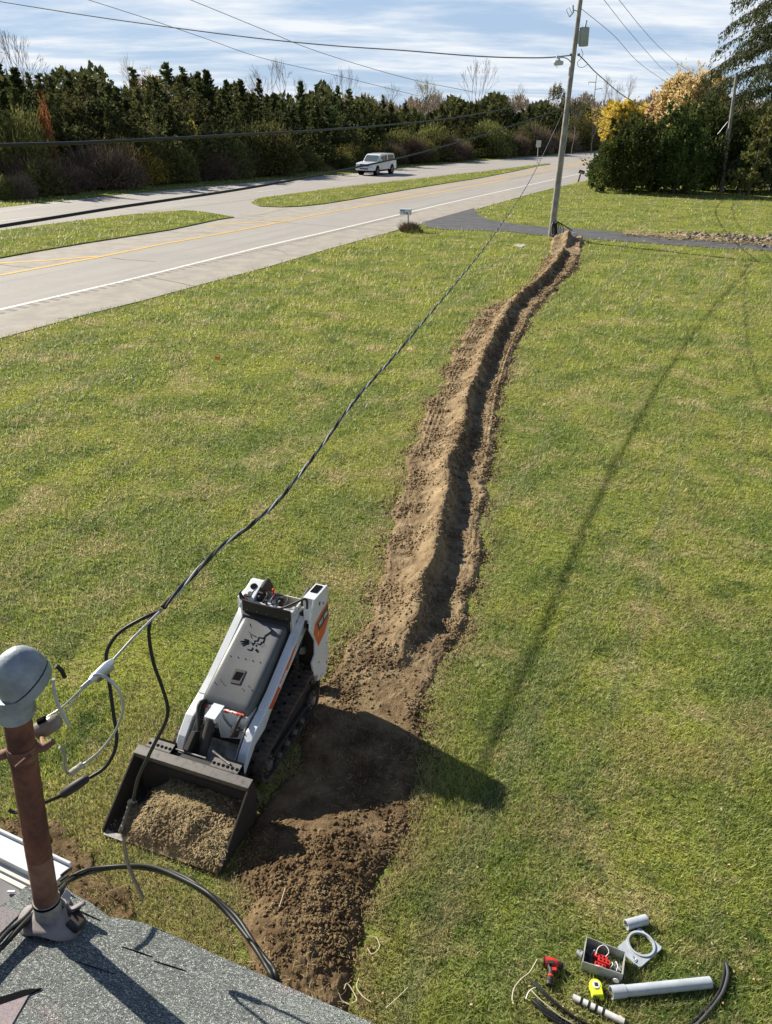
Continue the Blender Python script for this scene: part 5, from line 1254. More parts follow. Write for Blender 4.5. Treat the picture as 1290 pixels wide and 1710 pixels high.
# walls, fascia (what a step aside would show)
wb = []
ins = .30
e0 = rn2 * (RC - ins) + ed * 3.3; e1 = rn2 * (RC - ins) + ed * (-.95); wl_p = [e1, e0, np.array([3.0, -3.4]), np.array([-3.0, -2.2])]
MB().prism([(p[0] + .6, p[1] - .5) for p in wl_p], 0, 2.72, 'z').build('wall', m_wall, hs_)
fa = rn2 * (RC - .02) + ed * (-.93); fb_ = rn2 * (RC - .02) + ed * 3.4
MB().add([H0((fa[0], fa[1], RZ - .16)), H0((fb_[0], fb_[1], RZ - .16)), H0((fb_[0], fb_[1], RZ - .02)), H0((fa[0], fa[1], RZ - .02)), H0((fa[0] - rn2[0] * .02, fa[1] - rn2[1] * .02, RZ - .16)), H0((fb_[0] - rn2[0] * .02, fb_[1] - rn2[1] * .02, RZ - .16)), H0((fb_[0] - rn2[0] * .02, fb_[1] - rn2[1] * .02, RZ - .02)), H0((fa[0] - rn2[0] * .02, fa[1] - rn2[1] * .02, RZ - .02))],
         [(0, 1, 2, 3), (7, 6, 5, 4), (0, 4, 5, 1), (3, 2, 6, 7), (0, 3, 7, 4), (1, 5, 6, 2)]).build('fascia', m_wsid, hs_)
# porch roof: ribbed white aluminium with its gutter, and the dark deck beside it
pz = 2.45
def PG(u, v, z=pz): return H0(G(u, v, z))
pr0, pr1, pr2, pr3 = G(-90, 1347, pz), G(123, 1447, pz), G(100, 1487, pz), G(30, 1492, pz)
MB().extr([PG(-90, 1388), PG(0, 1416), PG(90, 1463), PG(100, 1520), PG(33, 1493), PG(0, 1473), PG(-120, 1425)], (0, 0, -.03)).build('porch_roof', m_wsid, hs_)
por = [o for o in hs_.children if o.name.startswith('porch_roof')][0]
gt = MB()
a, b = G(-120, 1334, pz), G(122, 1449, pz); tdir = (b - a); tdir /= np.linalg.norm(tdir); nd = np.array([-tdir[1], tdir[0], 0]) * -1
if nd @ (G(60, 1500, pz) - a) < 0: nd = -nd
for (o0, o1, zt) in ((0, .012, .035), (.012, .10, .018), (.10, .112, .035)):
    gt.extr([H0(a + nd * o0), H0(b + nd * o0), H0(b + nd * o1), H0(a + nd * o1)], (0, 0, zt))
gt.build('gutter', m_wsid, hs_, bevel=.003)
ribs = MB()
m_rib = mat('warm_grey_rib', (.50, .49, .45), .6)  # ribs slightly darker and warmer than the roof sheet
for k in range(9):
    o0 = .13 + .028 * k; s0 = .0; s1 = np.linalg.norm(b - a) - .05 + .02 * k
    A_ = a + nd * o0; B_ = a + tdir * s1 + nd * o0; ribs.extr([H0(A_), H0(B_), H0(B_ + nd * .013), H0(A_ + nd * .013)], (0, 0, .012))
ribs.build('rib', m_rib, por)
MB().tube([H0(G(102, 1463, pz + .03)), H0(G(112, 1455, pz + .03)), H0(G(120, 1450, pz + .04))], .007, 6).tube([H0(G(100, 1472, pz + .02)), H0(G(115, 1462, pz + .03))], .005, 6).build('gutter_clip', m_mblack, hs_)
MB().extr([PG(-140, 1455, 2.52), PG(0, 1468, 2.52), PG(33, 1487, 2.52), PG(10, 1530, 2.52), PG(-140, 1640, 2.52)], (0, 0, -.03)).build('porch_deck', m_dkroof, hs_)
MB().box(H0(G(19, 1489.5, 2.53)), (.03, .008, .008)).build('chip', m_wsid, hs_)

# ------------------------------------------------------------------ service mast with weatherhead
m_rust = mat('rusty_pipe', (.21, .075, .042), .8, col2=(.075, .026, .018), vscale=9, thr=(.38, .62), bump=.3, bscale=60)
m_rust2 = mat('weathered_pipe', (.24, .12, .075), .8, col2=(.11, .050, .032), vscale=9, thr=(.38, .60), bump=.3, bscale=60)
m_zinc = mat('galvanised_cast_metal', (.31, .345, .37), .6, .25, col2=(.21, .235, .255), vscale=10, thr=(.42, .6), bump=.12, bscale=120)
m_lead = mat('painted_lead_flashing', (.27, .235, .225), .7, col2=(.15, .13, .13), vscale=9)
mbase = onroof(84, 1545); depthY = mbase[1]
mtop = atY(27, 1190, depthY + .02)
MV = mtop - mbase; ML = np.linalg.norm(MV); MV /= ML
mast = empty('service_mast', mbase, 0, 'rusty steel service mast rising from the shingle roof', 'mast')
def m0(p): return np.array(p) - mbase
pr = 19.3 * np.linalg.norm((mbase - EYE) @ cF) / FPX
MB().cyl(m0(mbase + MV * .02), m0(mbase + MV * .34), pr, 28, r2=pr * .99).build('lower_pipe', m_rust2, mast, smooth=60)
MB().cyl(m0(mbase + MV * .33), m0(mbase + MV * (ML + .03)), pr * 1.0, 28).build('upper_pipe', m_rust, mast, smooth=60)
MB().ring(m0(mbase + MV * .03), m0(mbase + MV * .13), pr * 1.10, pr * .98, 24).build('collar', mat('collar_sealant', (.36, .34, .30), .8, col2=(.22, .20, .18), vscale=20), mast, smooth=40)
MB().ring(m0(mbase + MV * .118), m0(mbase + MV * .128), pr * 1.13, pr * .98, 24).build('collar_gap', m_logo, mast)
# torn boot: a curled cone of lead
side = np.cross(RN, np.array([0, 1., 0])); side /= np.linalg.norm(side); fw = np.cross(side, RN)
def rp(a, r_, h_): return m0(mbase + (side * math.cos(a) + fw * math.sin(a)) * r_ + RN * h_)
bt = MB(); vs = []; fs = []; K = 30
for i in range(K):
    a = math.radians(-170 + i * 335 / (K - 1)); out = pr * (2.55 + .25 * math.sin(a * 2 + 1)) ; ht = .012 + .012 * math.sin(a * 3) + (.05 if math.radians(150) < a else 0)
    vs += [rp(a, pr * 1.12, .075), rp(a, pr * 1.5, .045), rp(a, out * .85, .022 + ht * .6), rp(a, out, ht)]
for i in range(K - 1):
    for k in range(3): fs.append((4 * i + k, 4 * i + k + 1, 4 * i + k + 5, 4 * i + k + 4))
o = bt.add(vs, fs).build('roof_boot', m_lead, mast, smooth=60); sd = o.modifiers.new('thick', 'SOLIDIFY'); sd.thickness = .004
MB().extr([rp(math.radians(165), pr * 1.3, .02), rp(math.radians(150), pr * 2.3, .02), rp(math.radians(178), pr * 3.0, .015), rp(math.radians(205), pr * 2.9, .012), rp(math.radians(215), pr * 1.8, .02)], RN * .02).build('torn_flap', m_mblack, mast, bevel=.006)
MB().extr([rp(math.radians(100), pr * 1.15, .06), rp(math.radians(120), pr * 1.3, .11), rp(math.radians(140), pr * 1.5, .10), rp(math.radians(150), pr * 1.3, .04)], np.array([0, -.004, 0])).build('bright_scrap', m_wsid, mast)
# weatherhead
wh = empty('weatherhead', (0, 0, 0)); wh.parent = mast
T = mbase + MV * ML
# axis along which the head leans out: towards the picture right and slightly away
ax = np.array([.86, .35, 0]); ax /= np.linalg.norm(ax); sdv = np.array([-ax[1], ax[0], 0]); up = MV
def hw(a, s_, u_): return m0(T + ax * a + sdv * s_ + up * u_)
def loft(sections, mt, nm, par, sm=70):
    """sections: list of (centre a, centre u, half a, half s, tilt) ellipses stacked"""
    vs = []; fs = []; K = 28
    for (ca, cu, ha, hs2, tl) in sections:
        for k in range(K):
            q = 2 * math.pi * k / K; a_ = math.cos(q) * ha; s_ = math.sin(q) * hs2
            vs.append(hw(ca + a_ * math.cos(tl), s_, cu + a_ * math.sin(tl)))
    n = len(sections)
    for i in range(n - 1):
        for k in range(K): fs.append((i * K + k, i * K + (k + 1) % K, (i + 1) * K + (k + 1) % K, (i + 1) * K + k))
    fs.append(tuple(range(K))); fs.append(tuple(range((n - 1) * K, n * K))[::-1])
    return MB().add(vs, fs).build(nm, mt, par, smooth=sm)
r_ = pr * 1.13
loft([(0, -.012, r_ * 1.12, r_ * 1.12, 0), (0, .03, r_ * 1.22, r_ * 1.22, 0), (.004, .075, r_ * 1.32, r_ * 1.28, .10)], m_zinc, 'neck_collar', wh)
tl = math.radians(40)
loft([(.052, .068, r_ * 1.62, r_ * 1.30, tl), (.043, .089, r_ * 1.80, r_ * 1.42, tl), (.038, .098, r_ * 1.80, r_ * 1.42, tl)], m_zinc, 'skirt', wh, 50)
loft([(.035, .1035, r_ * 1.84, r_ * 1.47, tl), (.024, .124, r_ * 1.82, r_ * 1.43, tl), (.012, .150, r_ * 1.68, r_ * 1.28, tl), (.000, .172, r_ * 1.42, r_ * 1.03, tl), (-.008, .188, r_ * 1.04, r_ * .70, tl), (-.013, .197, r_ * .53, r_ * .34, tl), (-.014, .199, r_ * .1, r_ * .06, tl)], m_zinc, 'hood_shell', wh)
MB().cyl(hw(.045, -.0, .02), hw(.047, .0, .075), .006, 8).box(hw(.047, -.012, .03), (.012, .01, .05)).build('clamp_screw', m_steel, wh)
# mast clamp + insulator (spool in its clevis)
ck_ = mbase + MV * (ML * .845)
MB().ring(m0(ck_ - MV * .022), m0(ck_ + MV * .022), pr * 1.08, pr * .99, 28).build('clamp_band', m_rust2, mast, smooth=50)
e_r = np.array([.93, .30, .0])
MB().tube([m0(ck_ + e_r * pr), m0(ck_ + e_r * (pr + .02) + np.array([0, 0, -.005])), m0(ck_ + e_r * (pr + .05) + np.array([0, 0, .012]))], [.016, .013, .010], 8).build('clamp_lug', m_rust2, mast, smooth=50)
MB().tube([m0(ck_ - e_r * pr), m0(ck_ - e_r * (pr + .05) + np.array([0, 0, -.01]))], [.016, .012], 8).tube([m0(ck_ - e_r * (pr + .05)), m0(ck_ - e_r * (pr + .16) + np.array([0, 0, .02]))], .010, 6, 1).build('clamp_lug', [m_rust2, m_steel], mast, smooth=50)
MB().cyl(m0(atY(28, 1281, mbase[1] - .06)), m0(atY(50, 1262, mbase[1] - .06)), .0065, 8).build('clamp_bolt', m_rust, mast, smooth=50)
MB().tube([m0(atY(x, y, mbase[1] + .06)) for x, y in ((36, 1357), (25, 1357), (18, 1355), (14, 1352))], .006, 6).build('stub_wire', m_mblack, mast)
m_porc = mat('brown_glazed_porcelain', (.075, .050, .036), .25, col2=(.19, .16, .13), vscale=9, thr=(.5, .7))
yI = mbase[1] + .16
ia, ib = atY(62, 1222, yI), atY(98, 1203, yI + .02); ind = (ib - ia) / np.linalg.norm(ib - ia)
ins = empty('insulator', ia, 0, 'brown glazed strain insulator hanging on the mast clamp', 'insulator')
def i0(p): return np.array(p) - ia
iL = np.linalg.norm(ib - ia)
MB().tube([i0(ia - ind * .004), i0(ia), i0(ia + ind * iL * .3), i0(ia + ind * iL * .75), i0(ib), i0(ib + ind * .004)], [.018, .027, .029, .027, .022, .016], 16).build('body', m_porc, ins, smooth=50)
MB().tube([i0(ia + ind * iL * .3 + np.array([-.010, -.004, .027])), i0(ia + ind * iL * .6 + np.array([-.008, -.004, .027]))], .011, 8).build('slot', m_logo, ins)
MB().tube([i0(ck_ + e_r * (pr + .02)), i0(ia + ind * .01 + np.array([0, 0, -.02])), i0(ia + ind * .03)], .006, 6).build('clevis', m_rust2, ins)
# wires
m_blkwire = mat('black_insulation', (.012, .013, .013), .5, spec=.35); m_bare = mat('bare_aluminium_strand', (.48, .49, .48), .4, .7); m_greyw = mat('grey_insulation', (.28, .30, .29), .5)
def wire(name, pts, r, m, lab, cat='cable', k=8, group=None, n=8):
    P = catmull(pts, k); o0 = P[0]; b = MB().tube([p - o0 for p in P], r, n); o = b.build(name, m, smooth=70); o.location = V(o0); tag(o, lab, cat, group); return o
POLE_B = G(920, 398.5); PY = POLE_B[1]
# service drop: two insulated legs wound round a bare messenger, from the pole to the mast
sd_pts = [(941, 186, PY), (895, 283, 24.), (830, 385, 13.9), (700, 546, 7.4), (600, 660, 5.30), (535, 748, 4.45), (470, 830, 3.72), (420, 876, 3.30), (370, 913, 2.98), (320, 963, 2.62), (268, 1020, 2.34)]
SDP = catmull([atY(u, v, y) for u, v, y in sd_pts], 40)
def twisted(P, R_, rs, mats, pitch):
    P = [np.array(p) for p in P]; ph = 0; strands = [[], [], []]
    for i, p in enumerate(P):
        t = P[min(i + 1, len(P) - 1)] - P[max(i - 1, 0)]; t /= np.linalg.norm(t); u_ = np.cross(t, [0, 0, 1.]); u_ /= np.linalg.norm(u_); w_ = np.cross(u_, t)
        if i: ph += np.linalg.norm(P[i] - P[i - 1]) / pitch * 2 * math.pi
        for k in range(3):
            a = ph + k * 2.094; strands[k].append(p + (u_ * math.cos(a) + w_ * math.sin(a)) * R_)
    return strands
# resample evenly in arc length, 4 cm near and coarser far
P_ = SDP; ds_ = [0]
for i in range(1, len(P_)): ds_.append(ds_[-1] + np.linalg.norm(P_[i] - P_[i - 1]))
ss_ = np.arange(0, ds_[-1], .045); A3 = np.array(P_); PP = np.stack([np.interp(ss_, ds_, A3[:, k]) for k in range(3)], 1)
st3 = twisted(PP[::-1], .0062, None, None, .50)
sdr = empty('service_drop', SDP[-1], 0, 'twisted black and bare service cable strung from the utility pole to the mast', 'cable')
for k, (mm, rr2) in enumerate(((m_blkwire, .0056), (m_blkwire, .0056), (m_bare, .0040))):
    MB().tube([p - SDP[-1] for p in st3[k]], rr2, 6).build('conductor' if k < 2 else 'messenger', mm, sdr, smooth=70)
E0 = SDP[-1]
def sp3(L_, y0, y1=None):
    n = len(L_); y1 = y0 if y1 is None else y1
    return [atY(u, v, y0 + (y1 - y0) * i / (n - 1)) for i, (u, v) in enumerate(L_)]
# messenger dead end
pw1 = [E0, atY(222, 1066, 2.15), atY(186, 1106, 2.03)]
MB().tube([p - E0 for p in pw1], .0045, 6).build('messenger', m_bare, sdr)
ca, cb = atY(188, 1104, 2.03), atY(150, 1138, 1.93)
cl = empty('wedge_clamp', ca, 0, 'bright metal wedge clamp gripping the end of the service cable', 'clamp')
dv_ = (cb - ca); dn_ = dv_ / np.linalg.norm(dv_)
MB().tube([(0, 0, 0), dv_ * .25, dv_ * .8, dv_], [.010, .0155, .013, .008], 10).build('body', mat('bright_aluminium', (.62, .63, .62), .35, .7), cl, smooth=30)
MB().tube([np.array([.004, -.004, -.013]) + dv_ * .1, dv_ * .75 + np.array([.004, -.004, -.012])], .011, 8).build('wedge', m_steel, cl)
MB().tube([dv_, dv_ + dn_ * .012, dv_ + dn_ * .035], .008, 6).build('bail_lug', m_bare, cl)
wire('bail_wire', [cb + dn_ * .02, atY(105, 1180, 1.90), atY(80, 1197, 1.87), atY(76, 1203, 1.86)], .0032, m_bare, 'upper thin bare wire tying the clamp to the insulator', 'wire')
wire('bail_wire', [cb + dn_ * .02, atY(118, 1178, 1.90), atY(103, 1198, 1.88), atY(98, 1203, 1.87)], .0032, m_bare, 'lower thin bare wire tying the clamp to the insulator', 'wire')
# two cut conductors hanging from the end of the twist
wire('hanging_conductor', [E0] + sp3([(236, 1034), (200, 1056), (180, 1084), (178, 1112), (184, 1150), (190, 1195), (195, 1230), (190, 1258), (175, 1282), (150, 1299)], 2.30, 2.05), .0070, m_blkwire, 'left black conductor looping down to the black splice tube by the mast', 'cable')
wire('hanging_conductor', [E0] + sp3([(252, 1035), (249, 1062), (256, 1105), (270, 1145), (280, 1180), (277, 1205), (262, 1235), (247, 1265), (231, 1300), (224, 1330), (222, 1340)], 2.34, 2.20), .0070, m_blkwire, 'right black conductor hanging down in front of the bucket', 'cable')
# splices
a_, b_ = atY(148, 1298, 2.05), atY(100, 1330, 2.0); sp1 = MB(); d_ = b_ - a_
o = sp1.tube([d_ * 0, d_ * .06, d_ * .14, d_ * .5, d_ * .88, d_ * .95, d_], [.008, .013, .017, .019, .017, .011, .007], 12).build('splice_tube', m_mblack, smooth=50); o.location = V(a_); tag(o, 'black splice tube near the mast joining the left conductor', 'splice')
wire('splice_tail', sp3([(100, 1330), (88, 1335), (74, 1341), (55, 1347)], 2.0, 1.9), .0065, m_blkwire, 'short black wire running from the black splice tube behind the mast', 'wire')
pts = [atY(u, v, y) for u, v, y in ((223, 1338, 2.20), (221, 1347, 2.20), (216, 1362, 2.19), (211, 1378, 2.18), (207, 1388, 2.17), (207, 1395, 2.17))]
rr3 = random.Random(3); PP2 = catmull(pts, 6)
o = MB().tube([p - PP2[0] + np.array([rr3.uniform(-.0018, .0018), 0, rr3.uniform(-.0018, .0018)]) for p in PP2], [(.010 if (i < 3 or i > len(PP2) - 7) else .0205 + rr3.uniform(-.003, .002)) for i in range(len(PP2))], 10).build('taped_splice', m_mblack, smooth=30); o.location = V(PP2[0]); tag(o, 'lumpy black taped splice hanging over the bucket', 'splice')
wire('splice_tail', sp3([(207, 1395), (208, 1412), (213, 1440), (222, 1465), (233, 1487), (239, 1500)], 2.17, 2.12), .0075, mat('dusty_black_wire', (.13, .11, .10), .6), 'dusty wire below the taped splice ending above the grass', 'wire')
# coil of bare messenger tail and its connector
wire('messenger_tail', [cb + dn_ * -.01] + sp3([(160, 1126), (180, 1133), (198, 1152), (206, 1180), (200, 1205), (192, 1222), (178, 1242), (160, 1262), (147, 1272), (138, 1277)], 1.95, 1.93), .0048, m_bare, 'curling bare grey wire tail under the wedge clamp', 'wire', group=None)
wire('messenger_tail', [cb + dn_ * -.01] + sp3([(166, 1128), (188, 1142), (201, 1162), (204, 1190), (196, 1214), (184, 1234), (165, 1256), (145, 1272)], 1.955, 1.93), .0035, m_bare, 'second strand running beside the curling bare wire tail', 'wire')
a_, b_ = atY(139, 1276, 1.93), atY(117, 1293, 1.92); d_ = b_ - a_
o = MB().tube([d_ * 0, d_ * .1, d_ * .35, d_ * .65, d_ * .9, d_], [.008, .0125, .0105, .0125, .0115, .007], 10).build('compression_connector', mat('clear_connector', (.50, .49, .42), .4, .3, col2=(.30, .28, .2), vscale=40), smooth=40); o.location = V(a_); tag(o, 'pale connector on the end of the curling bare wire', 'connector')
wire('connector_tail', sp3([(117, 1293), (112, 1290), (108, 1278), (108, 1262), (103, 1250), (99, 1248)], 1.92, 1.9), .0055, mat('dull_wire', (.30, .29, .24), .5, .4), 'short dull wire curling up from the pale connector', 'wire')
# loose wires out of the weatherhead
wire('loose_wire', sp3([(89, 1134), (90, 1150), (95, 1172), (103, 1190), (110, 1202), (116, 1212)], mbase[1] + .14, mbase[1] + .16), .0050, mat('pale_grey_wire', (.42, .45, .46), .5), 'pale grey wire dropping out of the weatherhead', 'wire')
wire('loose_wire', sp3([(93, 1112), (99, 1116), (104, 1122), (108, 1131)], mbase[1] + .12, mbase[1] + .13), .0068, m_blkwire, 'short black wire stub sticking out of the weatherhead', 'wire')
# black bundle over the roof and down to the trench
def bundle(name, pts, offs, r, m, lab):
    P = catmull(pts, 8); e = empty(name, P[0], 0, lab, 'cable')
    for i, (dx, dy, dz, rr_) in enumerate(offs):
        Q = [p - P[0] + np.array([dx, dy, dz]) * (1 + .35 * math.sin(j * .35 + i * 2)) for j, p in enumerate(P)]; MB().tube(Q, rr_, 7).build('strand', m, e, smooth=70)
    return e
bp = [onroof(-60, 1640, .03), onroof(0, 1585, .03), onroof(30, 1552, .03), onroof(62, 1520, .03), onroof(92, 1494, .045), atY(112, 1474, 2.35), atY(150, 1458, 2.45), atY(200, 1449, 2.45), atY(250, 1452, 2.35), atY(300, 1468, 2.2), atY(345, 1494, 2.08), atY(385, 1532, 1.98), atY(420, 1576, 1.85), atY(445, 1615, 1.75), atY(462, 1645, 1.68), np.array([-.25, 1.62, 2.3])]
bundle('cable_bundle', bp, ((0, 0, 0, .0088), (.010, .006, .006, .0088), (-.006, .004, .014, .0075)), .009, m_blkwire, 'bundle of black cables arching from the roof down to the trench')
# ------------------------------------------------------------------ utility poles
m_pole = mat('weathered_pole_wood', (.30, .28, .25), .9, col2=(.19, .175, .155), vscale=2.5, bump=.6, bscale=30)
m_gal = mat('galvanised_steel', (.42, .44, .45), .45, .6); m_trafo = mat('transformer_grey', (.30, .33, .35), .5)
ptop = atY(970, 0, PY); pv = (ptop - POLE_B) / ptop[2]
pole = empty('utility_pole', POLE_B, 0, 'tall weathered wooden utility pole with transformer and street light at the end of the trench', 'utility pole')
def pp(z): return pv * z
def prad(z): return .150 - .0052 * z
MB().tube([pp(z) for z in np.linspace(0, 12.5, 14)], [prad(z) for z in np.linspace(0, 12.5, 14)], 18).build('shaft', m_pole, pole, smooth=60)
def q(u, v, dy=0.): return atY(u, v, PY + dy) - POLE_B
c0, c1 = q(974.5, 77), q(977, 46)
MB().tube([c0, c0 + (c1 - c0) * .03, c1 - (c1 - c0) * .05, c1, c1 + (c1 - c0) * .04], [.19, .215, .215, .225, .16], 20).build('transformer_can', m_trafo, pole, smooth=50)
t_ = [o for o in pole.children if o.name.startswith('transformer')][0]
MB().tube([q(977.5, 45), q(980, 35)], [.05, .03], 8).tube([q(980, 35), q(980.3, 33.5)], .04, 8).build('bushing', m_trafo, t_)
MB().box((q(967, 62) + pp(0)), (.16, .10, .5)).build('mount_bracket', m_gal, pole)
MB().tube([q(964.5, 17.5), q(958, 16.5)], .02, 6).tube([q(957.5, 8), q(958, 20), q(951.5, 27.5)], .035, 8, 1).tube([q(951.5, 27.5), q(948, 20), q(946.5, 15.5), q(951, 12), q(956, 22)], .015, 5).build('fuse_cutout', [m_gal, m_trafo], pole)
MB().tube(catmull([q(955, 107), q(951, 100), q(944, 96), q(934, 95)], 6), .022, 8).build('lamp_arm', m_gal, pole, smooth=60)
l = MB(); hd_ = q(933, 104.5); l.tube([q(925, 105.5), q(927, 104.5), q(937, 104.5), q(941, 105)], [.07, .12, .10, .07], 12).tube([q(934, 101), q(934.5, 95)], .05, 8).box(q(932, 95), (.13, .1, .12)).tube([q(930.5, 108), q(930.5, 114)], .012, 5)
l.build('street_light', mat('lamp_housing', (.50, .52, .52), .5), pole, smooth=40)
for u in (954, 967): MB().tube([q(u - 2, 91), q(u + 2, 91)], .055, 10).build('spool_insulator', m_porc, pole, smooth=50)
MB().box(q(951.5, 118), (.09, .16, .34)).build('junction_box', m_gal, pole, bevel=.01)
MB().tube([q(927, 372), pp(.9) + np.array([.17, 0, 0])], .02, 6).tube([pp(.05) + np.array([.17, -.05, 0]), pp(5.6) + np.array([.13, -.06, 0])], .018, 6).build('ground_conduit', m_gal, pole)
MB().tube(catmull([q(971, 81), q(974, 90), q(970, 98), q(965, 104), q(967, 111), q(974, 112), q(982, 107)], 5), .012, 5).tube(catmull([q(955, 92), q(957, 80), q(958, 70)], 4), .008, 4).build('jumper_wire', m_blkwire, pole)
# heap of black service cable loops at its foot
lc = empty('cable_coil', POLE_B, 0, 'coil of black cable loops hanging at the foot of the utility pole', 'cable')
for i, (x0, x1, vb) in enumerate(((921, 926, 392), (922, 929, 396), (926, 931, 397), (927, 934, 397), (930, 937, 396), (931, 941, 396), (924, 928, 396))):
    P = [q(928, 371, -.2)] + [q((928 + x0) / 2 - 1, 372, -.25), q(x0, 380, -.3), q(x0 + .5, 390, -.35), q((x0 + x1) / 2, vb, -.4), q(x1, 390, -.35), q(x1 - .3, 380, -.3), q((930 + x1) / 2, 371.5, -.22)]
    MB().tube(catmull(P, 5), .020 if i != 0 else .016, 6).build('loop', m_blkwire if i != 0 else mat('pale_cable', (.45, .45, .40), .6), lc, smooth=70)
wire('cut_cable', [atY(u, v, PY - .3) for u, v in ((926, 377), (930, 370), (937, 373), (947, 379), (956, 385))], .024, m_blkwire, 'stiff black cable pointing right from the pole foot coil')
wire('cut_cable', [atY(u, v, PY - .9) for u, v in ((956, 397.5), (961, 395.5), (964, 393))], .018, m_blkwire, 'short black cable end sticking out of the spoil heap')
wire('cut_cable', [atY(u, v, PY - .2) for u, v in ((952, 391), (958, 389), (963, 388.5), (967, 390), (974, 391.5))], .018, mat('pale_cable_end', (.62, .62, .58), .6), 'pale stripped cable ends lying on the driveway by the pole')
# second pole
b2 = G(1205, 320); t2 = atY(1231, 124, b2[1]); d2 = (t2 - b2)
p2 = empty('utility_pole', b2, 0, 'leaning grey wooden pole in front of the dark evergreens at the right', 'utility pole')
MB().tube([d2 * f for f in np.linspace(0, 1, 9)], [.17 - .05 * f for f in np.linspace(0, 1, 9)], 14).build('shaft', m_pole, p2, smooth=60)
g0 = atY(1197, 320, b2[1]) - b2; g1 = atY(1216, 214, b2[1]) - b2
MB().tube([g0, g0 * .5 + g1 * .5 + np.array([-.05, 0, 0]), g1], .06, 6).build('brace', m_bark, p2); MB().tube([atY(1199, 224, b2[1] - .1) - b2, atY(1216, 203, b2[1] - .1) - b2], .03, 6).build('stub_rod', m_gal, p2)
# overhead lines
pn_ = np.array([.926, -.377, 0]); POLE3 = POLE_B + np.array([0, 0, 5.])
def inpl(L_, deg=21.6): return [onplane(u, v, POLE3, (math.cos(math.radians(deg)), -math.sin(math.radians(deg)), 0)) for u, v in L_]
wire('telephone_cable', inpl([(941, 181), (900, 194.5), (820, 221), (740, 244.5), (667, 263.5), (600, 278), (500, 298.5), (400, 316), (300, 331), (200, 345.5), (100, 361.5), (0, 377.5), (-60, 386)]), .020, m_blkwire, 'thick black telephone cable running from the utility pole to the left edge', n=10)
wire('telephone_cable', inpl([(943, 160), (900, 171), (780, 193), (667, 206.5), (550, 216), (440, 222.5), (300, 230), (150, 237.5), (0, 242), (-120, 243)], 17.), .013, m_blkwire, 'upper black cable crossing in front of the wood to the left edge')
wire('power_line', inpl([(954, 92), (900, 96), (800, 93.5), (671, 83.5), (560, 76), (440, 64.5), (300, 47), (150, 26), (0, 2), (-200, -30)], -62.), .028, mat('grey_line', (.13, .14, .15), .6), 'grey power line crossing the sky from the left edge to the utility pole', n=6)
m_thin = mat('thin_line', (.16, .17, .18), .6)
def line3(L_, r_, lab): wire('power_line', [atY(u, v, y) for u, v, y in L_], r_, m_thin, lab, k=5, n=5)
line3([(60, -28, 300), (150, 0, 300), (256, 34, 320), (341, 63, 340), (440, 97, 370), (560, 125, 400), (700, 160, 440)], .10, 'faint far power line sloping down from the top left')
line3([(230, -34, 300), (320, 0, 300), (440, 49, 320), (535, 87, 340), (679, 130, 380), (790, 153, 420)], .10, 'faint far power line starting right of the upper left tree')
line3([(965, 8, PY), (975, 17, PY + 1), (1027, 60, 50), (1060, 97, 58), (1093, 123, 66), (1127, 140, 75), (1200, 150, 88)], .013, 'thin line from the pole top down to the autumn trees')
line3([(985, -30, 40), (1010, 0, 44), (1047, 47, 52), (1087, 93, 62), (1110, 117, 70), (1132, 130, 78), (1200, 155, 90)], .013, 'middle thin line sloping over the autumn trees')
line3([(1008, -30, 40), (1035, 0, 44), (1073, 47, 52), (1107, 83, 62), (1150, 117, 74), (1215, 150, 90)], .013, 'rightmost thin line sloping over the autumn trees')
tp = catmull([atY(u, v, y) for u, v, y in ((968, 92, PY), (980, 104, PY + 2), (993, 118, PY + 4), (1010, 133, PY + 7), (1033, 153, PY + 12), (1060, 170, PY + 17), (1093, 182, PY + 23), (1140, 184, PY + 28), (1200, 172, PY + 31))], 10)
wire('service_line', tp[::6] + [tp[-1]], .024, m_blkwire, 'twisted black service line sagging right from the pole to the evergreens', n=7)
wire('telephone_cable', [atY(u, v, y) for u, v, y in ((952, 180, PY), (973, 197, 46), (1010, 217, 53), (1047, 233, 60), (1077, 238, 66), (1110, 237, 71), (1213, 226, 73))], .022, m_blkwire, 'black cable sagging from the utility pole across the left evergreen')
wire('telephone_cable', [atY(u, v, y) for u, v, y in ((955, 165, PY), (1007, 193, 53), (1040, 207, 60), (1090, 218, 68), (1217, 200, 73))], .014, m_blkwire, 'thin cable just above the sagging one right of the pole')
# steel pylon on the horizon
pb = G(990, 212, 0); YP = 420.; pbase = atY(989, 200, YP); pbase[2] = 0
py_ = empty('steel_pylon', pbase, 0, 'slim steel power pylon on the horizon right of the utility pole', 'pylon')
def pq(u, v): return atY(u, v, YP) - pbase
MB().tube([np.zeros(3), pq(991, 180), pq(997, 124)], [.5, .35, .16], 8).build('mast', m_gal, py_)
for a, b_ in (((996, 137), (983.5, 136.5)), ((995, 149), (1006, 147)), ((992.5, 160), (982, 158))): MB().tube([pq(*a), pq(*b_)], .16, 6).tube([pq(*b_), pq(b_[0] + .2, b_[1] + 5)], .10, 5).build('cross_arm', m_gal, py_)
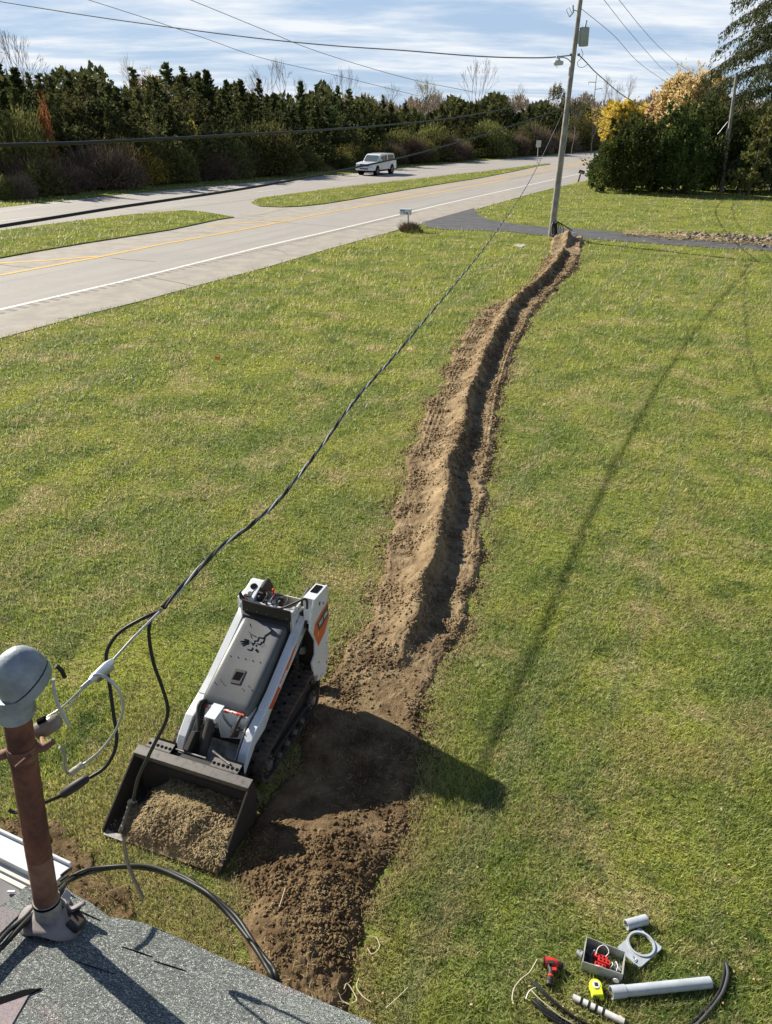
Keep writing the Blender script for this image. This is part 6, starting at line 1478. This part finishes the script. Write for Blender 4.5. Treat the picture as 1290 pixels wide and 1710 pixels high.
# ------------------------------------------------------------------ signs and mailboxes
def signpost(u, v, name, lab, build):
    b = G(u, v); e = empty(name, b, 0, lab, 'sign'); build(e, b); return e
m_sign = mat('sign_sheet', (.52, .54, .52), .5); m_signb = mat('yellow_green_sign', (.42, .50, .42), .5)
def s1(e, b):
    Y = b[1]; f = lambda u, v: atY(u, v, Y) - b; MB().tube([(0, 0, 0), f(899.2, 240)], .05, 6).build('post', m_gal, e)
    c = (f(896, 245.4) + f(904, 234)) / 2; w = abs(f(904, 240)[0] - f(896, 240)[0]); h = f(900, 234)[2] - f(900, 245.4)[2]; MB().box(c + np.array([0, -.07, 0]), (w, .03, h)).build('panel', m_sign, e, bevel=.02)
signpost(897.6, 272.5, 'road_sign', 'pale rectangular road sign on a post at the median tip', s1)
def s2(e, b):
    Y = b[1]; f = lambda u, v: atY(u, v, Y) - b; MB().tube([(0, 0, 0), f(956.5, 236)], .06, 6).build('post', m_gal, e)
    c = f(956.8, 234.6); r_ = f(961.2, 234.6)[0] - c[0]; MB().prism([(c[0], c[2] + r_), (c[0] + r_, c[2]), (c[0], c[2] - r_), (c[0] - r_, c[2])], c[1] - .12, c[1] - .08, 'y').build('panel', m_signb, e, bevel=.02)
signpost(955, 253.8, 'warning_sign', 'diamond shaped warning sign beyond the far lane', s2)
def mbox_body(L_, w, h):
    """mailbox tube: flat bottom, round top; long axis x"""
    pr = [(-w / 2, 0), (w / 2, 0), (w / 2, h * .55)] + [(w / 2 * math.cos(a), h * .55 + h * .45 * math.sin(a)) for a in np.linspace(0, math.pi, 9)[1:-1]] + [(-w / 2, h * .55)]
    return pr
mb0 = G(682, 385); mbx = empty('mailbox', mb0, math.radians(-14), 'white mailbox with black lettering on a grey post at the road edge', 'mailbox')
MB().cyl((0, 0, 0), (-.02, 0, .80), .040, 10).build('post', m_gal, mbx, smooth=60)
bx_ = MB().prism(mbox_body(.5, .22, .30), -.46, .10, 'x').build('box', mat('mailbox_white', (.62, .64, .66), .45), mbx, bevel=.006); bx_.location = (0, 0, .79)
dr_ = MB().prism([(y * 1.04, z * 1.02) for y, z in mbox_body(.5, .22, .30)], .10, .125, 'x').build('door', mat('mailbox_grey_door', (.52, .54, .56), .45), mbx, bevel=.004); dr_.location = (0, 0, .787)
def textm(s, size, mw, m, parent, bold=.0):
    c = bpy.data.curves.new('tmp', 'FONT'); c.body = s; c.size = size; c.extrude = .0006; c.align_x = 'CENTER'; c.align_y = 'CENTER'; c.offset = bold
    o = bpy.data.objects.new('tmp', c); COL.objects.link(o); dg = bpy.context.evaluated_depsgraph_get(); me = bpy.data.meshes.new_from_object(o.evaluated_get(dg)); bpy.data.objects.remove(o); me.materials.clear()
    o = link(me, 'lettering', m, parent); o.matrix_local = mw; return o
textm('7118', .125, basis((-.14, -.1135, .075), (1, 0, 0), (0, 0, 1)), m_logo, bx_, .004)
textm('SR 73', .085, basis((-.30, -.1135, .185), (1, 0, 0), (0, 0, 1)), m_logo, bx_, .004)
mb1 = G(965, 307.3); Y = mb1[1]; bb = empty('mailbox', mb1, 0, 'black mailbox on a tilted post beside the far driveway mouth', 'mailbox'); f = lambda u, v: atY(u, v, Y) - mb1
MB().tube([(0, 0, 0), f(970, 290)], .07, 8).build('post', m_mblack, bb)
c = f(971.5, 287); o = MB().prism(mbox_body(.5, .26, .30), -.26, .26, 'x').build('box', m_mblack, bb, bevel=.01); o.location = V(c - np.array([0, 0, .14])); o.rotation_euler = (0, math.radians(12), math.radians(-20))
MB().box((.02, -.135, .13), (.30, .006, .07)).build('name_strip', mat('pale_strip', (.5, .48, .42), .6), o)
mb2 = G(990.4, 309.8); Y2 = mb2[1]; e = empty('mailbox', mb2, 0, 'pale mailbox on a thin grey post half hidden by the left evergreen', 'mailbox'); f = lambda u, v: atY(u, v, Y2) - mb2
MB().tube([(0, 0, 0), f(992, 272)], .035, 8).build('post', m_gal, e); o = MB().prism(mbox_body(.5, .22, .24), -.25, .25, 'x').build('box', mat('pale_mailbox', (.6, .6, .58), .5), e, bevel=.01); o.location = V(f(990.5, 272)); 
MB().ball(f(986, 272) + np.array([0, 0, -.05]), .10, 8).build('newspaper_tube', m_mblack, e)
# tufts of long grass at the mailbox and pole feet
def tuft(name, c, R, hgt, n, seed, lab, cat='grass', dryv=.5, lean=.5, mt=None):
    r = np.random.RandomState(seed); a = r.rand(n) * 6.283; rr = R * np.sqrt(r.rand(n)); x = np.cos(a) * rr; y = np.sin(a) * rr; h_ = hgt * (.4 + .6 * r.rand(n)) * (1 - .5 * (rr / R) ** 2)
    la = r.rand(n) * 6.283; ln = lean * r.rand(n); tip = np.stack([x + np.cos(la) * ln * h_, y + np.sin(la) * ln * h_, h_], 1); w = R * .020
    V_ = np.stack([np.stack([x - w, y, 0 * x], 1), np.stack([x + w, y, 0 * x], 1), tip], 1).reshape(-1, 3)
    o = npmesh(name, V_, np.arange(3 * n).reshape(-1, 3), mt or m_blade, attrs={'rnd': np.repeat(r.rand(n), 3), 'dry': np.repeat((r.rand(n) < dryv) * .9, 3)}); o.location = V(c); return tag(o, lab, cat)
tuft('grass_tuft', G(684, 386), .50, .62, 1800, 1, 'shaggy tuft of dry long grass round the white mailbox post', mt=m_brownbr, lean=1.1)
tuft('grass_tuft', G(691, 387.5), .50, .34, 900, 2, 'lower green part of the tuft right of the mailbox post', mt=m_olive, lean=1.2)
tuft('grass_tuft', G(916, 400), .30, .22, 400, 3, 'small dark tuft of grass at the left foot of the utility pole', dryv=.3)
tuft('grass_tuft', G(975, 404), .45, .22, 500, 4, 'dark green weed clump right of the spoil heap', dryv=.0)
tuft('grass_tuft', G(965, 308), .6, .35, 300, 5, 'grass tuft under the black mailbox', dryv=.2)
tuft('grass_tuft', G(424, 1445), .07, .10, 90, 6, 'small tuft of green grass in the shadow beside the bucket', dryv=.1)
# utility flag, cover plate
fl = G(360, 606); e = empty('marker_flag', fl, 0, 'small orange marker flag stuck in the left lawn', 'flag'); MB().cyl((0, 0, 0), (0, 0, .17), .002, 5).build('wire', m_steel, e)
me_ = MB(); me_.add([(0, 0, .09), (.11, -.02, .07), (.12, .0, .15), (.0, 0, .17), (0, .003, .09), (.11, -.017, .07), (.12, .003, .15), (0, .003, .17)], [(0, 1, 2, 3), (7, 6, 5, 4), (0, 4, 5, 1), (2, 6, 7, 3), (1, 5, 6, 2), (0, 3, 7, 4)]).build('flag', mat('orange_flag', (.85, .22, .04), .6), e)
o = MB().extr([G(u, v, .012) for u, v in ((858, 410), (868, 407.5), (880, 409), (871, 413))], (0, 0, .02)).build('cover_plate', mat('grey_cover', (.40, .38, .33), .8)); tag(o, 'flat grey utility cover in the grass left of the pole', 'cover')
# ridge of rubble and dead brush along the driveway
def rubble():
    r = np.random.RandomState(4); n = 1500; u = 1085 + 260 * r.rand(n) ** .8; v = 392.5 + (u - 1100) * .060 + r.normal(size=n) * 2.4; P = np.array([G(a, b) for a, b in zip(u, v)]); amp = np.clip((u - 1080) / 70, .1, 1)
    s = (.03 + .17 * r.rand(n) ** 3) * amp; o = clods('rubble', P[:, 0], P[:, 1], s * .2 + .05 * r.rand(n) * amp, s, mat('rubble_stone', (.27, .21, .14), .95, col2=(.09, .075, .055), vscale=1.5, thr=(.42, .58)), 6); tag(o, 'low ridge of rubble and dead brush along the driveway', 'rubble', kind='stuff')
    n = 2600; u = 1040 + 300 * r.rand(n); v = 394.5 + (u - 1100) * .066 + r.normal(size=n) * 2.6; P = np.array([G(a, b) for a, b in zip(u, v)])
    straws('dead_grass', P[:, 0], P[:, 1], .02 + .10 * r.rand(n), .12 + .2 * r.rand(n), .02, m_straw, 7, 'pale dead grass beside the rubble ridge')
rubble()
# fallen leaves, pale stones
def leaves():
    r = np.random.RandomState(31); n = 900; u = r.uniform(-50, 1400, n); v = 420 + 1290 * r.rand(n) ** .9; P = np.array([G(a, b) for a, b in zip(u, v)]); k = (soil_frac(P[:, 0], P[:, 1]) < 0) & ~inpoly(u, v, ROADPOLY) & ((.4007 * P[:, 0] + .916 * P[:, 1]) > 1.1); P = P[k]; n = len(P)
    s = (.010 + .014 * r.rand(n)) * np.clip(P[:, 1] / 12, .8, 2); D = r.normal(size=(n, 3)); D[:, 2] *= .25; P[:, 2] = .035 * np.clip(P[:, 1] / 9, 1, 3); Vv, F = sprays(P, D, s * 1.6, s * .6, r)
    o = npmesh('fallen_leaves', Vv, F, m_gold, attrs={'rnd': np.repeat(r.rand(n), 4)}); tag(o, 'scattered small tan autumn leaves on the lawn', 'leaves', kind='stuff')
leaves()
# ------------------------------------------------------------------ white pickup with cap
m_car = mat('white_car_paint', (.74, .76, .78), .25, coat=.6); m_glass = mat('tinted_glass', (.02, .025, .03), .08); m_wglass = mat('windscreen', (.10, .13, .14), .08); m_tyre = mat('tyre', (.018, .018, .018), .8); m_rim = mat('alloy', (.45, .46, .47), .3, .8)
tf = G(609, 293.2); th = math.atan2(.40, .915)
tk = empty('pickup_truck', tf, -th, 'white pickup truck with matching cap driving towards the camera on the far lane', 'truck')
bd = MB(); bd.prism([(.0, .48), (-.03, .62), (.0, .80), (.03, 1.06), (.16, 1.15), (1.35, 1.26), (5.70, 1.28), (5.76, .72), (5.70, .50)], -.98, .98, 'x'); body = bd.build('body', m_car, tk, bevel=.05, seg=3)
MB().prism([(1.28, 1.24), (2.02, 1.83), (2.30, 1.92), (3.6, 1.96), (5.30, 1.94), (5.52, 1.86), (5.70, 1.26)], -.80, .80, 'x').build('cab_and_cap', m_car, tk, bevel=.06, seg=3)
for s in (-1, 1):
    for nm, py2 in (('side_window', [(1.98, 1.31), (2.26, 1.72), (2.84, 1.80), (2.90, 1.31)]), ('side_window', [(2.97, 1.31), (2.97, 1.80), (3.66, 1.82), (3.72, 1.31)]), ('cap_window', [(3.92, 1.36), (3.92, 1.83), (5.28, 1.82), (5.46, 1.36)])):
        MB().prism(py2, s * .797 if s > 0 else -.812, .812 if s > 0 else -.797, 'x').build(nm, m_glass, tk)
    MB().box((s * .90, 2.02, 1.40), (.20, .10, .22)).build('mirror', m_car, tk, bevel=.03)
    for y in (1.02, 4.62):
        MB().cyl((s * .70, y, .46), (s * .987, y, .46), .50, 28).build('wheel_arch', m_logo, tk)
        w = empty('wheel', (s * .90, y, .40)); w.parent = tk
        MB().ring((-.13, 0, 0), (.13, 0, 0), .40, .26, 28).build('tyre', m_tyre, w, smooth=50)
        rm = MB(); rm.cyl((-.05, 0, 0), (.05, 0, 0), .07, 12)
        for k in range(5):
            a = 2 * math.pi * k / 5; rm.tube([(s * .07, math.cos(a) * .04, math.sin(a) * .04), (s * .09, math.cos(a) * .26, math.sin(a) * .26)], .035, 6)
        rm.ring((-.10, 0, 0), (.11, 0, 0), .265, .24, 24).build('rim', m_rim, w)
    MB().box((s * .73, -.005, .93), (.40, .10, .24)).build('headlight', mat('headlight_glass', (.55, .60, .64), .15), tk, bevel=.02)
    MB().box((s * .989, 2.75, 1.12), (.012, .20, .035)).build('door_handle', m_car, tk)
    MB().prism([(1.93, .60), (1.95, .60), (1.95, 1.25), (1.93, 1.25)], s * .975, s * .983, 'x').prism([(3.78, .55), (3.80, .55), (3.80, 1.26), (3.78, 1.26)], s * .975, s * .983, 'x').build('door_gap', m_logo, tk)
wsn = MB().add([(-.70, 1.325, 1.285), (.70, 1.325, 1.285), (.66, 1.965, 1.80), (-.66, 1.965, 1.80)], [(0, 1, 2, 3)]).build('windscreen', m_wglass, tk); wsn.location = (0, -.022, .022)
MB().box((-.25, -.035, .93), (.44, .06, .11)).box((.25, -.035, .93), (.44, .06, .11)).box((-.25, -.035, 1.05), (.44, .06, .06)).box((.25, -.035, 1.05), (.44, .06, .06)).build('grille', m_logo, tk)
MB().box((0, -.06, .63), (1.9, .14, .20)).build('bumper', m_car, tk, bevel=.04); MB().box((0, -.135, .64), (.9, .02, .10)).build('lower_intake', m_logo, tk); MB().box((0, 2.9, .42), (1.6, 4.6, .16)).build('underbody', m_logo, tk)
# ------------------------------------------------------------------ things lying on the grass, bottom right
m_pvc = mat('grey_pvc', (.42, .46, .50), .4, col2=(.35, .385, .42), vscale=8); m_gbox = mat('grey_enamel', (.36, .38, .37), .45, col2=(.28, .29, .28), vscale=12)
gz = .03
def tool(name, c, lab, cat): return empty(name, c, 0, lab, cat)
a, b = G(1046, 1545, .05), G(1080, 1536, .05); e = tool('pipe_coupling', a, 'short grey plastic pipe coupling lying above the square plate', 'pipe'); d = b - a; MB().ring((0, 0, 0), d, .037, .031, 28).build('sleeve', m_pvc, e, smooth=60); MB().ring(d * .47, d * .53, .033, .028, 24).build('inner_stop', m_pvc, e, smooth=60)
cs = [G(u, v, .045) for u, v in ((1031, 1582), (1068.5, 1549), (1107, 1583), (1068.5, 1617))]; cc = G(1071, 1577, .045)
def ringplate():
    vs = []; fs = []; K = 48; cen = cc; R1 = .084
    # square outline sampled with the same angular steps as the hole
    for k in range(K):
        a = 2 * math.pi * k / K; dr = np.array([math.cos(a), math.sin(a)]); best = 9
        for i in range(4):
            p = cs[i][:2] - cen[:2]; r2 = cs[(i + 1) % 4][:2] - cen[:2]; s_ = r2 - p; M2 = np.array([[dr[0], -s_[0]], [dr[1], -s_[1]]])
            if abs(np.linalg.det(M2)) < 1e-9: continue
            t, w = np.linalg.solve(M2, p)
            if t > 0 and -1e-6 <= w <= 1 + 1e-6: best = min(best, t)
        o_ = cen[:2] + dr * best; i_ = cen[:2] + dr * R1
        vs += [(o_[0], o_[1], .045), (i_[0], i_[1], .045), (i_[0], i_[1], .030), (o_[0], o_[1], .030)]
    for k in range(K):
        n_ = (k + 1) % K
        for j in range(4): fs.append((4 * k + j, 4 * k + (j + 1) % 4, 4 * n_ + (j + 1) % 4, 4 * n_ + j))
    vs = [np.array(v) - np.array([cen[0], cen[1], 0]) for v in vs]
    e = tool('square_plate', (cen[0], cen[1], 0), 'square grey meter plate with a large round hole', 'plate'); MB().add(vs, fs).build('plate', m_pvc, e, smooth=30); MB().ring((0, 0, .044), (0, 0, .055), .098, .084, 40).build('raised_ring', m_pvc, e, smooth=40)
    MB().tube(catmull([G(u, v, .052) - np.array([cen[0], cen[1], 0]) for u, v in ((1057, 1598), (1061, 1599), (1063, 1603), (1060, 1606))], 4), .003, 5).build('hasp', m_steel, e)
ringplate()
h = .105; rim = [G(u, v, h) for u, v in ((980, 1564), (1046, 1590), (1041.4, 1628), (973, 1606))]
e = tool('junction_box', (rim[3][0], rim[3][1], 0), 'open grey metal junction box with red terminal blocks lying on the grass', 'junction box'); R0 = np.array([rim[3][0], rim[3][1], 0]); rm_ = [p - R0 for p in rim]; cen = sum(rm_) / 4
def down(p, z): return np.array([p[0], p[1], z])
bs = MB(); ist = [cen + (p - cen) * .955 for p in rm_]
for i in range(4):
    j = (i + 1) % 4; bs.add([down(rm_[i], .005), down(rm_[j], .005), down(ist[j], .005), down(ist[i], .005), down(rm_[i], h), down(rm_[j], h), down(ist[j], h), down(ist[i], h)], [(3, 2, 1, 0), (4, 5, 6, 7), (0, 1, 5, 4), (2, 3, 7, 6), (1, 2, 6, 5), (3, 0, 4, 7)])
bs.build('walls', m_gbox, e); MB().extr([down(p, .006) for p in rm_], (0, 0, .006)).build('back_plate', mat('dark_box_back', (.13, .14, .15), .5, col2=(.2, .2, .2), vscale=20), e)
ux = rm_[1] - rm_[0]; uy = rm_[0] - rm_[3]
def bx(a, b_, z): p = rm_[3] + ux * a + uy * b_; return down(p, z)
angx = math.atan2(ux[1], ux[0]); RM = Matrix.Rotation(angx, 3, 'Z')
for (a, b_, w) in ((.42, .62, .10), (.52, .50, .085), (.44, .30, .075)):
    t = MB(); t.box(bx(a, b_, .045), (w, .030, .035), 0, RM)
    for k in range(3): t.cyl(bx(a + (k - 1) * .09, b_, .062), bx(a + (k - 1) * .09, b_, .066), .007, 8, 1)
    t.build('terminal_block', [m_red, m_logo], e, bevel=.003)
m_ww = mat('white_wire', (.62, .60, .58), .5)
for P in ([(.30, .55, .05), (.33, .80, .09), (.48, .95, .10), (.60, .80, .09), (.52, .66, .05)], [(.20, .60, .04), (.25, .72, .07), (.33, .66, .05)], [(.20, .20, .05), (.35, .08, .10), (.5, .12, .10), (.52, .25, .06)], [(.7, .62, .05), (.74, .5, .06), (.7, .4, .05)], [(.80, .7, .05), (.86, .55, .05), (.84, .35, .05)]): MB().tube(catmull([bx(*p) for p in P], 5), .0032, 5).build('white_wire', m_ww, e)
for P in ([(-.12, .38, .06), (-.04, .50, .08), (.06, .52, .07), (.14, .42, .05), (.18, .22, .06), (.28, .12, .09)], [(.06, .5, .06), (.10, .40, .05), (.12, .34, .04)], [(.62, .45, .05), (.7, .7, .06), (.8, .8, .05)]): MB().tube(catmull([bx(*p) for p in P], 5), .0045, 6).build('black_wire', m_blkwire, e)
MB().box(bx(.80, .30, .022), (.07, .045, .02), 0, RM).box(bx(.86, .6, .022), (.05, .05, .02), 0, RM).build('ground_bar', m_gal, e)
ka, kb = bx(-.005, .42, .055), bx(-.16, .46, .05); MB().cyl(ka, ka + (kb - ka) * .35, .030, 14).cyl(ka + (kb - ka) * .3, kb, .020, 12).build('cable_gland', m_gal, e, smooth=40)
kn = bx(.86, -.012, .055); nrm = -uy / np.linalg.norm(uy); MB().cyl(kn, kn + nrm * .004, .021, 16).build('knockout', mat('pale_knockout', (.62, .62, .6), .4), e)
a, b = G(1021, 1658, .045), G(1187, 1641, .045); e = tool('long_pipe', a, 'long grey plastic pipe with a bell end lying on the grass', 'pipe'); d = b - a
MB().ring((0, 0, 0), d * .14, .042, .036, 30).build('bell_end', m_pvc, e, smooth=60); MB().ring(d * .13, d, .0375, .032, 30).build('tube', m_pvc, e, smooth=60)
a, b = G(957, 1665, .03), G(1043, 1707, .03); e = tool('taped_conduit', a, 'white conduit wrapped with spiral black tape bands', 'conduit'); d = b - a; MB().ring((0, 0, 0), d, .021, .017, 22).build('tube', mat('pale_conduit', (.62, .62, .60), .5, col2=(.48, .47, .44), vscale=14), e, smooth=60)
for f0 in (.15, .30, .44, .58): MB().ring(d * f0, d * (f0 + .045), .0225, .0205, 20).build('tape_band', m_blkwire, e, smooth=60)
tc_ = G(996, 1652, .035); e = tool('tape_measure', (tc_[0], tc_[1], 0), 'bright yellow green tape measure left of the long pipe', 'tape measure'); m_neon = mat('neon_yellow', (.66, .78, .03), .4)
MB().cyl((0, .015, .01), (0, .015, .06), .043, 24).box((.0, -.03, .035), (.075, .05, .05)).build('case', m_neon, e, bevel=.006, smooth=40); MB().cyl((0, .015, .060), (0, .015, .063), .026, 20).box((0, .015, .0645), (.022, .022, .003), 1).build('face', [mat('silver_face', (.6, .62, .6), .3), m_mblack], e); MB().box((.025, -.058, .03), (.03, .02, .03)).build('tape_lip', m_neon, e, bevel=.003); MB().box((-.02, -.062, .03), (.02, .02, .03)).build('lock_tab', m_mblack, e)
dc = G(917, 1610, .035); e = tool('cordless_drill', (dc[0], dc[1], 0), 'small red and black cordless drill lying on the grass', 'drill')
def dq(u, v, z=.04): return G(u, v, z) - np.array([dc[0], dc[1], 0])
MB().tube([dq(909, 1606), dq(911, 1606), dq(922, 1608.5), dq(931, 1611), dq(933, 1611.5)], [.022, .034, .033, .031, .024], 14).build('housing', m_red, e, smooth=45)
MB().tube([dq(933, 1611.5), dq(937, 1612.5), dq(941, 1613)], [.026, .024, .016], 14).build('chuck', m_mblack, e, smooth=45); MB().tube([dq(941, 1613), dq(947, 1613.5)], .004, 6).build('bit', m_steel, e)
MB().tube([dq(919, 1613), dq(921, 1622), dq(920, 1632), dq(918, 1640)], [.024, .020, .019, .024], 12).tube([dq(908, 1605), dq(910, 1605.5)], .035, 12).build('handle', m_mblack, e, smooth=45); MB().tube([dq(918, 1640, .035), dq(917.5, 1646, .035)], [.026, .024], 12).build('battery', m_mblack, e, smooth=40)
MB().tube([dq(920.5, 1629.5, .042), dq(920, 1632.5, .042)], .0215, 12).box(dq(926, 1619, .05), (.03, .025, .02)).build('red_trim', m_red, e); MB().box(dq(920, 1607, .073), (.05, .022, .006)).build('label_plate', m_mblack, e)
def gw(L_, z=.03): return [G(u, v, z + .01 * math.sin(i)) for i, (u, v) in enumerate(L_)]
bl = empty('cable_ends', G(900, 1660), 0, 'bundle of black cable ends reaching up from the bottom edge', 'cable'); B0 = G(900, 1660)
for i, L_ in enumerate(([(887, 1638), (898, 1649), (908, 1659.5), (929, 1680.6), (949, 1696.7), (972, 1711), (1010, 1730), (1060, 1745)], [(893, 1640), (910, 1657), (931, 1677), (953, 1694), (978, 1709), (1015, 1727)], [(888.5, 1669), (898, 1678), (909.5, 1688), (930.6, 1701.7), (950, 1713), (990, 1730)], [(892, 1668), (912, 1684.5), (934, 1699), (956, 1711), (1000, 1731)], [(890, 1672), (908, 1691), (928, 1705), (946, 1716)])):
    MB().tube([p - B0 for p in catmull(gw(L_, .022 + .012 * (i % 3)), 6)], .0095 - .001 * (i % 2), 8).build('strand', m_blkwire, bl, smooth=70)
wire('stripped_strand', gw([(895, 1650), (888, 1653), (882, 1660), (879, 1669)], .04), .0045, m_ww, 'short pale stripped end curling off the black cable bundle')
wire('stripped_strand', gw([(888, 1654), (900, 1667), (920, 1684), (937, 1698), (958, 1710)], .05), .004, mat('olive_wire', (.35, .36, .24), .5), 'thin pale strand running along the black cable bundle')
wire('pale_wire', gw([(898, 1602), (892, 1613), (884.7, 1624.7), (872, 1634.7), (860, 1649.6), (856, 1667), (858, 1677)], .035), .0045, mat('tan_wire', (.45, .40, .30), .6), 'thin tan wire curving over the grass left of the drill')
wire('black_cable', gw([(1211, 1606.5), (1210, 1628), (1203, 1653.6), (1191, 1674), (1173.6, 1692), (1150, 1714), (1110, 1735)], .03), .0115, m_blkwire, 'left one of two black cables curving at the bottom right corner')
wire('black_cable', gw([(1213, 1608), (1216, 1628), (1209, 1654), (1198, 1672), (1182, 1692), (1163, 1712), (1120, 1740)], .032), .0115, mat('scuffed_black_cable', (.07, .068, .065), .4), 'right scuffed one of two black cables at the bottom right corner')
# pale roots and wire ends by the house edge
for i, L_ in enumerate(([(575, 1660), (580, 1650), (590, 1662), (596, 1676), (588, 1682)], [(612, 1570), (628, 1572), (634, 1588), (622, 1600), (614, 1590)], [(600, 1640), (596, 1655), (606, 1670), (620, 1680)], [(566, 1668), (572, 1678), (584, 1684)], [(478, 1502), (472, 1520), (468, 1532)], [(645, 1690), (665, 1672), (682, 1655)])):
    P = [G(u, v) for u, v in L_]; P = [np.array([p[0], p[1], float(max(soil_z(np.array([p[0]]), np.array([p[1]]))[0], .02)) + .02]) for p in P]; wire('root', P, .0035, mat('pale_root', (.52, .44, .30), .8), ['pale hooked root closest to the roof edge', 'pale looped root at the right rim of the dug soil', 'pale curved root between the loop and the roof edge', 'short pale root touching the roof edge', 'straight pale root in the soil right of the black cables', 'pale root lying on the grass right of the dug soil'][i], 'root', n=5, group='pale roots near the roof')

# neighbours that would read alike get told apart by which side they stand on
_by = {}
for o in list(bpy.data.objects):
    if o.parent is None and o.get('label') and o.get('group') and o.name.split('.')[0] in ('cedar_tree', 'shrub', 'bare_tree'): _by.setdefault(o['label'], []).append(o)
for lab, L_ in _by.items():
    if len(L_) in (2, 3):
        L_.sort(key=lambda o: o.location.x / max(o.location.y, 1.)); nm = ('left-hand ', 'right-hand ') if len(L_) == 2 else ('left-hand ', 'middle ', 'right-hand ')
        for o, pfx in zip(L_, nm): o['label'] = pfx + lab
